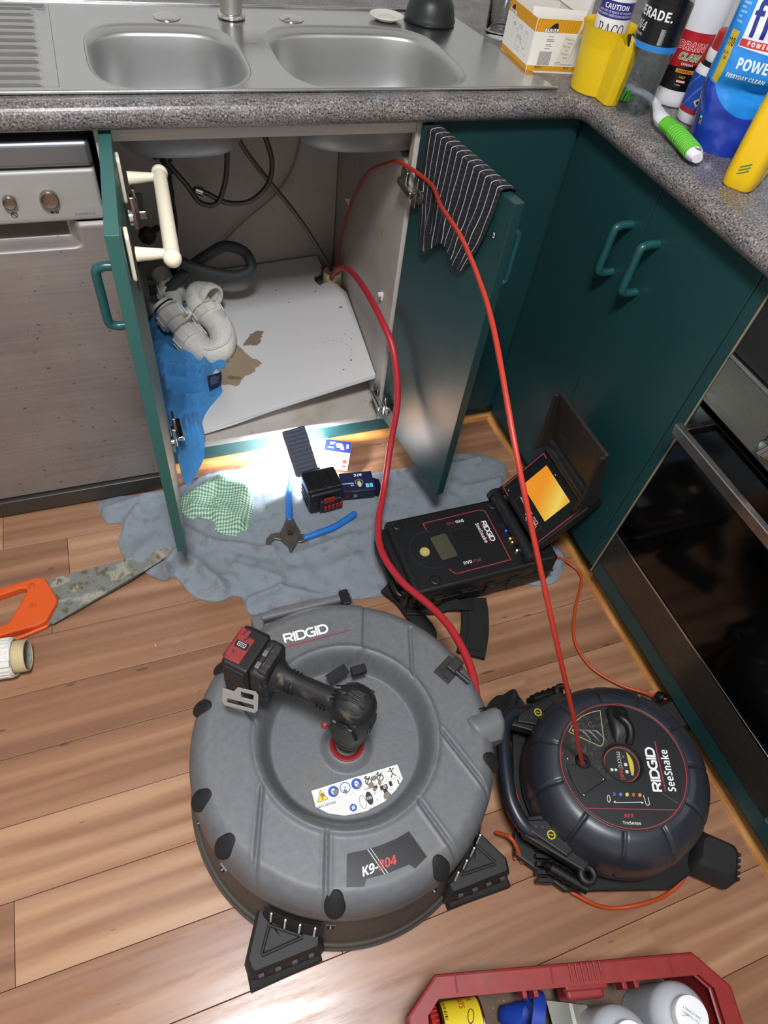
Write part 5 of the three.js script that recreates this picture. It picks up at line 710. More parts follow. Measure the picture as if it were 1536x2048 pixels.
{
  const t = thing('spare_cord', 'orange cord coiled under and around the camera reel', 'cord', [-0.19, 0.005, 0.995]);
  const p = []; for (let i = 0; i <= 60; i++) { const a = lerp(0.35, 5.5, i / 60), wob = 0.003 * Math.sin(i * 0.7); p.push([-0.19 + (0.2 + wob) * Math.cos(a), 0.006 + 0.004 * (1 + Math.sin(i * 0.9)), 1.0 + (0.196 + wob * 0.5) * Math.sin(a)]); }
  obj('cord_core', tube(p, 0.0036, 300, 10), M.orangeCord, t);
  obj('cord_loop', tube([[-0.4, 0.02, 0.86], [-0.395, 0.06, 0.89], [-0.375, 0.06, 0.94], [-0.38, 0.045, 0.99], [-0.4, 0.02, 1.03], [-0.41, 0.012, 1.05]], 0.0036, 80, 10), M.orangeCord, t);
  obj('cord_loop', tube([[-0.43, 0.03, 1.0], [-0.415, 0.05, 1.02], [-0.405, 0.03, 1.05], [-0.4, 0.012, 1.06]], 0.0036, 60, 10), M.orangeCord, t);
}
// black fabric pieces
M.webbing = mat(0xffffff, 0.85, { map: dataTex(128, 128, (u, v) => { const a = 22 + 7 * Math.sin(u * 402) + 5 * Math.sin(v * 402) + 6 * N(u * 9, v * 9); return [a, a, a * 1.02]; }), bumpMap: fineNoise, bumpScale: 0.001 });
{
  const poly = softPoly([[-0.35, 0.8], [-0.335, 0.765], [-0.296, 0.748], [-0.262, 0.775], [-0.262, 0.83], [-0.3, 0.85], [-0.34, 0.84]], 6);
  const R = ridge([[-0.33, 0.83, -0.29, 0.765, 0.035, 0.012], [-0.29, 0.765, -0.27, 0.81, 0.02, 0.012]]);
  tag(obj('fabric_pouch', cloth(poly, 0.004, (x, z, d) => 0.008 + 0.05 * smooth(0, 0.03, d) + R(x, z) * smooth(0, 0.012, d) + 0.006 * N(x * 60, z * 60, 3) * smooth(0, 0.01, d), () => 0.001, 8), M.webbing), 'black fabric pouch bunched between drum machine and reel', 'pouch');
}
{
  const t = thing('carry_strap', 'black padded shoulder strap lying beside the monitor case', 'strap', [-0.36, 0.005, 0.56]);
  const strip = (pts, w, th, n = 60) => { const c = curve(pts); const rings = []; for (let i = 0; i <= n; i++) { const p = c.getPoint(i / n), d = c.getTangent(i / n); const s = V(-d.z, 0, d.x).normalize(); rings.push([[w / 2, th], [w / 2 + th * 0.4, 0], [w / 2, -th], [0, -th], [-w / 2, -th], [-w / 2 - th * 0.4, 0], [-w / 2, th], [0, th]].map(([a, b]) => [p.x + s.x * a, p.y + b, p.z + s.z * a])); } return loft(rings); };
  obj('strap_pad', [strip([[-0.255, 0.014, 0.512], [-0.263, 0.013, 0.54], [-0.285, 0.012, 0.59], [-0.32, 0.01, 0.645]], 0.062, 0.005), strip([[-0.262, 0.019, 0.535], [-0.285, 0.018, 0.59], [-0.312, 0.015, 0.635]], 0.034, 0.003)], M.webbing, t);
  obj('strap_webbing', [strip([[-0.262, 0.02, 0.53], [-0.29, 0.03, 0.525], [-0.325, 0.03, 0.515], [-0.36, 0.02, 0.51], [-0.4, 0.015, 0.49]], 0.034, 0.0018)], M.webbing, t);
  obj('strap_webbing', [strip([[-0.45, 0.03, 0.43], [-0.425, 0.03, 0.47], [-0.41, 0.025, 0.52], [-0.395, 0.015, 0.565], [-0.4, 0.012, 0.58]], 0.04, 0.0022)], M.webbing, t);
  obj('strap_buckle', [at(merge([box(0.03, 0.006, 0.036, 0, 0, 0, 0.002), box(0.004, 0.009, 0.026, 0.006, 0.001, 0, 0.001)]), -0.412, 0.032, 0.505, 0, -0.3)], M.black, t);
}
// ------------------------------------------------------------------ monitor in its case
{
  const t = thing('inspection_monitor', 'black inspection monitor case with an orange lit screen in its raised lid', 'monitor', [-0.25, 0.01, 0.41]);
  M.caseBlack = mat(0xffffff, 0.45, { map: dirtyMap(19, 20, 22, 66, 64, 60, 0.35, 11, 6) });
  const x0 = -0.425, x1 = -0.125, z0 = 0.303, z1 = 0.515;
  obj('case_body', [span(x0, -0.045, 0.012, 0.085, z0 + 0.004, z1 - 0.004, 0.012), span(x0 + 0.004, x1 + 0.02, 0.06, 0.11, z0, z1, 0.01), span(-0.15, -0.04, 0.06, 0.098, z0 + 0.006, z1 - 0.01, 0.01)], M.caseBlack, t);
  obj('case_end', [span(-0.436, -0.415, 0.02, 0.1, z0 + 0.012, z1 - 0.012, 0.008), ...[0.35, 0.41, 0.47].map((z) => span(-0.44, -0.425, 0.03, 0.09, z - 0.008, z + 0.008, 0.004))], M.caseBlack, t);
  obj('end_handle', tube([[-0.425, 0.07, z0 + 0.02], [-0.444, 0.074, z0 + 0.03], [-0.447, 0.076, 0.41], [-0.444, 0.074, z1 - 0.03], [-0.425, 0.07, z1 - 0.02]], 0.007, 40, 12), M.black, t);
  for (const [x, z] of [[-0.437, 0.32], [-0.437, 0.498]]) obj('corner_bolt', cyl(0.009, 0.008, 0.006, x, 0.098, z, 6), M.darkSteel, t);
  for (const x of [-0.36, -0.29, -0.225, -0.165]) { const k = obj('side_clip', span(x - 0.013, x + 0.013, 0.045, 0.08, z1 - 0.004, z1 + 0.004, 0.002), M.black, t); obj('clip_rivet', span(x - 0.008, x + 0.008, 0.068, 0.075, z1 + 0.0035, z1 + 0.006, 0.001), M.darkSteel, k); }
  obj('case_seam', span(x0 + 0.003, -0.05, 0.0575, 0.0615, z0 - 0.001, z1 + 0.001, 0.001), M.blackMatte, t);
  const TB = [-0.405, -0.152, 0.312, 0.506];
  obj('top_panel', sheet([[TB[0], TB[2]], [TB[1], TB[2]], [TB[1], TB[3]], [TB[0], TB[3]]], 0.1102, TB, 0), printed(1265, 970, (c, w, h) => {
    c.fillStyle = '#17181b'; c.fillRect(0, 0, w, h); const R = rng(31); for (let i = 0; i < 900; i++) { c.fillStyle = `rgba(150,148,140,${R() * 0.22})`; c.fillRect(R() * w, R() * h, 1 + R() * 5, 1 + R() * 3); }
    const X = (x) => (x - TB[0]) / (TB[1] - TB[0]) * w, Z = (z) => (z - TB[2]) / (TB[3] - TB[2]) * h;
    c.strokeStyle = '#97383b'; c.lineWidth = 14; c.lineJoin = 'round'; c.beginPath(); c.moveTo(X(-0.33), Z(0.355)); c.lineTo(X(-0.332), Z(0.334)); c.lineTo(X(-0.178), Z(0.33)); c.lineTo(X(-0.166), Z(0.336)); c.lineTo(X(-0.168), Z(0.486)); c.lineTo(X(-0.31), Z(0.488)); c.lineTo(X(-0.322), Z(0.472)); c.stroke();
    c.save(); c.translate(X(-0.178), Z(0.366)); c.rotate(Math.PI / 2); c.strokeStyle = '#e7e8e8'; wideWord(c, 'RIDGID', 0, 4, 56, 15, 0.2); c.fillStyle = '#97383b'; c.fillRect(0, 76, 330, 7); c.fillStyle = '#e7e8e8'; c.font = 'bold 66px sans-serif'; c.fillText('SeeSnake', 0, 146); c.restore();
    const pak = (x, z, r) => { c.save(); c.translate(X(x), Z(z)); c.rotate(r); c.fillStyle = '#e7e8e8'; c.font = 'bold 56px sans-serif'; c.fillText('DVD', 0, 0); c.fillStyle = '#b23b3f'; c.font = 'italic 60px serif'; c.fillText('Pak', 122, 0); c.restore(); };
    pak(-0.282, 0.47, 0); pak(-0.23, 0.346, Math.PI);
    c.strokeStyle = '#2c2d31'; c.lineWidth = 8; c.strokeRect(X(-0.276), Z(0.362), 190, 230); c.strokeRect(X(-0.27), Z(0.37), 130, 160); c.beginPath(); c.arc(X(-0.34), Z(0.41), 260, 1.2, 5.2); c.stroke();
    c.fillStyle = 'rgba(20,21,24,.0)';
  }, 0.42), t, 'printed top panel with red frame');
  obj('top_window', at(slab(rounded(0.042, 0.068, 0.006), 0.003, 0.0008).rotateX(-Math.PI / 2), -0.309, 0.1118, 0.411, 0, 0.06), mat(0x4b4a3a, 0.25), t, 'greenish display window');
  obj('round_button', cyl(0.0125, 0.011, 0.004, -0.358, 0.1102, 0.413, 28), mat(0xb7a766, 0.5), t, 'yellowish round button');
  obj('embossed_pad', [at(slab(rounded(0.042, 0.046, 0.003), 0.0022, 0.0008).rotateX(-Math.PI / 2), -0.252, 0.1114, 0.399), at(slab(rounded(0.028, 0.03, 0.002), 0.0022, 0.0008).rotateX(-Math.PI / 2), -0.252, 0.1126, 0.399)], M.caseBlack, t);
  for (const [x, z] of [[-0.364, 0.493], [-0.395, 0.327], [-0.14, 0.327]]) obj('corner_button', lathe([[0.0125, 0], [0.0125, 0.004], [0.009, 0.006], [0.004, 0.005], [0, 0.005]], 24).translate(x, 0.11, z), M.caseBlack, t);
  // hinge barrel with status lamps
  obj('hinge_barrel', [rod([-0.122, 0.116, 0.3], [-0.122, 0.116, 0.5], 0.017), rod([-0.122, 0.116, 0.293], [-0.122, 0.116, 0.306], 0.02), rod([-0.122, 0.116, 0.492], [-0.122, 0.116, 0.506], 0.02)], M.caseBlack, t);
  for (const [z, col] of [[0.408, 0x3344ff], [0.432, 0xc8d040], [0.443, 0xe08878], [0.468, 0xffd98a]]) obj('status_led', new THREE.SphereGeometry(0.0024, 12, 8).translate(-0.1435, 0.1145, z), mat(0x222222, 0.4, { emissive: col, emissiveIntensity: 3 }), t, 'small glowing status lamp');
  // lid
  const ang = Math.atan2(0.136, 0.105), L = 0.172; // slope of the lid from the hinge up to its far edge
  const lid = (g) => at(g, -0.105, 0.13, 0.385, 0, 0, ang); // local x runs up the lid, y out of its face
  const k = obj('monitor_lid', lid(merge([box(L + 0.012, 0.03, 0.196, L / 2 + 0.004, -0.016, 0, 0.008), box(0.035, 0.036, 0.19, L - 0.008, -0.004, 0, 0.012)])), M.caseBlack, t);
  const fp = lid(decal([0.002, 0.0004, 0.094], [L - 0.03, 0.0004, 0.094], [L - 0.03, 0.0004, -0.094], [0.002, 0.0004, -0.094], 0.0006));
  obj('bezel', fp, printed(852, 1128, (c, w, h) => { // u up the lid, v from near to far
    c.fillStyle = '#15171a'; c.fillRect(0, 0, w, h); const R = rng(77); for (let i = 0; i < 350; i++) { c.fillStyle = `rgba(150,150,150,${R() * 0.2})`; c.fillRect(R() * w, R() * h, 2 + R() * 3, 2 + R() * 3); }
    c.strokeStyle = '#9c3b3d'; c.lineWidth = 16; c.lineJoin = 'miter'; c.beginPath(); c.moveTo(140, 26); c.lineTo(20, 26); c.moveTo(28, 200); c.lineTo(28, 26); c.lineTo(w - 28, 26); c.lineTo(w - 28, 130); c.moveTo(28, h - 200); c.lineTo(28, h - 28); c.lineTo(w - 28, h - 28); c.lineTo(w - 28, h - 130); c.stroke();
    c.fillStyle = '#d8d8d8'; c.save(); c.translate(170, 350); c.rotate(Math.PI / 2); c.font = 'bold 34px sans-serif'; c.fillText('RIDGID', 0, 0); c.restore(); c.strokeStyle = '#7b3a3c'; c.lineWidth = 4; c.strokeRect(60, 330, 150, 620);
    c.strokeStyle = '#e3c9c9'; c.lineWidth = 7; const key = (x, y, k2) => { c.beginPath(); if (k2 === 0) { c.moveTo(x, y - 24); c.lineTo(x + 24, y + 20); c.lineTo(x - 24, y + 20); c.closePath(); } else if (k2 === 1) c.arc(x, y, 22, 0, 7); else c.roundRect(x - 24, y - 24, 48, 48, 10); c.fillStyle = k2 === 2 ? '#7d3336' : '#2a2022'; c.fill(); c.stroke(); };
    key(180, 600, 0); key(135, 640, 2); key(95, 690, 0); key(185, 670, 1); key(140, 710, 0); key(180, 770, 2); key(185, 840, 2); key(135, 800, 2); key(135, 870, 2); key(90, 830, 2); key(95, 910, 1);
    c.fillStyle = '#cfcfcf'; c.fillRect(70, 120, 10, 22); c.fillRect(w - 60, 420, 12, 26);
  }, 0.35), k, 'printed bezel with red corner frame and keypad');
  const scr = lid(decal([0.052, 0.0012, 0.058], [0.128, 0.0012, 0.058], [0.128, 0.0012, -0.058], [0.052, 0.0012, -0.058], 0.0005));
  const scrTex = canvasTex(256, 384, (c, w, h) => { const g = c.createLinearGradient(0, 0, w, h); g.addColorStop(0, '#ffa436'); g.addColorStop(0.4, '#ffa02c'); g.addColorStop(0.62, '#ffc04a'); g.addColorStop(0.8, '#ffe36a'); g.addColorStop(1, '#ffb23a'); c.fillStyle = g; c.fillRect(0, 0, w, h); c.fillStyle = '#9a6a1a'; const R = rng(2); for (let i = 0; i < 16; i++) c.fillRect(R() * w, R() * h, 3, 3); });
  obj('lit_screen', scr, mat(0x050505, 0.2, { emissive: 0xffffff, emissiveMap: scrTex, emissiveIntensity: 0.8 }), k, 'glowing orange screen');
  { const l = new THREE.RectAreaLight(0xffb040, 0.8, 0.074, 0.114); const q = lid(new THREE.BufferGeometry().setFromPoints([V(0.09, 0.004, 0), V(0.09, 1, 0)])).attributes.position; l.up.set(0, 0, 1); l.position.set(q.getX(0), q.getY(0), q.getZ(0)); l.lookAt(q.getX(1), q.getY(1), q.getZ(1)); scene.add(l); }
  // sun hood folded up from the far edge of the lid
  const hood = (g) => at(g, -0.003, 0.265, 0.385, 0, 0, Math.PI / 2 + 0.24);
  obj('sun_hood', hood(merge([box(0.175, 0.012, 0.2, 0.085, -0.004, 0, 0.005), ...[-1, 1].map((s) => slab([[0, 0.004], [0.0, 0.05], [0.05, 0.03], [0.168, 0.012], [0.168, 0.0], [0, 0]], 0.008, 0.002).translate(0, 0, s * 0.097))])), mat(0xffffff, 0.6, { map: dirtyMap(26, 24, 22, 74, 64, 50, 0.5, 13, 4) }), k);
  obj('hood_hinge', lid(rod([L - 0.002, 0.004, -0.098], [L - 0.002, 0.004, 0.098], 0.016)), M.caseBlack, k);
  for (const s of [-1, 1]) obj('lid_hinge', lid(box(0.02, 0.014, 0.022, -0.004, -0.006, s * 0.088, 0.004)), M.black, k);
}
// ------------------------------------------------------------------ things on the floor at the left
{
  const t = thing('hand_saw', 'stained hand saw with orange plastic handle lying on the floor', 'saw', [-1.08, 0, 0.24]);
  const blade = [[-0.908, 0.184], [-0.906, 0.197], [-0.911, 0.208], [-1.178, 0.316], [-1.2, 0.318], [-1.225, 0.26], [-1.2, 0.198], [-1.18, 0.197]];
  const g = prep(flat(blade, 0.0055, 0.0072, 0)); const p = g.attributes.position, u = g.attributes.uv; const lift = (x, z) => 0.013 * smooth(-1.03, -0.93, x); for (let i = 0; i < p.count; i++) { p.setY(i, p.getY(i) + lift(p.getX(i))); u.setXY(i, (p.getX(i) + 1.24) * 3, p.getZ(i) * 3); }
  const bladeTex = dataTex(512, 256, (a, b) => { const d = fbm(a * 5, b * 7, 3, 5), e = fbm(a * 16, b * 12, 9, 4), s = N(a * 90, b * 90, 2); const paint = smooth(0.0, 0.12, d + 0.3 * (a - 0.55)), rust = smooth(0.05, 0.3, e); let c = [128, 130, 124]; c = c.map((q, i) => lerp(q, [176, 170, 152][i], paint * 0.8)); c = c.map((q, i) => lerp(q, [92, 80, 52][i], rust * 0.75)); if (s > 0.5) c = [54, 46, 34]; return c.map((q) => q * (1 + 0.12 * s)); });
  bladeTex.repeat.set(1, 1);
  obj('saw_blade', g, mat(0xffffff, 0.5, { metalness: 0.25, map: bladeTex }), t);
  const teeth = []; for (let i = 0; i < 60; i++) { const a = i / 60, x = lerp(-0.912, -1.176, a), z = lerp(0.2085, 0.3165, a); teeth.push([x, z]); teeth.push([x - 0.0022, z + 0.0012 + 0.002]); } teeth.push([-1.178, 0.3165], [-1.178, 0.314], [-0.912, 0.206]);
  const tg = prep(flat(teeth, 0.0056, 0.007, 0)); const tp = tg.attributes.position; for (let i = 0; i < tp.count; i++) tp.setY(i, tp.getY(i) + lift(tp.getX(i)));
  obj('saw_teeth', tg, M.darkSteel, t);
  M.orange = mat(0xd9571a, 0.45);
  const outer = [[-1.2, 0.193], [-1.206, 0.192], [-1.25, 0.198], [-1.3, 0.206], [-1.345, 0.222], [-1.36, 0.25], [-1.352, 0.3], [-1.335, 0.33], [-1.3, 0.325], [-1.24, 0.32], [-1.202, 0.318], [-1.186, 0.31], [-1.165, 0.272], [-1.163, 0.262], [-1.17, 0.24], [-1.185, 0.2]];
  const hole = [[-1.238, 0.214], [-1.226, 0.216], [-1.222, 0.222], [-1.235, 0.25], [-1.262, 0.297], [-1.3, 0.3], [-1.325, 0.294], [-1.33, 0.26], [-1.32, 0.236], [-1.28, 0.222]];
  obj('saw_handle', flat(outer, 0.0, 0.02, 0.004, [hole], 3), M.orange, t);
  for (const [x, z] of [[-1.213, 0.214], [-1.212, 0.268]]) obj('handle_rivet', lathe([[0.007, 0], [0.007, 0.0012], [0.005, 0.0018], [0, 0.0018]], 24).translate(x, 0.02, z), mat(0xc64f18, 0.45), t);
  obj('guard_rail', tube([[-1.19, 0.006, 0.317], [-1.24, 0.006, 0.329], [-1.31, 0.006, 0.342]], 0.0045, 20, 8), M.orange, t);
}
{
  const t = thing('pipe_fitting', 'white ribbed plastic pipe fitting lying on the floor by the saw', 'pipe fitting', [-1.26, 0, 0.39]);
  const A = [-1.34, 0.0435, 0.384], B = [-1.218, 0.0435, 0.398], ln = 0.123;
  const ribs = []; for (let i = 0; i < 26; i++) { const a = i / 26 * Math.PI * 2; ribs.push(box(0.0045, 0.085, 0.0025, 0, 0.052, 0.0395, 0.0008).rotateY(a)); }
  obj('fitting_body', [along(merge([lathe([[0.034, 0], [0.038, 0.001], [0.0395, 0.005], [0.0395, 0.096], [0.0385, 0.1], [0.034, 0.1], [0.033, 0.05], [0.034, 0]], 48), ...ribs, box(0.012, 0.03, 0.008, 0, 0.082, 0.041, 0.001).rotateY(2.2), box(0.012, 0.03, 0.008, 0, 0.085, 0.041, 0.001).rotateY(-0.9)]), A, B)], M.pvc, t);
  obj('inner_pipe', along(lathe([[0.0285, 0.06], [0.0325, 0.06], [0.0325, ln - 0.002], [0.0315, ln], [0.0285, ln], [0.0285, 0.06]], 48), A, B), mat(0xffffff, 0.6, { map: dirtyMap(196, 180, 138, 140, 128, 96, 0.5, 4, 5) }), t, 'tan inner pipe end');
  obj('pipe_scale', along(lathe([[0.0284, ln - 0.001], [0.0278, ln - 0.03], [0.0, ln - 0.07]], 40), A, B), mat(0xffffff, 0.9, { map: dirtyMap(150, 152, 140, 20, 19, 17, 0.95, 8, 7), bumpMap: fineNoise, bumpScale: 0.004 }), t, 'dark scale inside the pipe');
}
{
  // small puddle of water on the boards
  const R = rng(21), gs = [];
  const blob = (x, z, r, h, k) => { const pts = []; for (let i = 0; i < 26; i++) { const a = i / 26 * Math.PI * 2, q = r * (1 + 0.3 * N(Math.cos(a) * 1.6 + k, Math.sin(a) * 1.6, k)); pts.push([x + q * Math.cos(a), z + q * Math.sin(a)]); } return cloth(pts, r / 5, (px, pz, d) => 0.0003 + h * (1 - Math.exp(-d / (r * 0.3))), () => 0.0001); };
  const water = new THREE.MeshPhysicalMaterial({ color: 0xffffff, roughness: 0.03, transmission: 1, thickness: 0, ior: 1.33 });
  gs.push([-0.94, 0.43, 0.022, 0.0012], [-0.955, 0.445, 0.014, 0.001], [-0.922, 0.415, 0.013, 0.0012], [-0.963, 0.425, 0.01, 0.001], [-0.93, 0.452, 0.011, 0.001]);
  for (let i = 0; i < 16; i++) gs.push([-0.945 + (R() - 0.5) * 0.1, 0.432 + (R() - 0.5) * 0.08, 0.0025 + R() * 0.006, 0.0012]);
  const o = obj('water_puddle', gs.map(([x, z, r, h], i) => blob(x, z, r, h, i)), water); tag(o, 'small splash of water on the floor planks near the saw', 'puddle', null, 'stuff');
}
// ------------------------------------------------------------------ red tool crate at the bottom
{
  const yaw = -0.262, C = [-0.69, 0, 1.155];
  const t = local('tool_crate', 'red plastic tool crate with dirt in its bottom', 'crate', C, yaw);
  M.crateRed = mat(0xffffff, 0.5, { map: dirtyMap(132, 34, 32, 120, 84, 66, 0.4, 15, 6) });
  const W = 0.508, D = 0.34, ch = 0.045;
  const oct = (i) => [[ch, i], [W - ch, i], [W - i, ch], [W - i, D - ch], [W - ch, D - i], [ch, D - i], [i, D - ch], [i, ch]];
  const shell = (i0, i1, y0, y1, b = 0.003) => flat(oct(i0), y0, y1, b, [oct(i1)]);
  obj('crate_rim', [shell(-0.002, 0.024, 0.132, 0.15, 0.004)], M.crateRed, t);
  obj('crate_wall', [shell(0.014, 0.02, 0.004, 0.14, 0.0008)], M.crateRed, t);
  obj('crate_floor', [flat(oct(0.016), 0.0, 0.008, 0.001)], mat(0xffffff, 0.9, { map: dirtyMap(96, 80, 66, 140, 122, 100, 0.8, 17, 14), bumpMap: fineNoise, bumpScale: 0.003 }), t);
  for (let i = 0; i < 6; i++) obj('grip_rib', box(0.0035, 0.004, 0.024, 0.255 + i * 0.0098, 0.151, 0.011, 0.001), M.crateRed, t);
  obj('latch_block', [box(0.062, 0.05, 0.022, 0.282, 0.1, 0.034, 0.006), box(0.07, 0.02, 0.012, 0.282, 0.126, 0.028, 0.004)], M.crateRed, t);
  for (const x of [0.187, 0.205, 0.35, 0.37]) obj('inner_tab', box(0.008, 0.03, 0.018, x, 0.105, 0.028, 0.002), M.crateRed, t);
  for (const x of [0.075, 0.225, 0.42]) obj('rim_joint', box(0.0022, 0.003, 0.025, x, 0.1497, 0.011, 0.0006), mat(0x6e1a19, 0.6), t);
  // gravel and crumbs lying in the crate: nobody could count them
  const R = rng(9), crumbs = []; for (let i = 0; i < 420; i++) { const r = 0.0008 + R() * 0.0018, a = R() < 0.6; const x = a ? 0.29 + (R() - 0.3) * 0.12 : 0.06 + R() * 0.4, z = a ? 0.06 + R() * 0.05 : 0.03 + R() * 0.28; if ([[0.422, 0.076, 0.056], [0.319, 0.0986, 0.056], [0.08, 0.1, 0.075], [0.19, 0.13, 0.08], [0.23, 0.18, 0.08]].some(([a2, b2, r2]) => Math.hypot(x - a2, z - b2) < r2)) continue; crumbs.push(at(new THREE.TetrahedronGeometry(r, 0), x, 0.0085 + r * 0.5, z, R() * 6, R() * 6)); }
  const m = obj('debris_crumbs', crumbs, mat(0xb49a78, 0.85), t); m.userData.kind = 'stuff';
  // world position of a crate point
  const w = (x, y, z) => [C[0] + x * Math.cos(yaw) + z * Math.sin(yaw), y, C[2] - x * Math.sin(yaw) + z * Math.cos(yaw)];
  // yellow printed tin on its side
  const tin = local('paint_tin', 'yellow printed metal tin lying on its side in the crate corner', 'tin', [-0.616, 0.048, 1.243], yaw + 0.05);
  const lay = (g) => g.rotateZ(-Math.PI / 2);
  const body = new THREE.CylinderGeometry(0.038, 0.038, 0.062, 48, 1, true); body.rotateY(2.4);
  obj('tin_label', [lay(body)], printed(1200, 300, (c, wd, h) => { c.fillStyle = '#d9c42a'; c.fillRect(0, 0, wd, h); for (let k = 0; k < 2; k++) { const o = k * 600; c.save(); c.translate(o + 300, 150); c.rotate(0.0); c.fillStyle = '#b5452a'; c.font = 'bold 60px sans-serif'; c.fillText('FOR', -170, -60); c.fillText('JOINTS', -190, 10); c.strokeStyle = '#1e1e16'; c.lineWidth = 6; c.beginPath(); c.ellipse(70, -60, 50, 22, 0.3, 0, 7); c.stroke(); c.beginPath(); c.moveTo(110, -50); c.lineTo(170, 10); c.lineTo(130, 60); c.stroke(); c.fillStyle = '#1e1e16'; c.beginPath(); c.ellipse(180, 20, 26, 18, 0, 0, 7); c.fill(); for (let i = 0; i < 30; i++) c.fillRect(-280 + i * 12, 110, i % 3 ? 4 : 8, 26); c.restore(); } }, 0.35), tin, 'yellow printed label');
  for (const s of [-1, 1]) obj('tin_rim', [lay(new THREE.TorusGeometry(0.0385, 0.0022, 10, 48).rotateX(Math.PI / 2).translate(0, s * 0.0315, 0)), lay(cyl(0.037, 0.037, 0.001, 0, s * 0.0305, 0, 48))], M.chrome, tin);
  obj('tin_lid', [lay(lathe([[0, 0], [0.036, 0], [0.0365, 0.003], [0.036, 0.014], [0, 0.014]], 40).translate(0, -0.05, 0)), ...Array.from({ length: 30 }, (_, i) => lay(box(0.0022, 0.012, 0.0022, 0.0365, -0.043, 0, 0.0006).rotateY(i / 30 * Math.PI * 2)))], mat(0xa82a24, 0.45), tin, 'red ribbed plastic lid');
  // blue plastic cap standing on its rim
  const cap = local('blue_hoop', 'blue plastic hoop cap standing among the dirt in the crate', 'cap', [-0.508, 0.055, 1.262], yaw - 0.35);
  obj('hoop_ring', [new THREE.CylinderGeometry(0.036, 0.036, 0.02, 48, 1, true).rotateZ(Math.PI / 2).translate(0.008, 0.004, 0), new THREE.CylinderGeometry(0.033, 0.033, 0.02, 48, 1, true).rotateZ(Math.PI / 2).translate(0.008, 0.004, 0), ...[-1, 1].map((s) => new THREE.RingGeometry(0.033, 0.036, 48).rotateY(s * Math.PI / 2).translate(0.008 + s * 0.01, 0.004, 0))], mat(0x1b3d9c, 0.4), cap);
  obj('cap_body', [lathe([[0.026, 0], [0.024, 0.012], [0.016, 0.03], [0.011, 0.042], [0, 0.042]], 40).rotateZ(Math.PI / 2 + 0.5).translate(0.002, -0.01, 0.008)], mat(0x1b3d9c, 0.4), cap);
  // piece of grey tape
  const g = surf((u, v) => { const x = -0.478 + u * 0.07 - 0.01 * v, z = 1.255 + v * 0.09 + u * 0.03; return [x, 0.052 + 0.03 * (1 - v) * (1 - u * 0.8) + 0.006 * Math.sin(u * 5 + v * 3), z]; }, 24, 24, [1, 1]);
  const tp = thing('tape_strip', 'crumpled grey fabric tape with a white stripe beside the blue cap', 'tape', [-0.45, 0.03, 1.29]);
  obj('tape_sheet', [g, g.clone().translate(0.001, -0.0012, 0.001)], printed(128, 128, (c) => { c.fillStyle = '#8a8a80'; c.fillRect(0, 0, 128, 128); c.fillStyle = '#d8d8c6'; c.fillRect(66, 0, 13, 128); c.fillStyle = 'rgba(60,60,55,.25)'; for (let i = 0; i < 128; i += 4) { c.fillRect(i, 0, 1, 128); c.fillRect(0, i, 128, 1); } }, 0.6), tp);
  obj('tape_stub', at(box(0.05, 0.038, 0.05, 0, 0, 0, 0.008), -0.442, 0.028, 1.305, 0, 0.4), mat(0x777770, 0.7), tp);
  const plug = local('wall_plug', 'small pale plastic wall plug lying in the crumbs', 'wall plug', [-0.398, 0.013, 1.262], 0.2);
  obj('plug_sleeve', [rod([-0.012, 0, 0], [0.01, 0, 0], 0.0042, 0.005, 12), rod([0.01, 0, 0], [0.012, 0, 0], 0.006, 0.006, 12)], mat(0xd6d2b8, 0.6), plug);
  // two translucent bottles with stamped white caps
  const plastic = mat(0xc9ced2, 0.4, { transmission: 0.25, thickness: 0 });
  const bottle = (x, z, label, stamp) => {
    const b = local('white_bottle', label, 'bottle', [x, 0.009, z], 0);
    obj('bottle_body', lathe([[0, 0], [0.042, 0], [0.0455, 0.004], [0.0455, 0.11], [0.044, 0.122], [0.038, 0.133], [0.029, 0.14], [0.0245, 0.142], [0.0245, 0.147]], 64), plastic, b);
    obj('bottle_cap', lathe([[0.0245, 0.144], [0.0255, 0.145], [0.0255, 0.158], [0.024, 0.1605], [0, 0.1605]], 48), mat(0xe3e4e6, 0.45), b, 'white screw cap');
    obj('cap_stamp', sheet([[-0.017, -0.007], [0.017, -0.007], [0.017, 0.009], [-0.017, 0.009]], 0.1605, [-0.017, 0.017, -0.007, 0.009], 0, 0.0003).rotateY(-0.9), stencil(340, 160, (c, w2, h) => { c.clearRect(0, 0, w2, h); c.fillStyle = '#6d6d70'; c.font = '46px monospace'; stamp.forEach((s, i) => c.fillText(s, 10, 60 + i * 60)); }), b);
    return b;
  };
  bottle(-0.302, 1.338, 'frosted white bottle in the crate corner with its stamped cap in full view', ['L7N40Z0340', 'LDNM59/152']);
  bottle(-0.407, 1.333, 'frosted white bottle beside the first, cut off by the photo edge', []);
}
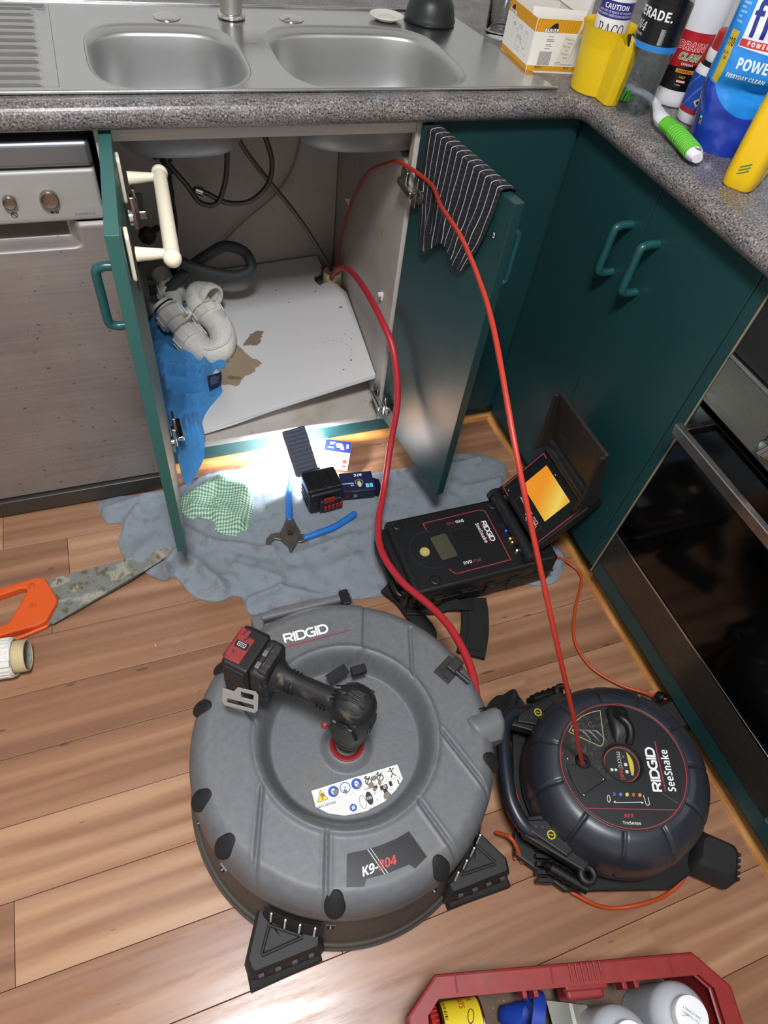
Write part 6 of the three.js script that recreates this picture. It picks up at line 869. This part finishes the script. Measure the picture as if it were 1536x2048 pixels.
// ------------------------------------------------------------------ things on the worktop
const Y = CT;
{
  const t = thing('sink_strainer', 'white round plastic dish lying behind the right-hand sink bowl', 'dish', [-0.262, Y + 0.003, -0.4]);
  obj('dish_plate', lathe([[0, 0.001], [0.02, 0.001], [0.03, 0.006], [0.0355, 0.009], [0.036, 0.0105], [0.034, 0.011], [0.022, 0.0065], [0, 0.006]], 56).translate(-0.262, Y + 0.003, -0.4), mat(0xd8d2c8, 0.35), t);
  obj('dish_boss', lathe([[0.016, 0.0063], [0.015, 0.0078], [0, 0.008]], 40).translate(-0.262, Y + 0.003, -0.4), mat(0xcfc9be, 0.35), t);
}
{
  const t = thing('plunger', 'black rubber plunger standing behind the right sink bowl', 'plunger', [-0.162, Y + 0.003, -0.402]);
  obj('plunger_cup', lathe([[0.05, 0], [0.054, 0.001], [0.0555, 0.006], [0.053, 0.01], [0.0515, 0.018], [0.047, 0.034], [0.039, 0.046], [0.028, 0.052], [0.019, 0.055], [0.0165, 0.06], [0.0185, 0.064], [0.0185, 0.08], [0.015, 0.084], [0, 0.084]], 64).translate(-0.162, Y + 0.003, -0.402), mat(0x1d1f20, 0.42), t);
  obj('plunger_stick', cyl(0.011, 0.011, 0.35, -0.162, Y + 0.08, -0.402, 24), mat(0x8c6a45, 0.5), t);
}
{
  const t = thing('drinking_glass', 'clear drinking glass standing behind the white carton', 'glass', [-0.025, Y, -0.33]);
  obj('glass_wall', lathe([[0, 0], [0.031, 0], [0.0325, 0.003], [0.035, 0.11], [0.0335, 0.11], [0.0305, 0.012], [0, 0.011]], 56).translate(-0.025, Y, -0.33), new THREE.MeshPhysicalMaterial({ color: 0xf4f6f5, roughness: 0.04, transmission: 1, thickness: 0.003, ior: 1.5 }), t);
}
{
  const t = thing('parts_carton', 'white and yellow printed plumbing parts carton with open top', 'carton', [0.02, Y, -0.18]);
  const A = [-0.066, -0.126], B = [0.04, -0.115], D = [-0.059, -0.252], Cc = [0.047, -0.241], h = 0.088;
  const stripe = (c, x, y, w, hh) => { c.fillStyle = '#d79a1e'; c.fillRect(x, y, w, hh); c.fillStyle = 'rgba(176,116,14,.45)'; for (let i = -2; i < w / 40; i++) { c.beginPath(); c.moveTo(x + i * 60, y + hh); c.lineTo(x + i * 60 + 26, y); c.lineTo(x + i * 60 + 46, y); c.lineTo(x + i * 60 + 20, y + hh); c.fill(); } };
  const front = printed(1060, 880, (c, w, hh) => { c.fillStyle = '#e4e2da'; c.fillRect(0, 0, w, hh); stripe(c, 0, 0, w, 210); stripe(c, 0, hh - 120, w, 90); c.fillStyle = '#17150f'; c.beginPath(); c.moveTo(250, 200); c.lineTo(300, 120); c.lineTo(360, 70); c.lineTo(430, 60); c.lineTo(450, 120); c.lineTo(470, 200); c.fill(); c.fillStyle = '#fff'; c.font = 'bold 78px sans-serif'; c.strokeStyle = '#17150f'; c.lineWidth = 14; c.strokeText('BEAVER', 190, 205); c.fillText('BEAVER', 190, 205); c.fillStyle = '#6b6a62'; for (const [x, y, q] of [[300, 270, 110], [270, 320, 170], [270, 345, 160], [280, 400, 110], [280, 425, 130], [270, 470, 110]]) c.fillRect(x, y, q, 10); for (let i = 0; i < 26; i++) { c.fillStyle = '#2e2c28'; c.fillRect(190 + i * 10, 520, (i * 7) % 3 ? 4 : 7, 230); } c.fillStyle = '#d9d5ca'; c.save(); c.translate(640, 250); c.rotate(0.12); c.fillRect(0, 0, 340, 430); c.fillStyle = '#4c4a45'; c.font = '40px sans-serif'; ['Product Code', '242378', 'Batch No.', 'N/A', 'Package Date', '08/24'].forEach((s, i) => c.fillText(s, 30 + (i % 2) * 70, 60 + i * 60)); c.restore(); c.fillStyle = '#55534c'; c.fillRect(560, 690, 120, 8); c.fillRect(560, 715, 390, 6); c.fillRect(560, 735, 390, 6); c.fillStyle = '#b98a1c'; c.fillRect(150, 765, 170, 44); c.fillRect(770, 765, 120, 44); c.fillStyle = '#201d12'; c.font = 'bold 38px sans-serif'; c.fillText('242378', 160, 800); c.fillText('QTY 30', 772, 800); }, 0.5);
  const side = printed(1260, 880, (c, w, hh) => { c.fillStyle = '#e4e2da'; c.fillRect(0, 0, w, hh); stripe(c, 0, 0, w, 210); stripe(c, 0, hh - 110, w, 90); c.fillStyle = '#17150f'; c.beginPath(); c.moveTo(80, 200); c.lineTo(160, 90); c.lineTo(260, 60); c.lineTo(300, 200); c.fill(); c.font = 'bold 84px sans-serif'; c.fillStyle = '#fff'; c.fillText('BEAVER', 70, 205); c.strokeStyle = '#6f7378'; c.lineWidth = 5; for (const [x, y, w2, h2] of [[600, 300, 150, 330], [560, 480, 240, 200], [320, 330, 90, 220], [900, 320, 110, 260]]) { c.strokeRect(x, y, w2, h2); c.beginPath(); c.ellipse(x + w2 / 2, y, w2 / 2, 24, 0, 0, 7); c.stroke(); } c.fillStyle = '#555'; for (let i = 0; i < 16; i++) c.fillRect(250 + (i * 131) % 800, 270 + (i * 67) % 420, 60, 6); }, 0.5);
  const wall2 = (p, q, m, n) => { const o = obj(n, merge([decal([p[0], Y, p[1]], [q[0], Y, q[1]], [q[0], Y + h, q[1]], [p[0], Y + h, p[1]], 0.0008)]), m, t); return o; };
  M.cardIn = mat(0xcdbfae, 0.8); M.cardWhite = mat(0xdedbd2, 0.6);
  wall2(A, B, front, 'front_panel'); wall2(D, A, side, 'side_panel'); wall2(B, Cc, M.cardWhite, 'side_panel'); wall2(Cc, D, M.cardWhite, 'back_panel');
  obj('carton_bottom', flat([A, B, Cc, D], Y, Y + 0.001, 0), M.cardIn, t);
  const up = 0.1; obj('inner_liner', [decal([A[0] + 0.004, Y + h - 0.03, A[1] - 0.012], [B[0] - 0.004, Y + h - 0.03, B[1] - 0.012], [B[0] + 0.004, Y + h + 0.01, B[1] - 0.02], [A[0] - 0.002, Y + h + 0.012, A[1] - 0.025], 0.0008), decal([B[0] - 0.002, Y + h, B[1]], [Cc[0] - 0.002, Y + h, Cc[1]], [Cc[0] + 0.02, Y + h + 0.06, Cc[1]], [B[0] + 0.02, Y + h + 0.05, B[1] - 0.03], 0.0008), decal([D[0], Y + h, D[1]], [Cc[0], Y + h, Cc[1]], [Cc[0], Y + h + 0.07, Cc[1] - 0.01], [D[0], Y + h + 0.07, D[1] - 0.01], 0.0008)], M.cardWhite, t, 'white open top flaps');
  obj('carton_strip', [at(box(0.006, 0.13, 0.0015, 0, 0, 0, 0.0004), 0.026, Y + 0.085, -0.112, 0.1, 0.1, -0.12)], M.cardWhite, t);
}
{
  const cx = 0.033, cz = -0.035;
  const t = thing('yellow_jug', 'bright yellow plastic jug with hooked handle at the worktop corner', 'jug', [cx, Y, cz]);
  M.yellow = mat(0xe0bd17, 0.38);
  obj('jug_body', lathe([[0, 0.002], [0.04, 0.0], [0.0425, 0.003], [0.0455, 0.075], [0.047, 0.079], [0.0495, 0.1], [0.0525, 0.106], [0.0515, 0.107], [0.0475, 0.1], [0.044, 0.075], [0.041, 0.006], [0, 0.005]], 72).translate(cx, Y, cz), M.yellow, t);
  // channel-shaped handle on the front right
  const a = 1.6, ux = Math.cos(a), uz = Math.sin(a), vx = -uz, vz = ux;
  const prof = [[0.04, -0.014], [0.07, -0.0135], [0.0755, -0.0115], [0.077, 0], [0.0755, 0.0115], [0.07, 0.0135], [0.04, 0.014]];
  const ring = (y, k) => prof.map(([r, s]) => [cx + ux * (0.04 + (r - 0.04) * k) + vx * s, Y + y(r), cz + uz * (0.04 + (r - 0.04) * k) + vz * s]);
  const sheetG = surf((u, v) => { const i = u * (prof.length - 1), j = Math.min(prof.length - 2, Math.floor(i)), f = i - j; const r = lerp(prof[j][0], prof[j + 1][0], f), s = lerp(prof[j][1], prof[j + 1][1], f); const top = lerp(0.104, 0.082 + 0.012 * Math.abs(s) / 0.0125, smooth(0.045, 0.072, r)) + 0.02 * smooth(0.066, 0.073, r) * (s > 0 ? 1 : 0.55); const y = lerp(-0.0 + 0.001, top, v); const fl = 1 + 0.16 * v; return [cx + ux * r * fl + vx * s, Y + y, cz + uz * r * fl + vz * s]; }, 60, 40);
  obj('jug_handle', sheetG, M.yellow, t);
  obj('handle_grip', tube([[cx + ux * 0.05 + vx * -0.013, Y + 0.104, cz + uz * 0.05 + vz * -0.013], [cx + ux * 0.066 - vx * 0.012, Y + 0.094, cz + uz * 0.066 - vz * 0.012], [cx + ux * 0.078, Y + 0.085, cz + uz * 0.078], [cx + ux * 0.082 + vx * 0.008, Y + 0.095, cz + uz * 0.082 + vz * 0.008], [cx + ux * 0.08 + vx * 0.015, Y + 0.112, cz + uz * 0.08 + vz * 0.015]], 0.0034, 40, 10), M.rubber, t, 'dark rubber edge on the handle');
}
{
  const x = 0.035, z = -0.041;
  const t = thing('spray_can', 'white spray can with blue caution band standing in the yellow jug', 'can', [x, Y + 0.008, z]);
  const g = new THREE.CylinderGeometry(0.0305, 0.0305, 0.19, 56, 1, true); g.rotateY(2.55).translate(x, Y + 0.105, z);
  obj('can_body', g, printed(1530, 1520, (c, w, h) => { c.fillStyle = '#e9e7e6'; c.fillRect(0, 0, w, h); c.fillStyle = '#2b2a78'; c.fillRect(0, 450, w, 200); c.fillStyle = '#f4f4f8'; c.font = 'bold 84px sans-serif'; c.textAlign = 'center'; const m = w * 0.5; c.fillText('CAUTION', m, 542); c.font = '34px sans-serif'; c.fillText('KEEP OUT OF REACH OF CHILDREN', m, 586); c.fillText('READ SAFETY DIRECTIONS BEFORE USE', m, 626); c.fillStyle = '#222a52'; c.save(); c.translate(m, 880); c.scale(0.8, 1.25); c.font = '190px serif'; c.fillText('RACO', 0, 0); c.restore(); c.fillStyle = '#2b2a78'; c.fillRect(0, 200, w, 40); }, 0.3), t);
  obj('can_dome', [lathe([[0.0305, 0.2], [0.031, 0.204], [0.026, 0.215], [0.014, 0.224], [0.009, 0.225], [0.009, 0.236], [0, 0.236]], 48).translate(x, Y, z), cyl(0.0305, 0.0305, 0.002, x, Y + 0.008, z, 48)], mat(0xd9d9d9, 0.3, { metalness: 0.4 }), t);
}
{
  const x = 0.06, z = 0.063;
  const t = thing('drink_bottle', 'empty clear plastic drink bottle with a black wraparound label', 'bottle', [x, Y, z]);
  const pet = new THREE.MeshPhysicalMaterial({ color: 0xdde2e4, roughness: 0.08, transmission: 1, thickness: 0, ior: 1.45, side: THREE.DoubleSide });
  const petal = (r, y, a) => { const k = smooth(0.03, 0.0, y); return r * (1 - 0.12 * k * (0.5 + 0.5 * Math.cos(a * 5))); };
  const P2 = new THREE.SplineCurve([[0.006, 0.008], [0.02, 0.001], [0.029, 0.004], [0.0325, 0.016], [0.0335, 0.034], [0.0325, 0.06], [0.0345, 0.085], [0.037, 0.1], [0.038, 0.112], [0.038, 0.17], [0.036, 0.19], [0.026, 0.22], [0.014, 0.24], [0.0135, 0.258]].map((p) => new THREE.Vector2(...p)));
  obj('bottle_wall', surf((u, v) => { const a = u * Math.PI * 2, p = P2.getPoint(v), tw = 0.0007 * Math.sin(a * 9 + p.y * 120) * smooth(0.03, 0.045, p.y) * smooth(0.098, 0.085, p.y); const r = petal(p.x, p.y, a) + tw; return [x + r * Math.cos(a), Y + p.y + (p.y < 0.02 ? 0.004 * (0.5 + 0.5 * Math.cos(a * 5)) * smooth(0.02, 0, p.y) : 0), z - r * Math.sin(a)]; }, 120, 90), pet, t);
  const lg = new THREE.CylinderGeometry(0.0386, 0.0382, 0.066, 64, 1, true); lg.rotateY(1.35).translate(x, Y + 0.136, z);
  obj('bottle_label', lg, printed(1600, 440, (c, w, h) => { c.fillStyle = '#0d0e11'; c.fillRect(0, 0, w, h); c.fillStyle = '#2d7fc8'; c.fillRect(0, h - 62, w, 62); c.fillStyle = '#e9ebee'; c.textAlign = 'center'; const m = w * 0.52; c.font = 'bold 124px sans-serif'; c.fillText('POWERADE.', m, 150); c.font = 'italic 120px serif'; c.fillText('ION4', m - 80, 280); c.font = '30px sans-serif'; c.fillText('4 ELECTROLYTES', m - 60, 330); c.fillText('600 mL', m - 40, h - 20); for (let i = 0; i < 30; i++) c.fillRect(m + 260 + (i % 2) * 6, 220 + i * 5, 40 + (i * 13) % 26, 2); }, 0.3), t, 'black label with a blue lower band');
  obj('bottle_cap', cyl(0.015, 0.0148, 0.018, x, Y + 0.25, z, 32), mat(0x1c5fae, 0.4), t);
}
{
  const t = thing('dish_brush', 'white and green dish brush lying on the worktop behind the clear bottle', 'brush', [0.07, Y, 0.16]);
  const H = [[0.083, 0.924, 0.012], [0.1, 0.923, 0.035], [0.101, 0.922, 0.07], [0.085, 0.922, 0.105], [0.066, 0.922, 0.145], [0.064, 0.921, 0.18], [0.054, 0.921, 0.23], [0.044, 0.921, 0.268], [0.039, 0.92, 0.288]];
  const c = curve(H), rad = (s) => s < 0.35 ? lerp(0.008, 0.0085, s / 0.35) : s < 0.5 ? lerp(0.0085, 0.0145, (s - 0.35) / 0.15) : s < 0.92 ? 0.0145 : lerp(0.0145, 0.009, (s - 0.92) / 0.08);
  const skin = (s0, s1, k) => { const r = []; for (let i = 0; i <= 24; i++) { const s = lerp(s0, s1, i / 24), p = c.getPoint(s), d = c.getTangent(s), sx = V(-d.z, 0, d.x).normalize(); const q = rad(s) * k; r.push(Array.from({ length: 20 }, (_, j) => { const a = j / 20 * Math.PI * 2; return [p.x + sx.x * q * Math.cos(a), p.y + q * 0.8 * Math.sin(a), p.z + sx.z * q * Math.cos(a)]; })); } return loft(r); };
  obj('brush_handle', [skin(0, 1, 1)], mat(0xdcdce2, 0.4), t);
  obj('green_grip', skin(0.55, 0.9, 1.06), mat(0x5cb52c, 0.5), t, 'lime green rubber grip');
  for (let i = 0; i < 12; i++) { const s = 0.66 + i * 0.019, p = c.getPoint(s), d = c.getTangent(s); const g = new THREE.TorusGeometry(0.0153, 0.0009, 6, 24); g.scale(1, 0.82, 1); g.applyQuaternion(new THREE.Quaternion().setFromUnitVectors(V(0, 0, 1), d)); obj('grip_ridge', g.translate(p.x, p.y, p.z), mat(0x74c648, 0.5), t); }
  obj('hang_hole', [at(new THREE.CircleGeometry(0.0045, 24).scale(1, 1.5, 1).rotateX(-Math.PI / 2), 0.0415, 0.9318, 0.277, 0, 0.25)], mat(0x8d8d97, 0.6), t);
  const head = [rod([0.09, 0.925, 0.02], [0.078, 0.925, 0.002], 0.01, 0.014)]; obj('brush_head', head, mat(0xdcdce2, 0.4), t);
  const R = rng(14), tuft = []; for (let i = 0; i < 60; i++) { const a = R() * 6.28, q = Math.sqrt(R()) * 0.016; tuft.push(rod([0.082 + q * Math.cos(a) * 0.8, 0.926, 0.008 + q * Math.sin(a) * 0.8], [0.07 + q * Math.cos(a) * 1.2, 0.909, 0.016 + q * Math.sin(a) * 1.2], 0.0016, 0.0016, 5)); } const bt = obj('bristles', tuft, mat(0x63c22a, 0.6), t, 'lime green bristles'); bt.userData.kind = 'stuff';
}
{
  const x = 0.178, z = 0.02;
  const t = thing('drain_cleaner', 'tall white bottle with red and black drain cleaner label', 'bottle', [x, Y, z]);
  obj('bottle_body', lathe([[0, 0], [0.036, 0], [0.04, 0.003], [0.041, 0.012], [0.0395, 0.022], [0.04, 0.026], [0.04, 0.125], [0.041, 0.13], [0.041, 0.2], [0.03, 0.225], [0.018, 0.24], [0.018, 0.26], [0, 0.26]], 72).translate(x, Y, z), mat(0xdfe0e2, 0.38), t);
  const g = new THREE.CylinderGeometry(0.0404, 0.0404, 0.092, 40, 1, true, -0.55, 1.75); g.rotateY(-0.92).translate(x, Y + 0.075, z);
  obj('bottle_label', g, printed(700, 900, (c, w, h) => { c.fillStyle = '#0e0d0e'; c.fillRect(0, 0, w, h); const gr = c; gr.fillStyle = '#b51f28'; gr.beginPath(); gr.moveTo(0, 0); gr.lineTo(w, 0); gr.lineTo(w, 430); gr.quadraticCurveTo(400, 520, 0, 560); gr.fill(); c.strokeStyle = 'rgba(80,8,12,.6)'; c.lineWidth = 18; for (let i = 0; i < 6; i++) { c.beginPath(); c.moveTo(w, 60 + i * 70); c.quadraticCurveTo(460, 300 + i * 40, 200, 420 + i * 30); c.stroke(); } c.font = 'italic bold 165px sans-serif'; c.fillStyle = '#c22029'; c.strokeStyle = '#f1e7e2'; c.lineWidth = 12; c.textAlign = 'right'; c.strokeText('DRAIN', w - 130, 270); c.fillText('DRAIN', w - 130, 270); c.fillStyle = '#3c9a48'; c.font = 'italic bold 140px sans-serif'; c.strokeText('CLAW', w - 170, 420); c.fillText('CLAW', w - 170, 420); c.fillStyle = '#e6e1d9'; c.font = 'bold 48px sans-serif'; c.fillText('CRYSTALS', w - 230, 500); c.fillStyle = '#dd8a22'; c.fillRect(w - 500, 560, 330, 60); c.fillStyle = '#1b130b'; c.font = 'bold 52px sans-serif'; c.fillText('POWERFUL', w - 190, 610); c.fillStyle = '#e59a2a'; c.fillText('FAST', w - 280, 700); c.fillStyle = '#e8b9b0'; c.fillRect(w - 420, 730, 160, 34); c.fillStyle = '#ddd'; c.font = '40px sans-serif'; c.fillText('1 Litre', w - 320, 820); }, 0.3), t, 'red and black front label');
}
{
  const x = 0.168, z = 0.112;
  const t = thing('rinse_aid', 'small blue labelled bottle with red cap behind the blue pouch', 'bottle', [x, Y, z]);
  obj('bottle_body', lathe([[0, 0], [0.028, 0], [0.0315, 0.003], [0.0325, 0.015], [0.0325, 0.075], [0.03, 0.086], [0.024, 0.095], [0.0225, 0.1], [0.0225, 0.105], [0, 0.105]], 56).translate(x, Y, z), mat(0xdcdde2, 0.35), t);
  const g = new THREE.CylinderGeometry(0.0329, 0.0329, 0.06, 48, 1, true); g.rotateY(2.6).translate(x, Y + 0.048, z);
  obj('bottle_label', g, printed(1030, 300, (c, w, h) => { c.fillStyle = '#24479f'; c.fillRect(0, 0, w, h); c.strokeStyle = '#3f78cf'; c.lineWidth = 14; for (let i = 0; i < 10; i++) { c.beginPath(); c.moveTo(i * 120 - 60, h); c.quadraticCurveTo(i * 120, 150, i * 120 + 140, 0); c.stroke(); } c.fillStyle = '#a82a35'; c.fillRect(0, h - 40, w, 40); for (const m of [200, 560, 900]) { c.fillStyle = '#d9dbe0'; c.save(); c.translate(m - 110, 200); c.rotate(0.78); c.fillRect(-26, -26, 52, 52); c.fillStyle = '#222'; c.fillRect(-12, -12, 24, 24); c.restore(); c.fillStyle = '#e7d9d6'; c.beginPath(); c.ellipse(m - 40, 90, 60, 28, -0.2, 0, 7); c.fill(); c.fillStyle = '#c84a4a'; c.fillRect(m - 60, 78, 44, 22); c.fillStyle = '#c5343f'; c.font = 'bold 60px sans-serif'; c.fillText('CL', m - 20, 210); c.fillText('R', m, 262); } }, 0.35), t, 'blue wraparound label');
  obj('neck_band', lathe([[0.0295, 0.079], [0.0305, 0.08], [0.0255, 0.096], [0.024, 0.097]], 48).translate(x, Y, z), M.black, t);
  obj('bottle_collar', lathe([[0.0235, 0.098], [0.024, 0.1], [0.024, 0.112], [0.02, 0.114]], 48).translate(x, Y, z), mat(0xe0e0e0, 0.4), t);
  obj('red_cap', lathe([[0.0205, 0.112], [0.021, 0.114], [0.0205, 0.138], [0.018, 0.142], [0, 0.142]], 40).translate(x, Y, z), mat(0xb02a2a, 0.4), t, 'red screw cap');
}
{
  // standing blue pouch of dishwasher tablets
  const t = thing('tablet_pouch', 'large bright blue foil pouch of dishwasher tablets', 'pouch', [0.16, Y, 0.25]);
  const ang = Math.atan2(0.065, 0.147), ux = Math.cos(ang), uz = Math.sin(ang), cx = 0.18, cz = 0.225;
  const sec = (y) => { const k = smooth(0, 0.3, y); return { hw: lerp(0.086, 0.1, smooth(0, 0.1, y)), hd: lerp(0.05, 0.008, Math.pow(clamp(y / 0.34), 1.25)) }; };
  const skin = surf((u, v) => {
    const y = v * 0.33, { hw, hd } = sec(y), a = u * Math.PI * 2 - Math.PI; const c = Math.cos(a), s = Math.sin(a), q = Math.pow(Math.abs(c) ** 3 + Math.abs(s) ** 2.4, -1 / 2.6);
    const dent = 0.007 * N(u * 9, y * 22, 4) + 0.004 * N(u * 20, y * 50, 7); const front = clamp(-s); const fold = -0.012 * front * Math.exp(-(((y - 0.092 - 0.05 * Math.max(0, c)) / 0.012) ** 2)) + 0.012 * front * smooth(0.09, 0.12, y) * smooth(0.26, 0.16, y);
    const l = q * c * hw * (1 + 0.0), d = -q * s * (hd + dent * 0.8 + fold);
    return [cx + ux * l - uz * d * 1.0, Y + y, cz + uz * l + ux * d];
  }, 180, 120);
  const tex = canvasTex(2048, 1024, (c, w, h) => {
    c.fillStyle = '#1f86d8'; c.fillRect(0, 0, w, h); const Z = (y) => h * (1 - y / 0.33);
    c.fillStyle = '#1d3ba2'; c.beginPath(); c.moveTo(0, h); c.lineTo(0, Z(0.1)); c.lineTo(180, Z(0.095)); c.quadraticCurveTo(420, Z(0.02), 640, Z(0.1)); c.lineTo(760, Z(0.06)); c.lineTo(860, Z(0.1)); c.lineTo(w, Z(0.09)); c.lineTo(w, h); c.fill();
    const m = w * 0.25; c.save(); c.translate(m - 205, Z(0.165)); c.scale(0.7, 0.76); c.translate(-m, -Z(0.2)); // front print
    c.fillStyle = '#c9ab2c'; c.beginPath(); c.moveTo(m - 290, Z(0.205)); c.lineTo(m - 175, Z(0.205)); c.lineTo(m - 175, Z(0.11)); c.lineTo(m - 280, Z(0.115)); c.fill(); c.fillStyle = '#15130c'; c.font = 'bold 66px sans-serif'; c.fillText('110', m - 288, Z(0.177)); c.font = 'bold 24px sans-serif'; c.fillText('ALL IN 1', m - 284, Z(0.163)); c.fillText('TABS', m - 264, Z(0.154));
    c.fillStyle = '#dfeefa'; c.font = 'bold 66px sans-serif'; c.fillText('#1', m - 262, Z(0.262)); c.font = '17px sans-serif'; ['RECOMMENDED', 'BRAND BY', 'LEADING D/W', 'MAKERS', 'Loves giving'].forEach((s, i) => c.fillText(s, m - 285, Z(0.248 - i * 0.0075)));
    c.fillStyle = '#e4e9f2'; c.beginPath(); c.moveTo(m - 130, Z(0.182)); c.lineTo(m - 110, Z(0.26)); c.quadraticCurveTo(m - 110, Z(0.305), m, Z(0.3)); c.lineTo(m + 330, Z(0.3)); c.lineTo(m + 330, Z(0.175)); c.fill(); c.fillStyle = '#1c2a82'; c.font = 'bold 250px sans-serif'; c.save(); c.translate(m - 100, Z(0.2)); c.scale(0.9, 1); c.fillText('finish', 0, 0); c.restore(); c.fillStyle = '#c43a3a'; c.fillRect(m - 124, Z(0.196), 460, 40); c.fillStyle = '#fff'; c.font = 'bold 36px sans-serif'; c.fillText('P O W E R B A L L', m - 60, Z(0.186));
    c.fillStyle = '#f2f6fb'; c.font = 'bold 84px sans-serif'; c.fillText('POWER', m - 80, Z(0.146)); c.font = 'bold 36px sans-serif'; c.fillText('EVERYDAY CLEAN', m - 130, Z(0.128)); c.fillStyle = '#cfd2a6'; c.fillRect(m - 300, Z(0.045), 52, 56); c.fillStyle = '#1b1b14'; c.fillRect(m - 294, Z(0.04), 40, 40); c.fillStyle = '#e6e6d2'; c.font = 'bold 30px sans-serif'; c.fillText('R', m - 284, Z(0.029)); c.restore();
  });
  obj('pouch_skin', skin, mat(0xffffff, 0.22, { map: tex, clearcoat: 0.3 }), t);
  obj('top_seal', at(box(0.2, 0.02, 0.006, 0, 0, 0, 0.002), cx, Y + 0.335, cz, 0, -ang), mat(0x1f86d8, 0.3), t);
}
{
  const x = 0.105, z = 0.337;
  const t = local('detergent_bottle', 'yellow dishwashing liquid bottle at the right photo edge', 'bottle', [x, Y, z], 0.6);
  const rings = []; for (const [y, hx, hz, ox] of [[0.0, 0.05, 0.022, 0], [0.004, 0.054, 0.026, 0], [0.02, 0.055, 0.027, 0], [0.06, 0.054, 0.027, 0], [0.1, 0.049, 0.027, 0.002], [0.14, 0.045, 0.026, 0.004], [0.18, 0.04, 0.024, 0.004], [0.2, 0.026, 0.02, 0.004], [0.212, 0.014, 0.014, 0.004], [0.222, 0.013, 0.013, 0.004]]) rings.push(superRing(ox, 0, hx, hz, y, 56, 4.5).slice().reverse());
  obj('bottle_body', loft(rings), mat(0xdfb50c, 0.25), t);
  obj('back_label', decal([-0.014, 0.012, 0.0275], [0.046, 0.012, 0.0275], [0.043, 0.1, 0.0275], [-0.008, 0.1, 0.0275], 0.0006), printed(600, 860, (c, w, h) => { c.fillStyle = '#cdb62c'; c.fillRect(0, 0, w, h); c.fillStyle = '#4a4a20'; for (let i = 0; i < 16; i++) c.fillRect(60, 100 + i * 26, 420 - (i * 37) % 120, 9); c.fillStyle = '#d8dcd2'; c.fillRect(90, 560, 420, 270); c.fillStyle = '#c4552c'; c.fillRect(100, 590, 130, 90); c.fillStyle = '#24241e'; for (let i = 0; i < 22; i++) c.fillRect(250 + i * 11, 590, (i * 5) % 3 ? 4 : 7, 190); c.fillRect(70, 800, 470, 24); }, 0.35), t, 'printed back label with a barcode');
  obj('side_print', decal([-0.0545, 0.02, -0.012], [-0.0545, 0.02, 0.012], [-0.0545, 0.044, 0.012], [-0.0545, 0.044, -0.012], 0.0005), stencil(160, 160, (c, w, h) => { c.clearRect(0, 0, w, h); c.strokeStyle = '#4c7a2c'; c.lineWidth = 14; for (let i = 0; i < 3; i++) { c.beginPath(); c.moveTo(30, 130 - i * 34); c.quadraticCurveTo(80, 110 - i * 34, 130, 70 - i * 34); c.stroke(); } }), t, 'green leaf print');
  obj('bottle_cap', lathe([[0.014, 0.218], [0.015, 0.22], [0.014, 0.245], [0.006, 0.25], [0, 0.25]], 32).translate(0.004, 0, 0), mat(0xd8d4c8, 0.4), t);
}
{
  const t = local('tablet_pack', 'pale blue and white wrapped pack leaning behind the yellow bottle', 'pack', [0.19, Y, 0.3], -0.5);
  obj('pack_body', [at(box(0.07, 0.07, 0.04, 0, 0.036, 0, 0.008), 0, 0.0, 0, 0, 0, 0.0)], mat(0xaac4df, 0.4), t);
  obj('pack_band', [box(0.071, 0.012, 0.041, 0, 0.012, 0, 0.004)], mat(0xe4e4e6, 0.45), t);
}
renderer.render(scene, camera);
